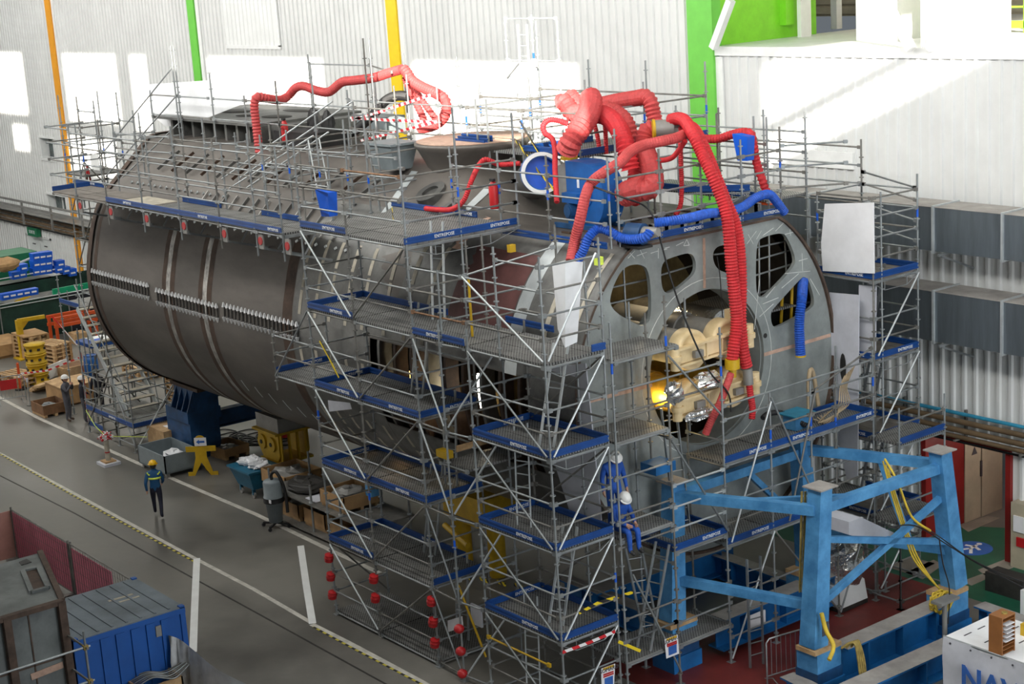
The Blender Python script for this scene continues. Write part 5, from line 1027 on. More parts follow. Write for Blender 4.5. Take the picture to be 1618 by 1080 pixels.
sheetpoly('fire_blanket', [AY(*p, 30.12) for p in ((1310,462), (1357,466), (1356,600), (1355,755), (1338,757), (1322,690), (1312,560))], (0,.03,0), m_blk2, 'tall pale panel with burn stain right of the hull end')
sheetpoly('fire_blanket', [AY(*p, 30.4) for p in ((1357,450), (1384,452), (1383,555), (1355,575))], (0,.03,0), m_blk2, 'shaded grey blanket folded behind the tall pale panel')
sheetpoly('fire_blanket', [AY(*p, 25.3) for p in ((236,133), (360,125), (420,150), (330,185), (262,200), (238,180))], (0,.03,0), m_blanket, 'white sheet hanging above the far deck casing')
mb = MB(); c = AY(1332, 580, 30.10); mb.sphere(c, .10, .012, .36, 10, 6); solo('burn_stain', mb, m_dark, 'brown burn stain on the tall pale panel', 'stain')
c = AY(530, 640, 22.0); mb = MB(); mb.add([AY(*p, 21.75) for p in ((518,632), (553,636), (556,646), (520,650))], [(0,1,2,3)]); mb.add([AY(*p, 21.78) for p in ((518,632), (553,636), (556,646), (520,650))], [(3,2,1,0)]); solo('paper_sheet', mb, m_blk2, 'pale paper sheet stuck under the third left tower deck', 'paper')
# ================================================================ fan and ventilation
c = V((-28.85, 24.5, 9.75)); t = thing('ventilation_fan', 'big blue centrifugal fan on the forward hull deck', 'fan', c.to_tuple())
cx_, cz_ = -28.85, 10.85
mb = MB(); pr = [(-1.25, -1.05), (.1, -1.05)]+[(1.05*cos(radians(a)), 1.08*sin(radians(a))) for a in range(-80, 91, 10)]+[(-.3, 1.12), (-1.25, 1.12)]; mb.prism(pr, (cx_, 23.95, cz_), (1,0,0), (0,0,1), (0,1.1,0)); part('volute_casing', mb, m_fan, t)
mb = MB(); mb.cyl((cx_, 23.9, cz_), (cx_, 23.95, cz_), .34, 24); part('shaft_cover', mb, m_fan, t)
mb = MB(); mb.hexa([(cx_-1.9, 24.0, 10.75), (cx_-1.2, 24.0, 10.6), (cx_-1.2, 25.0, 10.6), (cx_-1.9, 25.0, 10.75), (cx_-2.05, 24.0, 11.7), (cx_-1.2, 24.0, 11.95), (cx_-1.2, 25.0, 11.95), (cx_-2.05, 25.0, 11.7)]); part('intake_box', mb, m_grey, t)
mb = MB(); mb.cyl((cx_-.7, 23.5, 10.35), (cx_-.7, 23.95, 10.35), .26, 20).cyl((cx_-.7, 23.45, 10.35), (cx_-.7, 23.5, 10.35), .2, 20); part('motor', mb, m_bst, t)
mb = MB(); mb.box((cx_-1.1, 23.55, 10.62), (cx_-.15, 23.95, 10.95)); part('belt_guard', mb, m_fan, t)
for yy in (23.5, 25.): mb = MB(); mb.box((cx_-1.6, yy, 9.75), (cx_+.9, yy+.12, 9.92)); part('skid', mb, m_bst, t)
mb = MB(); mb.pipe((cx_-1.65, 24.5, 11.95), (cx_-1.65, 24.5, 12.05), .36, .28, 24); part('collar', mb, m_yst, t)
mb = MB(); mb.box((cx_-.55, 23.93, 11.1), (cx_-.42, 23.95, 11.45)); part('label', mb, m_paper, t)
mb = MB(); mb.pipe((cx_, 25.05, cz_), (cx_, 25.2, cz_), .5, .4, 24); part('outlet_flange', mb, m_yst, t)
t.location = G(946, 358, 9.75); t.scale = (.58, .58, .70)
c = AY(855, 273, 24.6); n = (V((.75,-.45,.1))).normalized(); t = thing('access_ring', 'blue and white round access ring left of the blue fan', 'ring', c.to_tuple())
mb = MB(); mb.pipe(c-n*.12, c+n*.12, .5, .38, 36); part('ring', mb, m_fan, t); mb = MB(); mb.pipe(c+n*.1, c+n*.16, .5, .41, 36); part('white_face', mb, m_white, t); mb = MB(); mb.cyl(c-n*.14, c-n*.08, .4, 30); part('blue_cover', mb, m_bluebox, t); mb = MB(); mb.cyl(c-n*1.5-V((0,0,.2)), c-n*.14, .47, 28); part('trunk', mb, m_hull2, t)
c = AY(1005, 368, 23.7); t = thing('air_pump', 'dark green pump with grey nozzle on the hull deck edge', 'pump', c.to_tuple()); c.z = 9.75
mb = MB(); mb.cyl(c+V((-.25,0,.28)), c+V((.15,.1,.28)), .24, 18); part('body', mb, m_bst, t); mb = MB(); mb.cyl(c+V((.15,.1,.3)), c+V((.5,.2,.35)), .16, 16, .1); part('nozzle', mb, m_grey, t); mb = MB(); mb.box(c+V((-.3,-.2,0)), c+V((.3,.2,.06))); part('skid', mb, m_dark, t)
# ---- hoses
def hose(pts, r, mt, lab, group, Y=26., ribs=.10, amp=.11, n=10, name='ventilation_hose'):
    P = [p if isinstance(p, V) else (AY(p[0], p[1], Y) if len(p) == 2 else (AX(p[0], p[1], p[3]) if p[2] == 'x' else AY(p[0], p[1], p[3]))) for p in pts]
    D = crom(P, 10); L = [0]
    for a, b in zip(D, D[1:]): L.append(L[-1]+(b-a).length)
    step = ribs/2.; N = int(L[-1]/step); out = []; j = 0
    for i in range(N+1):
        s_ = i*step
        while j < len(L)-2 and L[j+1] < s_: j += 1
        u = (s_-L[j])/max(1e-6, L[j+1]-L[j]); out.append(D[j].lerp(D[j+1], min(1, u)))
    mb = MB(); mb.tube(out, lambda i: r*(1+amp*(1 if i % 2 else -1)), 14); mb.sm = [False]*len(mb.sm)
    return solo(name, mb, mt, lab, 'hose', group)
RG = 'red ventilation hoses'
hose([(411,252,'y',24.5),(408,225,'y',24.5),(404,190,'y',24.5),(402,165,'y',24.5),(407,153,'y',24.6),(425,156,'y',25),(442,158,'y',25.6),(455,152),(467,139),(480,136),(500,143),(520,145),(540,130),(560,127),(590,123),(615,115),(636,109)], .125, m_red2, 'long wavy red hose rising over the far deck casing', RG, 26.2)
hose([(637,108),(645,118),(652,128),(668,138),(690,148),(703,158),(705,175),(699,188),(685,198),(665,203)], .14, m_red2, 'sunlit red hose curving down to the sail trunk', RG, 26.2)
hose([(640,122),(652,150),(668,185),(672,198)], .10, m_red2, 'left of two straight sunlit hoses beside the yellow column', RG, 26.6); hose([(648,128),(668,160),(690,190)], .09, m_red2, 'right of two straight sunlit hoses beside the yellow column', RG, 26.6)
hose([(545,215),(565,203),(588,183),(605,163),(618,154),(632,151),(648,153)], .13, m_black, 'thick black hose arching beside the yellow column', 'black hoses', 26.6, .06)
hose([(410,262),(420,258),(432,255)], .16, m_red2, 'short red hose end lying on the hull crown', RG, 25.)
hose([(896,238,'y',24.5),(903,222,'y',24.5),(918,200,'y',24.8),(930,180,'y',25.2),(934,160,'y',25.5),(930,152,'y',25.6)], .25, m_red2, 'thick red hose leaning from the fan intake to the sunlit knot', RG)
hose([(886,163),(893,162),(905,178),(925,178),(945,180)], .21, m_red2, 'thick hose end, leftmost of the sunlit hose knot', RG, 26.2); hose([(898,150),(905,158),(918,170),(935,176)], .21, m_red2, 'thick hose bend above the sunlit hose knot', RG, 26.8)
hose([(930,166),(950,165),(975,160),(1005,155),(1020,153),(1028,162),(1032,178),(1036,195)], .18, m_red2, 'thick red hose running flat to the right behind the fan', RG, 27.0)
hose([(938,180,'y',25.8),(955,182,'y',25.8),(972,195,'y',25.6),(983,215,'y',25.4),(990,240,'y',25.3),(997,270,'y',25.3)], .21, m_red, 'thick bright red hose dropping behind the fan top', RG); hose([(955,170),(975,178),(990,192),(998,215),(1000,240)], .17, m_red2, 'second thick red hose behind the bright dropping one', RG, 26.3)
hose([(1012,300,'y',25.2),(1028,298,'y',25.3),(1032,285,'y',25.5),(1028,262,'y',25.7),(1018,235,'y',26),(1022,210,'y',26.2),(1038,203,'y',26.4)], .23, m_red2, 'thick red hose elbow bending up from the fan outlet', RG)
hose([(985,308,'y',25.3),(1005,300,'y',25.3),(1022,296,'y',25.3)], .27, m_red2, 'short fat red hose stub on the fan outlet', RG); hose([(1000,320,'y',25.4),(1006,305,'y',25.6),(1002,285,'y',25.8),(1004,262,'y',26)], .15, m_red, 'red hose standing upright beside the fan outlet', RG)
a = AY(1050, 203, 26.3); t = thing('hose_manifold', 'grey Y-shaped hose manifold with yellow clamps above the deck', 'manifold', a.to_tuple()); R3 = V((.6,.8,0))
mb = MB(); mb.cyl(a-R3*.25, a+R3*.2, .21, 18).cyl(a+R3*.1, a+R3*.42+V((0,0,.16)), .13, 14).cyl(a+R3*.1, a+R3*.42-V((0,0,.12)), .13, 14); part('body', mb, m_grey, t)
for q, r in ((a-R3*.25, .23), (a+R3*.42+V((0,0,.16)), .15), (a+R3*.42-V((0,0,.12)), .15)): mb = MB(); mb.cyl(q-R3*.03, q+R3*.03, r, 16); part('clamp', mb, m_yst, t)
hose([(1058,190,'y',26.4),(1072,187,'y',26.4),(1083,192,'y',26.2),(1095,212,'x',-27.0),(1108,240,'x',-26.7),(1122,270,'x',-26.4),(1137,305,'x',-26.2),(1147,335,'x',-26.05),(1152,370,'x',-25.95),(1156,420,'x',-25.9),(1161,470,'x',-25.85),(1164,510,'x',-25.82),(1160,545,'x',-25.8),(1157,570,'x',-25.8)], .135, m_red, 'left of the two long bright red hoses hanging before the hull end', RG, 26, .07, .1)
hose([(1063,210,'y',26.6),(1075,205,'y',26.6),(1090,200,'y',26.6),(1102,212,'x',-27.2),(1118,245,'x',-26.8),(1132,280,'x',-26.5),(1148,320,'x',-26.25),(1162,355,'x',-26.1),(1169,400,'x',-26.0),(1171,450,'x',-25.95),(1170,500,'x',-25.92),(1174,550,'x',-25.9),(1180,580,'x',-25.9)], .13, m_red, 'right of the two long bright red hoses hanging before the hull end', RG, 26, .07, .1)
a = AX(1157, 575, -25.8); mb = MB(); mb.cyl(a+V((0,0,.12)), a+V((0,0,-.1)), .17, 14).cyl(a+V((0,0,-.1)), a+V((0,-.0,-.3)), .09, 12); solo('hose_coupling', mb, m_yst, 'yellow reducer on the lower end of left long red hose', 'coupling')
a = AX(1181, 588, -25.9); mb = MB(); mb.cyl(a+V((0,0,.1)), a+V((0,.02,-.28)), .12, 12); solo('hose_coupling', mb, m_grey, 'grey reducer on the lower end of right long red hose', 'coupling')
for q, x in (((1163,450), -25.85), ((1151,480), -25.86)): pass
hose([(1155,590,'x',-25.8),(1147,612,'x',-25.75),(1135,642,'x',-25.7),(1122,668,'x',-25.8),(1115,685,'x',-25.9)], .085, m_red2, 'thin red hose slanting down from the yellow reducer', RG, 26, .05, .04); hose([(1183,602,'x',-25.9),(1186,625,'x',-25.85),(1189,645,'x',-25.85),(1188,662,'x',-25.85)], .075, m_red, 'thin red hose below the grey reducer', RG, 26, .05)
hose([(1082,212,'y',26.),(1068,218,'y',25.6),(1045,223,'y',25.2),(1015,230,'y',24.8),(995,240,'y',24.3),(980,256,'y',23.9),(955,272,'y',23.5),(935,288,'y',23.3),(925,310,'y',23.1),(917,345,'y',22.95),(908,382,'y',22.9),(902,412,'y',22.7)], .12, m_red2, 'faded red hose passing in front of the blue fan', RG, 26, .06, .03)
hose([(1108,219,'y',28.5),(1135,219,'y',28.5),(1155,213,'y',28.5),(1172,209,'y',28.5),(1186,211,'y',28.5),(1190,225,'y',28.5),(1195,255,'y',28.6),(1203,280,'y',28.6),(1212,305,'y',28.7)], .10, m_red, 'red hose draped over the right deck rails', RG)
hose([(862,212,'y',25),(858,200,'y',25),(866,190,'y',25.2),(880,190,'y',25.4),(898,196,'y',25.6)], .065, m_red, 'thin red hose looping left of the sunlit knot', RG, 25, .05); hose([(862,212,'y',25),(873,220,'y',24.8),(877,240,'y',24.6),(877,268,'y',24.3),(880,320,'y',23.8)], .06, m_red, 'thin red hose dropping behind the access ring', RG, 25, .05)
hose([(938,192),(944,215),(948,243)], .055, m_red, 'left of two thin red hoses above the fan casing', RG, 26, .05); hose([(955,185),(957,215),(958,243)], .055, m_red, 'right of two thin red hoses above the fan casing', RG, 26, .05)
hose([(1075,225,'y',26.3),(1076,260,'y',26.3),(1077,300,'y',26.3),(1075,325,'y',26.2),(1067,340,'y',26)], .055, m_red, 'thin red hose hanging straight to the deck right of fan', RG, 26, .05); hose([(1083,222),(1072,238),(1060,250),(1040,253),(1022,246),(1012,238)], .06, m_red, 'thin red hose sagging below the manifold', RG, 25.8, .04, .03)
hose([(672,329,'y',22.9),(690,331,'y',22.9),(715,330,'y',22.9),(733,316,'y',23),(745,285,'y',23.2),(756,262,'y',23.6),(766,252,'y',23.8),(779,256,'y',24),(790,260,'y',24.2),(822,258,'y',24.5)], .06, m_red, 'thin red hose winding over the pale plate left of the ring', RG, 23, .05)
hose([(586,520,'y',22.6),(584,560,'y',22.6),(590,580,'y',22.6),(600,586,'y',22.6),(607,572,'y',22.6),(612,550,'y',22.6)], .05, m_red2, 'red hose hanging inside the dark hull side opening', RG, 22.6, .05)
BG = 'blue ventilation hoses'
hose([(1034,352,'y',23.9),(1060,349,'y',24.2),(1090,344,'y',24.7),(1120,337,'y',25.5),(1150,335,'y',26.2),(1175,326,'y',27),(1195,312,'y',27.5),(1215,307,'y',28),(1228,320,'y',28.4),(1240,336,'y',28.7)], .10, m_blueh, 'long blue hose along the front edge of the hull deck', BG, 25, .055)
hose([(912,412,'y',22.8),(922,395,'y',22.9),(930,375,'y',23),(945,361,'y',23.2),(962,365,'y',23.3),(980,375,'y',23.4),(1000,378,'y',23.5),(1020,374,'y',23.6),(1028,364,'y',23.7)], .10, m_blueh, 'blue hose curling from the deck corner down the hull side', BG, 23, .055)
hose([(1269,440,'x',-27.0),(1267,470,'x',-26.6),(1263,510,'x',-26.55),(1264,545,'x',-26.55),(1265,562,'x',-26.55)], .115, m_blueh, 'blue hose hanging from the right cut-out of the bulkhead', BG, 28, .055)
a = AX(1265, 563, -26.55); mb = MB(); mb.cyl(a, a+V((0,0,.04)), .13, 12); solo('hose_clamp', mb, m_yst, 'yellow clamp ring at the foot of the hanging blue hose', 'clamp')
rope(crom([AY(930,292,23.3), AY(985,312,23.2), AX(1018,325,-26.6), AX(1035,350,-26.4), AX(1060,440,-26.1), AX(1085,510,-25.9), AX(1120,585,-25.7), AX(1150,620,-25.6), AX(1155,650,-25.6)]), .022, m_black, 'electric_cable', 'black cable slanting across the hull end from the fan', 'cable')
rope(crom([AX(1133,405,-26.7), AX(1138,440,-26.6), AX(1142,500,-26.5), AX(1150,545,-26.4)]), .012, m_black, 'electric_cable', 'thin black cable hanging before the round opening', 'cable')
rope(crom([AX(1278,655,-26.2), AX(1278,600,-26.2), AX(1282,583,-26.2), AX(1287,600,-26.2), AX(1293,640,-26.2)]), .055, m_tan, 'air_hose', 'thick tan hose looped upright on the right of the stage', 'hose')
for k in range(6): rope(crom([AX(1335+3*k,593-3*k,-25.6+.05*k), AX(1328+2*k,610,-25.6), AX(1325+3*k,640,-25.5), AX(1318-5*k,668,-25.6), AX(1285+6*k,662-3*k,-25.9)]), .014, m_tan, 'rope', 'tan rope bundle draped over the stage rail at right', 'rope', 'tan ropes over the rail')
hose([(1205,660,'x',-26.3),(1215,653,'x',-26.4),(1235,652,'x',-26.4),(1260,665,'x',-26.0),(1275,672,'x',-25.8)], .06, m_black, 'thick black hose lying on the stage deck', 'black hoses', 27, .05)
c = V((-26.1, 28.0, 4.78)); t = thing('blue_metal_box', 'small blue metal box standing on the upper stage', 'box', c.to_tuple()); mb = MB(); mb.box(c+V((-.2,-.25,0)), c+V((.2,.25,.35))); part('body', mb, m_frame, t); mb = MB(); mb.box(c+V((-.3,-.35,.35)), c+V((.3,.35,.38))); part('lid', mb, m_cyan, t)
c = AX(1037, 723, -26.2); mb = MB(); mb.box((-26.4, c.y-.3, 4.78), (-25.9, c.y+.3, 5.0)); solo('blue_case', mb, m_frame2, 'flat blue case at the left end of the upper stage', 'case')
# work lights inside the hull side
for p, lab, m_, h in (((757,617), 'vertical lit tube lamp in the dark side opening', m_lampw, .42),): 
    c = AY(*p, 22.4); mb = MB(); mb.cyl(c-V((0,0,h)), c+V((0,0,h)), .055, 10); solo('tube_lamp', mb, m_, lab, 'lamp')
for p in ((632,592), (645,595)): c = AY(*p, 22.8); mb = MB(); mb.cyl(c-V((0,0,.14)), c+V((0,0,.14)), .06, 10); solo('work_lamp', mb, m_lampo, 'warm work lamp glowing inside the side opening, ' + ('left one' if p[0] < 640 else 'right one'), 'lamp')
def plight(loc, e, col): l = bpy.data.lights.new('work_and_fill_light', 'POINT'); l.energy = e; l.color = col; l.shadow_soft_size = .15; o = bpy.data.objects.new('work_and_fill_light', l); COL.objects.link(o); o.location = loc
plight(AY(760,617,22.9), 40, (1,.8,.5)); plight(AY(645,600,23.0), 25, (1,.55,.2)); plight(AX(1036,630,-26.95), 40, (1,.72,.3)); plight((-29, 26, 8.4), 30, (1,.8,.5)); plight((-25.2, 36.3, 2.6), 70, (1,.95,.85))  # last one is an unseen fill added to brighten the doorway passage
# extinguishers
for p, y, lab in (((450,207), 25.0, 'red fire extinguisher beside the black screen on the hull crown'), ((780,308), 23.0, 'red fire extinguisher on the slope left of the fan'), ((765,770) if False else (1000,735), 0, '')):
    if not lab: continue
    c = AY(*p, y); t = thing('fire_extinguisher', lab, 'fire extinguisher', (c.x, c.y, c.z-.3), 'fire extinguishers'); mb = MB(); mb.lathe([(0,-.32), (.1,-.32), (.11,-.28), (.11,.2), (.06,.3), (.03,.34), (0,.34)], c, 16); part('cylinder', mb, m_redp, t); mb = MB(); mb.box(c+V((-.05,-.06,.33)), c+V((.08,.02,.39))); part('valve', mb, m_black, t)
# equipment on the crown
c = AY(620, 245, 24.2); t = thing('plastic_tub', 'grey plastic tub among the rails on the hull crown', 'tub', c.to_tuple()); mb = MB(); mb.hexa([c+V(v) for v in ((-.45,-.3,-.35), (.45,-.3,-.35), (.45,.3,-.35), (-.45,.3,-.35), (-.6,-.42,.3), (.6,-.42,.3), (.6,.42,.3), (-.6,.42,.3))]); part('body', mb, m_grbin, t); mb = MB(); mb.box(c+V((-.66,-.47,.3)), c+V((.66,.47,.36))); part('rim', mb, m_grbin, t)
c = AY(600, 195, 27.5); t = thing('grey_hopper', 'grey steel hopper frame on rusty legs behind the tub', 'hopper', c.to_tuple()); mb = MB(); mb.box(c+V((-.8,-.3,-.2)), c+V((.8,.4,.25))); part('hopper_body', mb, m_grbin, t)
for k in range(4): mb = MB(); mb.beam(c+V((-.8+.5*k,-.3,-.2)), c+V((-1.0+.5*k,-.4,-1.0)), .2, .05); part('leg', mb, m_rustw, t)
for p, lab in (((497,196), 'dark sack standing on the crown near the steep rails, left one'), ((519,200), 'dark sack standing on the crown near the steep rails, right one')): c = AY(*p, 26.2); solo('dark_sack', crumple(c, .25, .2, .5, 9, p[0], .12), m_black, lab, 'sack')
for k, p in enumerate(((1010,295),)): pass
# ================================================================ people
def person(label, loc, head_dir, pose, M_, hat, extra=None, group=None):
    """one continuous skinned body; +y is where the figure faces"""
    J = pose; names = list(J.keys()); E = [('pelvis','spine'),('spine','chest'),('chest','neck'),('neck','head'),('head','crown')]
    for s_ in 'LR': E += [('chest','sh'+s_),('sh'+s_,'el'+s_),('el'+s_,'wr'+s_),('wr'+s_,'ha'+s_),('pelvis','hi'+s_),('hi'+s_,'kn'+s_),('kn'+s_,'an'+s_),('an'+s_,'to'+s_)]
    rad = dict(pelvis=(.165,.125), spine=(.15,.115), chest=(.185,.13), neck=(.06,.06), head=(.085,.095), crown=(.075,.085))
    for s_ in 'LR': rad.update({'sh'+s_: (.085,.085), 'el'+s_: (.058,.058), 'wr'+s_: (.04,.04), 'ha'+s_: (.045,.03), 'hi'+s_: (.105,.105), 'kn'+s_: (.072,.072), 'an'+s_: (.052,.052), 'to'+s_: (.05,.042)})
    me = bpy.data.meshes.new('skeleton'); me.from_pydata([J[n] for n in names], [(names.index(a), names.index(b)) for a, b in E], [])
    o = bpy.data.objects.new('skeleton', me); COL.objects.link(o); o.modifiers.new('s', 'SKIN'); sub = o.modifiers.new('d', 'SUBSURF'); sub.levels = 1; sub.render_levels = 1
    for i, n in enumerate(names): sv = me.skin_vertices[0].data[i]; sv.radius = rad[n]; sv.use_root = n == 'pelvis'
    bpy.context.view_layer.update(); em = bpy.data.meshes.new_from_object(o.evaluated_get(bpy.context.evaluated_depsgraph_get())); bpy.data.objects.remove(o); bpy.data.meshes.remove(me)
    mb = MB(); mb.v = [tuple(v.co) for v in em.vertices]; zone = {}
    def zn(a, b):
        k = a+b
        if 'crown' in k or k == 'neckhead': return 0
        if a[:2] == 'wr': return 0
        if a[:2] == 'an': return 3
        if a[:2] in ('hi', 'kn') or a == 'pelvis' and b[:2] == 'hi': return 2
        return 1
    for p in em.polygons:
        c = p.center; best = (9, 1)
        for a, b in E:
            A_, B__ = V(J[a]), V(J[b]); ab = B__-A_; u = max(0, min(1, (c-A_).dot(ab)/max(1e-9, ab.dot(ab)))); d = (c-A_-ab*u).length-.6*max(rad[a][0], rad[b][0])
            if d < best[0]: best = (d, zn(a, b))
        mb.f.append(tuple(p.vertices)); mb.mi.append(best[1]); mb.sm.append(True)
    bpy.data.meshes.remove(em)
    hc = V(J['head']).lerp(V(J['crown']), .5); fw = V(pose.get('face', (0,1,0))) if False else V(FACE.get(label, (0,1,0))).normalized(); up = (V(J['crown'])-V(J['head'])).normalized(); sd = fw.cross(up)
    mb.cur = 0; mb.sphere(hc+fw*.02, .088, .10, .125, 14, 9); mb.beam(hc+fw*.10+up*.0, hc+fw*.135-up*.035, .03, .03); mb.beam(hc+fw*.105-up*.065-sd*.025, hc+fw*.105-up*.065+sd*.025, .012, .012)
    for e in (-1, 1): mb.sphere(hc+sd*e*.092-up*.01, .018, .03, .04, 8, 5); mb.cur = 4; mb.sphere(hc+fw*.105+sd*e*.035+up*.015, .014, .012, .010, 8, 5); mb.cur = 0
    for s_ in 'LR':      # palm and five fingers
        w, h = V(J['wr'+s_]), V(J['ha'+s_]); a = (h-w).normalized(); si = a.cross(V((1,0,0)) if abs(a.x) < .8 else V((0,1,0))).normalized(); nn = a.cross(si)
        mb.beam(w, h+a*.02, .075, .03, nn)
        for k in range(4): b0 = h+si*(.03-.02*k); ln = (.062,.075,.07,.055)[k]; mb.tube([b0, b0+a*ln*.55+nn*.008, b0+a*ln+nn*.03], lambda i: .0095-.0015*i, 6)
        b0 = w+a*.03+si*.038; mb.tube([b0, b0+a*.035+si*.03, b0+a*.065+si*.035+nn*.015], lambda i: .012-.0015*i, 6)
    t = thing('person', label, 'person', loc, group)
    part_o = part('body', mb, [m_skin]+list(M_)+[m_hair], t)
    part_o.matrix_parent_inverse = Matrix.Identity(4)
    hm = MB(); c = hc+up*.06; q = up.to_track_quat('Z', 'Y').to_matrix()
    hm.sphere(c, .125, .145, .115, 16, 10, q); hm.v = [tuple(v) if (V(v)-c).dot(up) > -.02 else tuple(V(v)-up*((V(v)-c).dot(up)+.02)) for v in hm.v]; hm.lathe([(.10,-.02), (.155,-.025), (.155,-.012), (.10,-.005)], c+fw*.015, 16, up)
    h = part('hard_hat', hm, hat, t); h.matrix_parent_inverse = Matrix.Identity(4)
    hr = MB(); hr.sphere(hc-fw*.03-up*.01, .092, .095, .10, 12, 8); h2 = part('hair', hr, m_hair, t); h2.matrix_parent_inverse = Matrix.Identity(4)
    for nm, mb2, mt in (extra or []): x = part(nm, mb2, mt, t); x.matrix_parent_inverse = Matrix.Identity(4)
    t.rotation_euler.z = atan2(-head_dir[0], head_dir[1]); return t
FACE = {}
def base(**k):
    J = dict(pelvis=(0,0,.95), spine=(0,-.01,1.12), chest=(0,-.01,1.36), neck=(0,0,1.5), head=(0,.015,1.58), crown=(0,.02,1.72),
             shL=(-.19,-.01,1.41), elL=(-.26,-.03,1.14), wrL=(-.27,.06,.90), haL=(-.27,.08,.82), shR=(.19,-.01,1.41), elR=(.26,-.03,1.14), wrR=(.27,.06,.90), haR=(.27,.08,.82),
             hiL=(-.1,0,.88), knL=(-.11,.02,.49), anL=(-.12,-.02,.09), toL=(-.13,.15,.05), hiR=(.1,0,.88), knR=(.11,.02,.49), anR=(.12,-.02,.09), toR=(.13,.15,.05))
    J.update(k); return J
band = MB(); band.lathe([(.205,0), (.212,0), (.212,.06), (.205,.06)], (0,-.01,1.24), 20); band.v = [(x*.98, y*.72, z) for x, y, z in band.v]
b2 = MB(); b2.beam((-.19,-.06,1.46), (-.12,-.11,1.38), .06, .02).beam((.19,-.06,1.46), (.12,-.11,1.38), .06, .02)
person('person in blue jacket and yellow helmet walking away across the floor', G(251,816), (-.86,.5), base(knL=(-.11,.14,.50), anL=(-.11,.22,.12), toL=(-.12,.38,.09), knR=(.11,.0,.48), anR=(.12,-.24,.12), toR=(.13,-.10,.05), elL=(-.27,-.1,1.14), wrL=(-.26,-.05,.9), haL=(-.26,-.02,.82), elR=(.25,.06,1.16), wrR=(.2,.2,1.03), haR=(.18,.26,.99)), (m_jack, m_navyt, m_shoe), m_hely, [('reflective_band', band, m_hiviz), ('shoulder_flash', b2, m_hiviz)])
L = 'person in grey overalls and white helmet with hands at the mouth'; person(L, G(110,665), (.75,.62), base(elL=(-.24,.16,1.2), wrL=(-.06,.26,1.42), haL=(-.01,.24,1.49), elR=(.24,.16,1.2), wrR=(.08,.26,1.42), haR=(.03,.24,1.49)), (m_over, m_over, m_boot), m_helw)
person('person in dark vest and white helmet standing behind the stair scaffold', G(136,667), (.3,.95), base(elL=(-.27,.05,1.15), wrL=(-.2,.22,1.05), haL=(-.16,.28,1.03)), (m_vest, m_over, m_shoe), m_helw)
person('person in black clothes partly hidden behind the two helmeted workers', G(160,655), (-.9,.2), base(knL=(-.11,.14,.50), anL=(-.11,.16,.1), toL=(-.12,.32,.06), wrR=(.2,.2,1.0), haR=(.16,.26,1.0)), (m_vest, m_vest, m_shoe), m_black)
L = 'person in blue overalls and white helmet looking down on the scaffold'; FACE[L] = (0,.85,-.5)
c = AX(966, 715, -26.05); z0 = 3.86
person(L, (-26.05, c.y+.02, z0), (.95,-.3), base(neck=(0,.05,1.5), head=(0,.10,1.56), crown=(0,.19,1.67)), (m_royal, m_royal, m_shoe), m_helw)
L = 'person in blue overalls sitting on the deck edge with white helmet'; FACE[L] = (0,.8,-.6)
c = AX(985, 783, -25.6)
person(L, (-25.75, c.y, 3.90), (1,-.05), base(pelvis=(0,-.05,.12), spine=(0,-.03,.3), chest=(0,.02,.52), neck=(0,.08,.65), head=(0,.13,.71), crown=(0,.23,.81), shL=(-.19,.02,.56), elL=(-.25,.12,.3), wrL=(-.12,.36,.24), haL=(-.09,.43,.22), shR=(.19,.02,.56), elR=(.25,.12,.3), wrR=(.12,.36,.24), haR=(.09,.43,.22), hiL=(-.1,.02,.1), knL=(-.12,.44,.1), anL=(-.12,.46,-.33), toL=(-.12,.62,-.38), hiR=(.1,.02,.1), knR=(.12,.44,.1), anR=(.12,.46,-.33), toR=(.12,.62,-.38)), (m_royal, m_royal, m_shoe), m_helw)
# ================================================================ floor objects left
def pallet_proto():
    t = thing('pallet', 'x', 'pallet', (0,0,0)); 
    for k in range(5): mb = MB(); mb.box((-.6, -.4+k*.175, .122), (.6, -.3+k*.175, .144)); part('top_board', mb, m_wood, t)
    for k in range(3): mb = MB(); mb.box((-.6, -.4+k*.35, 0), (.6, -.3+k*.35, .022)); part('bottom_board', mb, m_wood, t)
    for k in range(9): x, y = (-.6, -.07, .46)[k % 3], (-.4, -.05, .3)[k//3]; mb = MB(); mb.box((x, y, .022), (x+.14, y+.1, .1)); part('block', mb, m_ply2, t)
    for k in range(3): mb = MB(); x = (-.6, -.07, .46)[k]; mb.box((x, -.4, .1), (x+.14, .4, .122)); part('stringer', mb, m_wood, t)
    return t
pp_ = pallet_proto(); first = True
def pallets(base_, n, rz, labs, sc=1.):
    global first
    for k in range(n):
        loc = (base_.x+.02*(k % 2), base_.y, base_.z+.146*k*sc)
        if first: pp_.location = loc; pp_.rotation_euler.z = rz; pp_['label'] = labs[k]; pp_['group'] = 'wooden pallets'; pp_.scale = (sc,)*3; first = False
        else: dup(pp_, loc, rz, labs[k], 'wooden pallets', sc)
pb = G(88, 582); o7 = ['lowest', 'second from bottom', 'third from bottom', 'fourth from bottom', 'third from top', 'second from top', 'topmost']
pallets(pb, 7, .25, [o7[k]+' pallet of the tall stack behind the yellow drums' for k in range(7)], 1.15)
pb2 = G(58, 568); pallets(pb2+V((-.7,.1,0)), 6, .25, [('lowest','second','third','fourth','fifth','topmost')[k]+' pallet of the shorter stack beside the yellow jib crane' for k in range(6)], 1.2)
mb = MB(); c = pb2+V((-.7,.1,1.06)); mb.box(c+V((-.75,-.55,0)), c+V((.75,.55,.05))); solo('plywood_board', mb, m_ply2, 'plywood board lying on the shorter pallet stack', 'board')
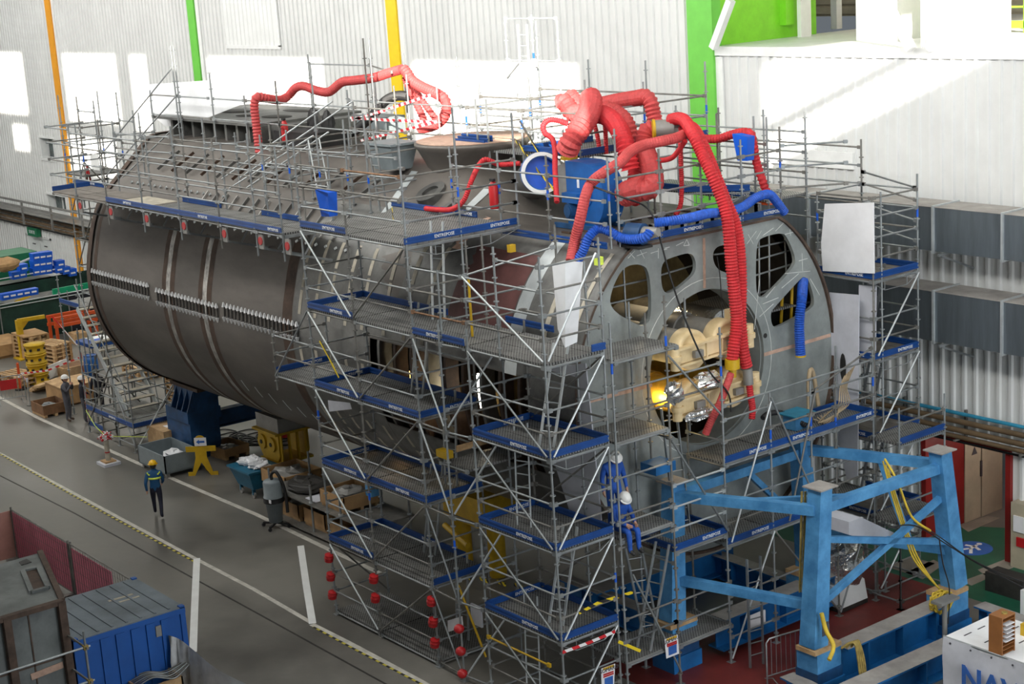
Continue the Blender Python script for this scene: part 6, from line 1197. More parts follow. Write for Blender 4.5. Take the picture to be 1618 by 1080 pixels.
c = G(20, 556); mb = MB(); mb.box((c.x-1.2, c.y-1.0, 0), (c.x+.9, c.y+.3, .12)); mb.box((c.x-1.3, c.y-1.1, .12), (c.x+1.0, c.y+.4, .62)); solo('long_crate', mb, m_ply2, 'low wooden crate at the left edge below the green screen', 'crate')
for k in range(3): pallets(G(45, 606)+V((-.15,-.4+.0*k,.146*1.25*k)), 1, .2, [('lowest','middle','top')[k]+' of three pallets just left of the yellow drums'], 1.25)
c = G(62, 604); t = None
for k in range(4):
    z = .42*k; lab = ('lowest','second','third','topmost')[k]+' yellow drum reel of the stack of four'
    t = thing('yellow_drum_reel', lab, 'drum', (c.x, c.y, z), 'stacked yellow reels'); mb = MB(); mb.lathe([(0,0), (.42,0), (.44,.05), (.40,.08), (.40,.33), (.44,.36), (.44,.41), (0,.41)], (c.x, c.y, z), 22); part('shell', mb, m_yst, t)
    for q in range(8): a = q*pi/4; mb = MB(); mb.cbox((c.x+.40*cos(a), c.y+.40*sin(a), z+.2), (.06,.12,.09) if abs(cos(a)) > .5 else (.12,.06,.09)); part('slot', mb, m_dark, t)
c2 = G(62, 612); mb = MB(); mb.box((c2.x-.6, c2.y-.5, 0), (c2.x+.6, c2.y+.5, .03)); c = G(37, 566)
t = thing('jib_crane', 'yellow jib crane post with horizontal arm before green screen', 'crane', (c.x, c.y, 0)); mb = MB(); mb.box((c.x-.12, c.y-.12, 0), (c.x+.12, c.y+.12, 1.75)); part('post', mb, m_yst, t); mb = MB(); mb.beam((c.x, c.y-.05, 1.72), (c.x+.15, c.y+1.15, 1.72), .14, .16); part('arm', mb, m_yst, t); mb = MB(); mb.box((c.x-.4, c.y-.3, 0), (c.x+.4, c.y+.3, .05)); part('base_plate', mb, m_yst, t); mb = MB(); mb.prism([(0,0), (.4,0), (0,-.4)], (c.x-.04, c.y+.1, 1.68), (0,1,0), (0,0,1), (.08,0,0)); part('gusset', mb, m_yst, t)
for k in range(4):
    a, b = G(48+3*k, 617-2*k, .05+.1*k), G(112-2*k, 600-2*k, .05+.1*k); mb = MB(); mb.beam(a, b, .28, .09); solo('timber_plank', mb, m_wood, ('lowest','second','third','topmost')[k]+' long timber plank of the pile before the drums', 'plank', 'timber planks')
c = G(106, 578); mb = MB(); a, b = G(72,590,.3), G(108,575,.3); mb.beam(a, b, .05, .55); solo('white_board', mb, m_white, 'white board leaning behind the yellow drums', 'board'); a, b = G(43,588,.3), G(52,586,.3); mb = MB(); mb.beam(a, b, .05, .6); solo('white_board', mb, m_white, 'small white board left of the yellow drums', 'board')
c = G(104, 585); mb = crumple((c.x, c.y, .2), .45, .3, .2, 8, 3, .2); solo('red_bag', mb, m_redp, 'crumpled red bag behind the timber planks', 'bag')
c = G(115, 590); t = thing('wooden_box', 'low wooden box right of the red bag', 'box', (c.x, c.y, 0)); mb = MB(); mb.box((c.x-.5, c.y-.6, 0), (c.x+.5, c.y+.6, .4)); part('body', mb, m_wood, t); mb = MB(); mb.box((c.x-.4, c.y-.5, .4), (c.x+.4, c.y+.5, .405)); part('inside', mb, m_woodd, t)
c = G(33, 615); t = thing('marker_post', 'orange safety marker post with white band at left', 'post', (c.x, c.y, 0)); mb = MB(); mb.cyl((c.x, c.y, 0), (c.x, c.y, .05), .25, 16); part('base', mb, m_black, t); mb = MB(); mb.cyl((c.x, c.y, .05), (c.x, c.y, 1.1), .055, 12).sphere((c.x, c.y, 1.1), .055, .055, .04, 12, 6); part('tube', mb, m_osaf, t); mb = MB(); mb.cyl((c.x, c.y, .5), (c.x, c.y, .6), .057, 12); part('band', mb, m_white, t)
c = G(48, 640); t = thing('chain_post', 'thin grey tape post near the left barrier', 'post', (c.x, c.y, 0)); mb = MB(); mb.cyl((c.x, c.y, 0), (c.x, c.y, 1.1), .025, 8); part('tube', mb, m_galv, t); mb = MB(); mb.cyl((c.x, c.y, 0), (c.x, c.y, .04), .14, 14); part('foot', mb, m_galvd, t); mb = MB(); mb.cyl((c.x, c.y, .95), (c.x, c.y, 1.1), .05, 8); part('head', mb, m_blk2, t)
tape([(c.x, c.y, 1.0), G(33,590,.9), G(75,585,.95), G(125,565,1.2)], m_rw, 'red and white tape strung behind the yellow drums')
def open_crate(p, wx, wy, h, lab, group, mt=m_woodd, rz=0., pal=True, fill=None, seed=1):
    t = thing('open_crate', lab, 'crate', (p.x, p.y, 0), group); z0 = .14 if pal else .02; x, y = p.x, p.y
    if pal:
        for k in (-1, 0, 1): mb = MB(); mb.box((x-wx/2, y+k*wy*.42-.06, 0), (x+wx/2, y+k*wy*.42+.06, .1)); part('runner', mb, m_wood, t)
    mb = MB(); mb.box((x-wx/2, y-wy/2, .1 if pal else 0), (x+wx/2, y+wy/2, z0)); part('bottom', mb, mt, t)
    for a, b in (((-wx/2,-wy/2), (wx/2,-wy/2+.03)), ((-wx/2,wy/2-.03), (wx/2,wy/2)), ((-wx/2,-wy/2+.03), (-wx/2+.03,wy/2-.03)), ((wx/2-.03,-wy/2+.03), (wx/2,wy/2-.03))): mb = MB(); mb.box((x+a[0], y+a[1], z0), (x+b[0], y+b[1], z0+h)); part('side', mb, mt, t)
    if fill: mb = crumple((x, y, z0+h*.45), wx*.36, wy*.36, h*.3, 9, seed, .3); solo('scrap_heap', mb, fill, 'scrap lying in the '+lab, 'scrap', 'heaps inside crates')
    t.rotation_euler.z = rz; return t
open_crate(G(80,652), 1.2, 1.0, .34, 'low dark crate of pipes on the floor left of the workers', 'open crates', m_woodd, 0, True, m_galv, 4)
c = G(112, 640)+V((-.6,.4,0)); t = thing('plywood_case', 'closed plywood case behind the worker in grey overalls', 'case', (c.x, c.y, 0)); mb = MB(); mb.box((c.x-.9, c.y-.75, .08), (c.x+.7, c.y+.75, .75)); part('body', mb, m_ply2, t); mb = MB(); mb.box((c.x-.93, c.y-.78, .75), (c.x+.73, c.y+.78, .79)); part('lid', mb, m_wood, t); mb = MB(); mb.box((c.x-.8, c.y-.7, 0), (c.x+.6, c.y+.7, .08)); part('runner', mb, m_woodd, t)
c = G(200, 640)+V((0,1.2,0)); 
for k in range(3): pallets(G(222, 610)+V((-1.5,.8,.146*1.3*k)), 1, .0, [('lowest','middle','top')[k]+' of three pallets behind the stair scaffold'], 1.3)
for k in range(8): pallets(G(270, 655)+V((-1.6,1.4,.146*1.1*k)), 1, .1, [('lowest','second','third','fourth','fifth','sixth','seventh','topmost')[k]+' pallet of the stack under the far hull end'], 1.1)
# green screened store with blue boxes
t = thing('screened_store', 'green netting enclosure with tool shelves at far left', 'enclosure', (-75, 28.5, 0))
mb = MB(); mb.box((-73.7, 22, .02), (-73.6, 29.6, 1.9)); part('netting', mb, m_tarp, t); mb = MB(); mb.box((-73.7, 29.6, .02), (-73.6, 33, 1.85)); part('netting', mb, m_navy, t, 'dark navy netting'); mb = MB(); mb.box((-78, 22, 1.0), (-77.9, 33, 2.0)); part('netting', mb, m_tarp, t)
for y in (23, 26.3, 29.6, 32.5): mb = MB(); mb.cyl((-73.55, y, 0), (-73.55, y, 2.0), .03, 7); part('pole', mb, m_galv, t)
for z in (1.9, 1.75): mb = MB(); mb.cyl((-73.55, 22, z), (-73.55, 33, z), .025, 7); part('rail', mb, m_zinc, t)
mb = MB(); mb.box((-77.5, 22, 1.35), (-73.9, 33, 1.4)); part('shelf_deck', mb, m_grey, t); mb = MB(); mb.box((-79.5, 24, 1.95), (-77.9, 30.7, 2.0)); part('upper_deck', mb, m_grey, t); mb = MB(); mb.beam((-77.5, 26, 2.3), (-79, 31, 3.1), .08, .08).cyl((-77.8, 23, 2.3), (-77.8, 31, 2.35), .03, 6); part('rail', mb, m_white, t)
mb = MB(); mb.beam((-74.3, 29.2, 1.85), (-74.4, 31.9, 1.85), .1, .42); solo('emerald_tarpaulin', mb, m_emer, 'bright emerald panel on the rail of the green store', 'panel')
rng = random.Random(3)
def bluebox(c, lab, s_=(.5,.55,.36)): 
    t = thing('storage_box', lab, 'box', c.to_tuple(), 'blue storage boxes'); mb = MB(); mb.hexa([c+V((a*s_[0]*k, b*s_[1]*k, z)) for z, k in ((0,.46),(s_[2],.5)) for a, b in ((-1,-1),(1,-1),(1,1),(-1,1))]); part('tub', mb, m_bluebox, t); mb = MB(); mb.box(c+V((s_[0]*.5,-.12,.12)), c+V((s_[0]*.5+.01,.12,.2))); part('label', mb, m_paper, t)
cols = ['left', 'middle', 'right']; rows = ['bottom', 'centre', 'top']
for i in range(3):
    for j in range(3): bluebox(AX(56+9.5*i, 434-11.5*j-1.2*i, -78.0), 'blue box, %s column, %s row of the block of nine' % (cols[i], rows[j]), (.5,.385,.37))
for k, (px, py, lab) in enumerate([(24,440,'blue box low at the left beside the block of nine'), (34,438,'blue box between the low left one and the block'), (36,428,'blue box on the two low left ones'), (92,430,'blue box right of the block behind the scaffold'), (94,422,'blue box on top, right of the block'), (103,432,'blue box second to the right of the block'), (113,435,'blue box farthest right behind the scaffold')]): bluebox(AX(px, py, -77.9), lab, (.5,.42,.36))
for k in range(5): bluebox(AX(8+11*k, 473-2*k, -74.3), 'blue bin %s of the row along the green netting' % ('first from the left', 'second from the left', 'third from the left', 'fourth from the left', 'fifth from the left')[k], (.4,.44,.3))
for k in range(9): c = V((-76.6+.35*(k % 3), 24.5+.9*k, 1.4)); mb = MB(); mb.beam(c, c+V((.5,.5,.25)), .3, .12); solo('tool_part', mb, (m_galv, m_yst, m_grey)[k % 3], 'loose tool on the crowded shelf of the green store', 'tool', 'tools on the store shelf')
c = AX(13, 428, -80); mb = MB(); mb.box((c.x-1, c.y-1, .0), (c.x+1, c.y+1.2, 3.2)); solo('green_cabin', mb, m_gsign, 'dark green cabin at the far left edge below the wall pipes', 'cabin'); c = AX(6, 418, -77); mb = crumple((c.x, c.y, c.z), .4, .8, .35, 9, 8, .1); solo('orange_cover', mb, m_ply2, 'brown-orange cover at the far left edge', 'cover')
# orange frame, scissor trolley with white top
c = G(118, 535); t = thing('orange_trestle', 'orange-red steel trestle by the navy netting', 'trestle', (c.x, c.y, 0))
for y in (-.95, .95):
    for x in (-.4, .4): mb = MB(); mb.box((c.x+x-.06, c.y+y-.06, 0), (c.x+x+.06, c.y+y+.06, 1.1)); part('leg', mb, m_osaf, t)
for z in (.75, 1.1):
    for x in (-.4, .4): mb = MB(); mb.box((c.x+x-.07, c.y-1.05, z), (c.x+x+.07, c.y+1.05, z+.14)); part('beam', mb, m_osaf, t)
mb = MB(); mb.box((c.x+.6, c.y-.5, 0), (c.x+1.3, c.y+.1, .5)); solo('small_crate', mb, m_wood, 'small wooden crate under the orange trestle', 'crate')
c = G(155, 565)+V((0,0,0)); t = thing('wheeled_table', 'blue wheeled table with white and blue sheet near the hull', 'table', (c.x, c.y, 0)); mb = MB(); mb.box((c.x-.8, c.y-.6, .65), (c.x+.8, c.y+.6, .8)); part('tabletop', mb, m_toe, t); mb = MB(); mb.box((c.x-.7, c.y-.2, .8), (c.x+.7, c.y+.65, .83)); part('cover_sheet', mb, m_white, t); mb = MB(); mb.box((c.x-.1, c.y-.3, .83), (c.x+.6, c.y+.2, .84)); part('cover_sheet', mb, m_bluebox, t)
for x in (-.7, .7):
    for y in (-.5, .5): mb = MB(); mb.cyl((c.x+x, c.y+y, 0), (c.x+x, c.y+y, .65), .035, 8); part('leg', mb, m_galv, t)
c = G(146, 592); t = thing('blue_barrel', 'blue plastic barrel behind the stair scaffold', 'barrel', (c.x, c.y, 0)); mb = MB(); mb.lathe([(0,0), (.27,0), (.29,.15), (.30,.4), (.29,.65), (.26,.85), (0,.85)], (c.x, c.y, 0), 18); part('body', mb, m_fan, t); mb = MB(); mb.pipe((c.x, c.y, .83), (c.x, c.y, .87), .27, .22, 18); part('rim', mb, m_toe, t)
mb = MB(); a = G(122,545); mb.beam((a.x, a.y, 0), (a.x-.3, a.y-.9, 1.5), .05, .05); solo('striped_pole', mb, m_rw, 'leaning red and white striped pole by the green screen', 'pole')
c = G(165,640); t = thing('striped_post', 'upright red and white post beside the stair scaffold', 'post', (c.x, c.y, 0)); mb = MB(); a = AY(127, 560, 23.0); mb.cyl((a.x, a.y, 0), (a.x, a.y, 3.), .04, 8); part('tube', mb, m_rw, t)
# bollard with tangled tape
c = G(172, 733); t = thing('tape_bollard', 'wooden bollard topped with a tangle of red and white tape', 'bollard', (c.x, c.y, 0)); mb = MB(); mb.box((c.x-.33, c.y-.3, 0), (c.x+.33, c.y+.3, .1)); part('base', mb, m_blk2, t); mb = MB(); mb.box((c.x-.22, c.y-.2, .1), (c.x+.22, c.y+.2, .15)); part('foot', mb, m_wood, t); mb = MB(); mb.cyl((c.x, c.y, .15), (c.x, c.y, .95), .085, 14); part('post', mb, m_chalk, t); mb = MB(); mb.cyl((c.x, c.y, .42), (c.x, c.y, .46), .09, 14); part('band', mb, m_redp, t)
rnd = random.Random(5); mb = MB()
for k in range(26): p = V((c.x, c.y, 1.0)); a = [V((rnd.uniform(-.22,.22), rnd.uniform(-.22,.22), rnd.uniform(-.14,.14))) for _ in range(3)]; mb.tube([p+q for q in a], .02, 4)
part('tape_tangle', mb, m_rw, t)
rope([G(136,648,.95), AX(150,672,c.x-.6), (c.x, c.y, 1.0)], .012, m_hiviz, 'chain_line', 'thin yellow chain running down to the tape bollard', 'chain'); rope([(c.x, c.y, 1.0), G(232, 690, .9)], .01, m_hiviz, 'chain_line', 'thin yellow chain running right from the tape bollard', 'chain')
# grey skip with crate and sign figure
c = G(262, 748)+V((-.4,.35,0)); t = thing('steel_skip', 'grey steel skip with white rags near the blue support', 'skip', (c.x, c.y, 0)); wx, wy, h = 2.0, 1.25, .78
for a, b in (((-wx/2,-wy/2), (wx/2,-wy/2+.04)), ((-wx/2,wy/2-.04), (wx/2,wy/2)), ((-wx/2,-wy/2), (-wx/2+.04,wy/2)), ((wx/2-.04,-wy/2), (wx/2,wy/2))): mb = MB(); mb.box((c.x+a[0], c.y+a[1], .18), (c.x+b[0], c.y+b[1], h)); part('side', mb, m_grbin, t)
mb = MB(); mb.box((c.x-wx/2, c.y-wy/2, .16), (c.x+wx/2, c.y+wy/2, .2)); part('floor_plate', mb, m_grbin, t)
for x in (-.85, .85):
    for y in (-.5, .5): mb = MB(); mb.box((c.x+x-.06, c.y+y-.06, 0), (c.x+x+.06, c.y+y+.06, .17)); part('foot', mb, m_grey, t)
solo('rag_heap', crumple((c.x+.1, c.y+.2, .45), .55, .3, .18, 9, 7, .25), m_blanket, 'white rags lying in the grey skip', 'rags')
c3 = G(258, 728)+V((-1.1,.9,0)); t = thing('wooden_crate', 'pale wooden crate with label behind the grey skip', 'crate', (c3.x, c3.y, 0)); mb = MB(); mb.box((c3.x-.7, c3.y-.55, 0), (c3.x+.6, c3.y+.55, .85)); part('body', mb, m_wood, t); mb = MB(); mb.box((c3.x-.15, c3.y-.2, .85), (c3.x+.15, c3.y+.15, .856)); part('label', mb, m_paper, t)
c = G(322, 750); t = thing('figure_sign', 'yellow man-shaped floor sign with arrow beside the skip', 'sign', (c.x, c.y, 0)); r, u = V((.65,.76,0)), V((0,0,1))
mb = MB(); mb.prism([(-.5,.0), (-.28,0), (-.02,.45), (.25,.0), (.5,.0), (.5,.12), (.33,.12), (.18,.62), (.18,.82), (.5,.82), (.5,1.0), (-.5,1.0), (-.5,.82), (-.2,.82), (-.2,.6), (-.35,.12), (-.5,.12)], c, r, u, V((.76,-.65,0))*.04); part('figure', mb, m_yst, t)
nn = V((.76,-.65,0)); mb = MB(); mb.cyl(c+u*1.17, c+u*1.17+nn*.04, .2, 18); part('head', mb, m_yst, t); mb = MB(); mb.prism([(-.18,1.02), (.22,1.02), (.22,1.3), (-.18,1.3)], c+nn*.05, r, u, nn*.01); pl = part('panel', mb, m_paper, t)
mb = MB(); mb.prism([(-.12,1.16), (-.02,1.24), (-.02,1.195), (.16,1.195), (.16,1.125), (-.02,1.125), (-.02,1.08)], c+nn*.062, r, u, nn*.004); part('arrow', mb, m_inkb, pl)
mb = MB(); mb.beam(c+u*.6, c-nn*.5+u*.02, .05, .05); part('back_stay', mb, m_yst, t)
open_crate(G(358,722)+V((-.3,.2,0)), 1.25, 1.0, .25, 'small open crate with parts on the floor behind the figure sign', 'open crates', m_ply2, .1, True, m_grey, 6)
# teal cart with rags, vacuum, crate rack
c = G(402, 785)+V((-.3,.3,0)); t = thing('rag_cart', 'teal wheeled tipping cart heaped with white rags', 'cart', (c.x, c.y, 0)); mb = MB(); mb.hexa([(c.x-.5, c.y-.4, .3), (c.x+.5, c.y-.4, .3), (c.x+.5, c.y+.4, .3), (c.x-.5, c.y+.4, .3), (c.x-.75, c.y-.55, .85), (c.x+.6, c.y-.55, .85), (c.x+.6, c.y+.55, .85), (c.x-.75, c.y+.55, .85)]); part('tub', mb, m_teal, t); mb = MB(); mb.box((c.x-.8, c.y-.6, .85), (c.x+.65, c.y+.6, .91)); part('rim', mb, m_teal, t)
for x in (-.4, .4):
    for y in (-.35, .35): mb = MB(); mb.cyl((c.x+x, c.y+y-.03, .1), (c.x+x, c.y+y+.03, .1), .1, 14); part('wheel', mb, m_grey, t); mb = MB(); mb.box((c.x+x-.03, c.y+y-.05, .12), (c.x+x+.03, c.y+y+.05, .3)); part('fork', mb, m_teal, t)
for k in range(5): solo('rag_heap', crumple((c.x-.4+.2*k, c.y-.1+.12*(k % 3), .98+.05*(k % 2)), .24, .26, .16, 9, 20+k, .3), m_blanket, 'white rag bundle heaped on the teal cart', 'rags', 'rags on the cart')
c = G(437, 832); t = thing('industrial_vacuum', 'grey industrial vacuum cleaner on black castors', 'vacuum cleaner', (c.x, c.y, 0)); mb = MB(); mb.lathe([(0,.18), (.2,.18), (.27,.85), (.29,.86)], (c.x, c.y, 0), 22); part('lower_drum', mb, m_grbin, t); mb = MB(); mb.lathe([(.3,.86), (.3,.98), (.28,1.0), (.28,1.4), (.25,1.46), (0,1.48)], (c.x, c.y, 0), 22); part('upper_drum', mb, m_grbin, t); mb = MB(); mb.cyl((c.x, c.y, .80), (c.x, c.y, .95), .31, 22); part('clamp_ring', mb, m_black, t); mb = MB(); mb.tube(crom([(c.x, c.y, 1.48), (c.x, c.y, 1.65), (c.x+.15, c.y+.1, 1.7), (c.x+.35, c.y+.2, 1.2), (c.x+.4, c.y+.2, .5)]), .05, 8); part('suction_hose', mb, m_black, t); mb = MB(); mb.cbox((c.x+.18, c.y-.25, .9), (.2,.02,.1)); part('label', mb, m_paper, t)
for k in range(4): a = k*pi/2+.6; mb = MB(); mb.beam((c.x, c.y, .14), (c.x+.42*cos(a), c.y+.42*sin(a), .12), .06, .05); part('frame_arm', mb, m_black, t); mb = MB(); mb.cyl((c.x+.42*cos(a)-.02, c.y+.42*sin(a), .06), (c.x+.42*cos(a)+.02, c.y+.42*sin(a), .06), .06, 12); part('castor', mb, m_black, t)
c0_ = G(478, 815); zz = 0
def crate_at(x, y, z, wx, wy, h, lab, fill=None, mt=m_ply2):
    t = thing('pallet_crate', lab, 'crate', (x, y, z), 'crates on the rack'); 
    for a, b in (((-wx/2,-wy/2), (wx/2,-wy/2+.03)), ((-wx/2,wy/2-.03), (wx/2,wy/2)), ((-wx/2,-wy/2), (-wx/2+.03,wy/2)), ((wx/2-.03,-wy/2), (wx/2,wy/2))): mb = MB(); mb.box((x+a[0], y+a[1], z+.14), (x+b[0], y+b[1], z+h)); part('side', mb, mt, t)
    mb = MB(); mb.box((x-wx/2, y-wy/2, z+.1), (x+wx/2, y+wy/2, z+.14)); part('bottom', mb, mt, t)
    for k in (-1, 0, 1): mb = MB(); mb.box((x-wx/2, y+k*wy*.42-.05, z), (x+wx/2, y+k*wy*.42+.05, z+.1)); part('runner', mb, m_wood, t)
    if fill: solo('stored_parts', crumple((x, y, z+h*.7), wx*.4, wy*.4, h*.35, 9, int(abs(x*7)), .3), fill, 'loose parts inside the '+lab, 'parts', 'parts in rack crates')
rk = thing('storage_rack', 'two-level grey storage rack left of the tall scaffold', 'rack', (-40.3, 24, 0)); X0, X1, Y0, Y1 = -42.6, -37.2, 22.7, 24.1
for x in (X0, -40.2, -38.6, X1):
    for y in (Y0, Y1): mb = MB(); mb.cyl((x, y, 0), (x, y, 1.75 if y > 23 else 1.55), .035, 8); part('upright', mb, m_galv, rk); mb = MB(); mb.cyl((x, y, .95), (x, y, 1.05), .07, 10); part('collar', mb, m_zinc, rk)
for z in (.12, 1.0): mb = MB(); mb.box((X0-.1, Y0-.1, z-.04), (X1+.1, Y1+.1, z)); part('shelf', mb, m_galvd, rk)
crate_at(-41.9, 23.4, .12, 1.2, 1.1, .5, 'wooden crate on the lower rack shelf at left', m_grey); crate_at(-40.4, 23.4, .12, 1.2, 1.1, .55, 'wooden crate with white label in the middle of lower rack shelf', m_dark); crate_at(-39.0, 23.4, .12, 1.1, 1.1, .5, 'wooden crate on the lower rack shelf at right', m_woodd)
crate_at(-39.2, 23.4, 1.0, 1.3, 1.2, .5, 'wooden crate with tangled parts on the upper rack shelf', m_grey); crate_at(-43.4, 23.9, .6, 1.5, 1.3, .5, 'open wooden crate beside the yellow hull support', m_grey)
for z in (0, .14, .28, .42): pallets(V((-43.4, 23.9, z*1.0)), 1, 0, [{0:'lowest',.14:'second',.28:'third',.42:'topmost'}[z]+' pallet under the open crate by the yellow support'], 1.05)
solo('dark_tarpaulin', crumple((-41.5, 23.4, 1.12), .9, .55, .16, 10, 12, .2), m_dark, 'dark tarpaulin heaped on the upper rack shelf', 'tarpaulin'); mb = MB(); mb.box((-40.7, 22.8, 1.005), (-40.1, 23.6, 1.03)); solo('white_sheet', mb, m_blk2, 'white sheet lying on the upper rack shelf', 'sheet'); mb = MB(); c = V((-38.4, 23.7, 1.5)); mb.box(c-V((.15,.15,.1)), c+V((.15,.15,.25))); solo('blue_can', mb, m_frame, 'small bright blue can in the upper rack crate', 'can')
c = G(430, 695)+V((-.2,.3,0)); t = thing('red_case', 'red metal case with white label behind the yellow support', 'case', (c.x, c.y, 0)); mb = MB(); mb.box((c.x-.35, c.y-.3, 0), (c.x+.35, c.y+.3, .55)); part('body', mb, m_redp, t); mb = MB(); mb.box((c.x-.2, c.y-.31, .1), (c.x+.0, c.y-.3, .45)); part('label', mb, m_paper, t)
for k in range(7): a = G(335+14*k, 690+5*(k % 3)); rope(crom([a, a+V((.6,.3,.03)), a+V((.3,.9,.02)), a+V((-.5,.7,.03)), a+V((-.3,-.2,.02)), a+V((.9,.4,.02)), a+V((1.3,1.0,.02))]), .022, m_black, 'electric_cable', 'black cable looping on the floor between blue and yellow supports', 'cable', 'cables on the floor')
# ================================================================ foreground left
t = thing('fence_line', 'pink screened site fence at lower left', 'fence', (-41, 15.6, 0)); fy = 15.62; fx_ = [-49.2, -45.0, -40.9, -36.8]
for a, b, mt, h in ((-45.0, -40.9, m_pinkf, 1.5), (-40.9, -38.2, m_pinkf, 1.45)): mb = MB(); mb.box((a+.06, fy-.008, .12), (b-.06, fy+.008, h)); part('screen', mb, mt, t)
mb = MB(); mb.box((-45.08, 13.0, .1), (-45.06, fy, 1.5)); part('screen', mb, m_peach, t)
for a, b in ((-45.0, -40.9), (-40.9, -36.8)):
    mb = MB(); mb.cyl((a, fy, 1.55), (b, fy, 1.55), .02, 6).cyl((a, fy, .1), (b, fy, .1), .02, 6); part('frame_rail', mb, m_galvd, t)
    mb = MB()
    for k in range(27): x = a+(b-a)*k/27; mb.cyl((x, fy-.015, .1), (x, fy-.015, 1.55), .005, 4)
    for k in range(5): mb.cyl((a, fy-.015, .3+.27*k), (b, fy-.015, .3+.27*k), .004, 4)
    part('wire_mesh', mb, m_galvd, t)
for x in (-45.0, -40.98, -40.82, -36.8): mb = MB(); mb.cyl((x, fy, 0), (x, fy, 1.62), .03, 8); part('post', mb, m_galvd, t); mb = MB(); mb.box((x-.12, fy-.3, 0), (x+.12, fy+.3, .1)); part('foot', mb, m_grey, t)
# container
t = thing('shipping_container', 'blue shipping container with dusty ribbed roof at lower left', 'container', (-34, 13, 0)); x0, x1, y0, y1, zc = -35.0, -32.45, 12.2, 14.85, 2.4
mb = MB(); mb.box((x0+.05, y0, .15), (x1-.04, y1-.05, zc-.04)); part('shell', mb, m_cont, t)
mb = MB(); mb.box((x0, y0, zc-.04), (x1, y1, zc)); rf = part('roof', mb, m_roof, t)
for k in range(7): y = y1-.35-k*.34; mb = MB(); mb.box((x0+.1, y, zc), (x1-.1, y+.05, zc+.02)); part('roof_rib', mb, m_roof, rf)
for k in range(6): y = y1-.4-k*.36; mb = MB(); mb.box((x1-.04, y-.2, .2), (x1, y, zc-.15)); part('corrugation', mb, m_cont, t)
for y in (y1-.12, y0): 
    for x in (x0, x1-.12): mb = MB(); mb.box((x, y, 0), (x+.12, y+.12, zc+.03)); part('corner_post', mb, m_cont, t)
for a_, b_ in (((x1-.1, y0, zc-.14), (x1+.01, y1, zc-.02)), ((x1-.1, y0, .02), (x1+.01, y1, .16)), ((x0, y1-.1, zc-.14), (x1, y1+.01, zc-.02))): mb = MB(); mb.box(a_, b_); part('side_rail', mb, m_cont, t)
mb = MB(); mb.box((x1, y1-.75, 1.9), (x1+.02, y1-.62, 2.15)); part('vent', mb, m_grey, t)
mb = MB(); mb.box((-34.1, 13.75, zc), (-34.0, 14.35, zc+.004)); part('worn_paint_mark', mb, m_chalk, rf); mb = MB(); mb.box((-33.85, 13.9, zc), (-33.77, 14.4, zc+.004)); part('worn_paint_mark', mb, m_chalk, rf)
# grey steel block
t = thing('steel_block_section', 'rusty grey steel ship block with window opening at lower left', 'ship block', (-36, 12, 0)); bz = 3.7
pA, pB, pC, pD = G(97,950,bz), G(10,975,bz), G(62,873,bz), G(-30,895,bz)
mb = MB(); mb.hexa([(pA.x, pA.y, 0), (pC.x-1.2, pC.y, 0), (pC.x-1.2, pC.y-5, 0), (pA.x, pA.y-5, 0), (pA.x, pA.y, bz), (pC.x, pC.y, bz), (pC.x, pC.y-5, bz), (pA.x, pA.y-5, bz)]); part('hull_block', mb, m_block, t)
for y in (pA.y, pB.y): mb = MB(); mb.beam((pA.x+.06, y-.04, 0), (pA.x+.06, y-.04, bz+.04), .16, .16, (1,0,0)); part('edge_bar', mb, m_rusty, t)
mb = MB(); mb.beam((pA.x+.05, pA.y-5, bz+.02), (pA.x+.05, pA.y, bz+.02), .14, .1).beam((pA.x, pA.y+.02, bz+.02), (pC.x, pC.y+.02, bz+.02), .12, .08); part('edge_bar', mb, m_rusty, t)
for z in (.7, 1.6, 2.5): mb = MB(); mb.box((pA.x, pA.y-5, z), (pA.x+.02, pA.y, z+.03)); part('seam', mb, m_rusty, t)
for y in (.75, 1.9): mb = MB(); mb.box((pA.x, pA.y-y, 0), (pA.x+.02, pA.y-y+.03, bz)); part('seam', mb, m_rusty, t)
w_ = [G(36,903,bz), G(61,898,bz), G(76,930,bz), G(50,937,bz)]; mb = MB(); mb.add([p+V((0,0,.012)) for p in w_]+[p+V((0,0,-.2)) for p in w_], [(0,1,2,3), (4,7,6,5), (0,4,5,1), (1,5,6,2), (2,6,7,3), (3,7,4,0)]); part('window_recess', mb, m_rustw, t)
for a, b in zip(w_, w_[1:]+w_[:1]): mb = MB(); mb.beam(a+V((0,0,.03)), b+V((0,0,.03)), .1, .06); part('window_frame', mb, m_block, t)
w_ = [G(30,888,bz), G(42,883,bz), G(50,888,bz), G(34,893,bz)]; mb = MB(); mb.add([p+V((0,0,.012)) for p in w_]+[p+V((0,0,-.1)) for p in w_], [(0,1,2,3), (4,7,6,5), (0,4,5,1), (1,5,6,2), (2,6,7,3), (3,7,4,0)]); part('roof_opening', mb, m_dark, t)
mb = MB(); mb.beam((pA.x+.02, pA.y-.15, 2.35), (pA.x+.02, pA.y-.85, 2.3), .01, .14); part('primer_patch', mb, m_pinkw, t)
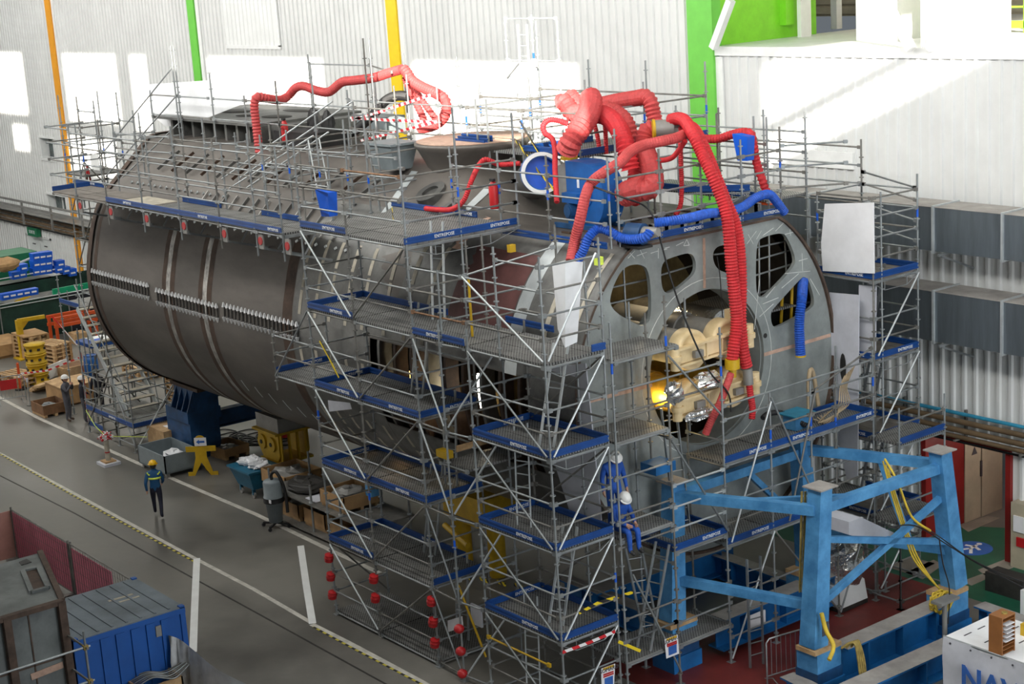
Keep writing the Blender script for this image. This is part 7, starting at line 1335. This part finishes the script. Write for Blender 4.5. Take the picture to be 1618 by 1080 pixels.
# handrail scaffold tubes in the corner
gx = -30.6; tb = thing('corner_guard_rail', 'scaffold guard rail tubes in the bottom left corner', 'railing', (gx, 11.5, 0)); q = AX(135, 1022, gx)
mb = MB(); mb.cyl((gx, q.y, 0), (gx, q.y, q.z+.35), .026, 8); part('post', mb, m_galv, tb)
for dz in (0, -.75): mb = MB(); mb.cyl((gx, q.y-4, q.z+dz), (gx, q.y+.1, q.z+dz), .024, 8); part('rail', mb, m_galv, tb); mb = MB(); mb.cyl((gx-2.2, q.y-.02, q.z+dz), (gx+.1, q.y, q.z+dz), .024, 8); part('rail', mb, m_galvd, tb); mb = MB(); mb.cbox((gx, q.y, q.z+dz), (.1,.1,.09)); part('coupler', mb, m_olive, tb)
# crate, boxes and sheet at the bottom edge
c = G(240, 1068, 1.1); z1 = 1.1; t = thing('open_crate', 'wooden crate of bent rods at the bottom edge by the container', 'crate', (c.x, c.y, 0), 'open crates'); wx, wy = 1.0, 1.0
for a, b in (((-wx/2,-wy/2), (wx/2,-wy/2+.04)), ((-wx/2,wy/2-.04), (wx/2,wy/2)), ((-wx/2,-wy/2), (-wx/2+.04,wy/2)), ((wx/2-.04,-wy/2), (wx/2,wy/2))): mb = MB(); mb.box((c.x+a[0], c.y+a[1], .1), (c.x+b[0], c.y+b[1], z1)); part('side', mb, m_wood, t)
mb = MB(); mb.box((c.x-.48, c.y-.48, 0), (c.x+.48, c.y+.48, .8)); part('filling', mb, m_wood, t)
for k in range(6): rope(crom([c+V((-.3+.1*k,-.5,-.05)), c+V((-.1+.08*k,-.1,.1)), c+V((.0+.1*k,.3,.02)), c+V((.1+.05*k,.75,.15))]), .015, m_galv if k % 2 else m_galvd, 'bent_rod', 'bent steel rod sticking out of the bottom edge crate', 'rod', 'bent rods in the crate')
for k in range(4): b = G(165+12*k-8*(k % 2), 1060+9*(k % 2), 1.0); mb = MB(); mb.box((b.x-.13, b.y-.15, 0), (b.x+.13, b.y+.15, 1.02)); o = solo('parts_carton', mb, m_wood if k % 2 else m_paper, ('leftmost','second from left','third from left','rightmost')[k]+' carton left of the crate of bent rods', 'carton', 'cartons by the crate')
mb = MB(); n1 = 14; top = [G(266,1003,1.9), G(285,1010,1.75), G(310,1030,1.55), G(345,1058,1.4), G(400,1085,1.25)]; tp = crom(top, 4); 
for i, p in enumerate(tp): mb.v += [tuple(p), tuple(p+V((.05*sin(i*1.7),-.05+.08*cos(i*2.1),-.6))), tuple(p+V((.08*sin(i*1.3),-.1+.12*cos(i*1.4),-1.25))), (p.x+.1*sin(i), p.y-.1, .02)]
for i in range(len(tp)-1):
    for k in range(3): mb.f.append((i*4+k, i*4+k+1, (i+1)*4+k+1, (i+1)*4+k)); mb.mi.append(0); mb.sm.append(True)
solo('plastic_sheet', mb, m_plast, 'crumpled translucent plastic sheet hanging right of the container', 'sheet')

# small things on and around the far deck
for p, q_, x, lab in (((808,392), (818,404), -29.6, 'yellow tag box hung on rails above the red primed plate'), ((946,412), (956,424), -26.4, 'yellow-green tag box by the upper left bulkhead corner')):
    a = AX(*p, x); mb = MB(); mb.cbox(a, (.12,.16,.17)); solo('tag_box', mb, m_hiviz if x > -28 else m_yst, lab, 'tag')
a = AY(140, 282, 23.9); t = thing('red_step_frame', 'red A-shaped step frame at the far left end of walkway', 'step frame', a.to_tuple())
for e in (-.28, .28): mb = MB(); mb.beam(a+V((e,0,-.55)), a+V((0,0,.5)), .05, .05); part('leg', mb, m_redp, t)
mb = MB(); mb.beam(a+V((-.15,0,-.1)), a+V((.15,0,-.1)), .04, .04); part('rung', mb, m_redp, t)
a = AY(150, 258, 24.6); mb = MB(); mb.box(a-V((.35,0,.35)), a+V((.35,.02,.35))); solo('white_board', mb, m_white, 'small white board behind the red A-shaped step frame', 'board')
a = G(1207, 322, 9.76); mb = MB(); mb.box((a.x-.25, a.y-.12, 9.76), (a.x+.25, a.y+.12, 9.9)); solo('orange_block', mb, m_osaf, 'orange block on the hull deck behind the double red hoses', 'block')
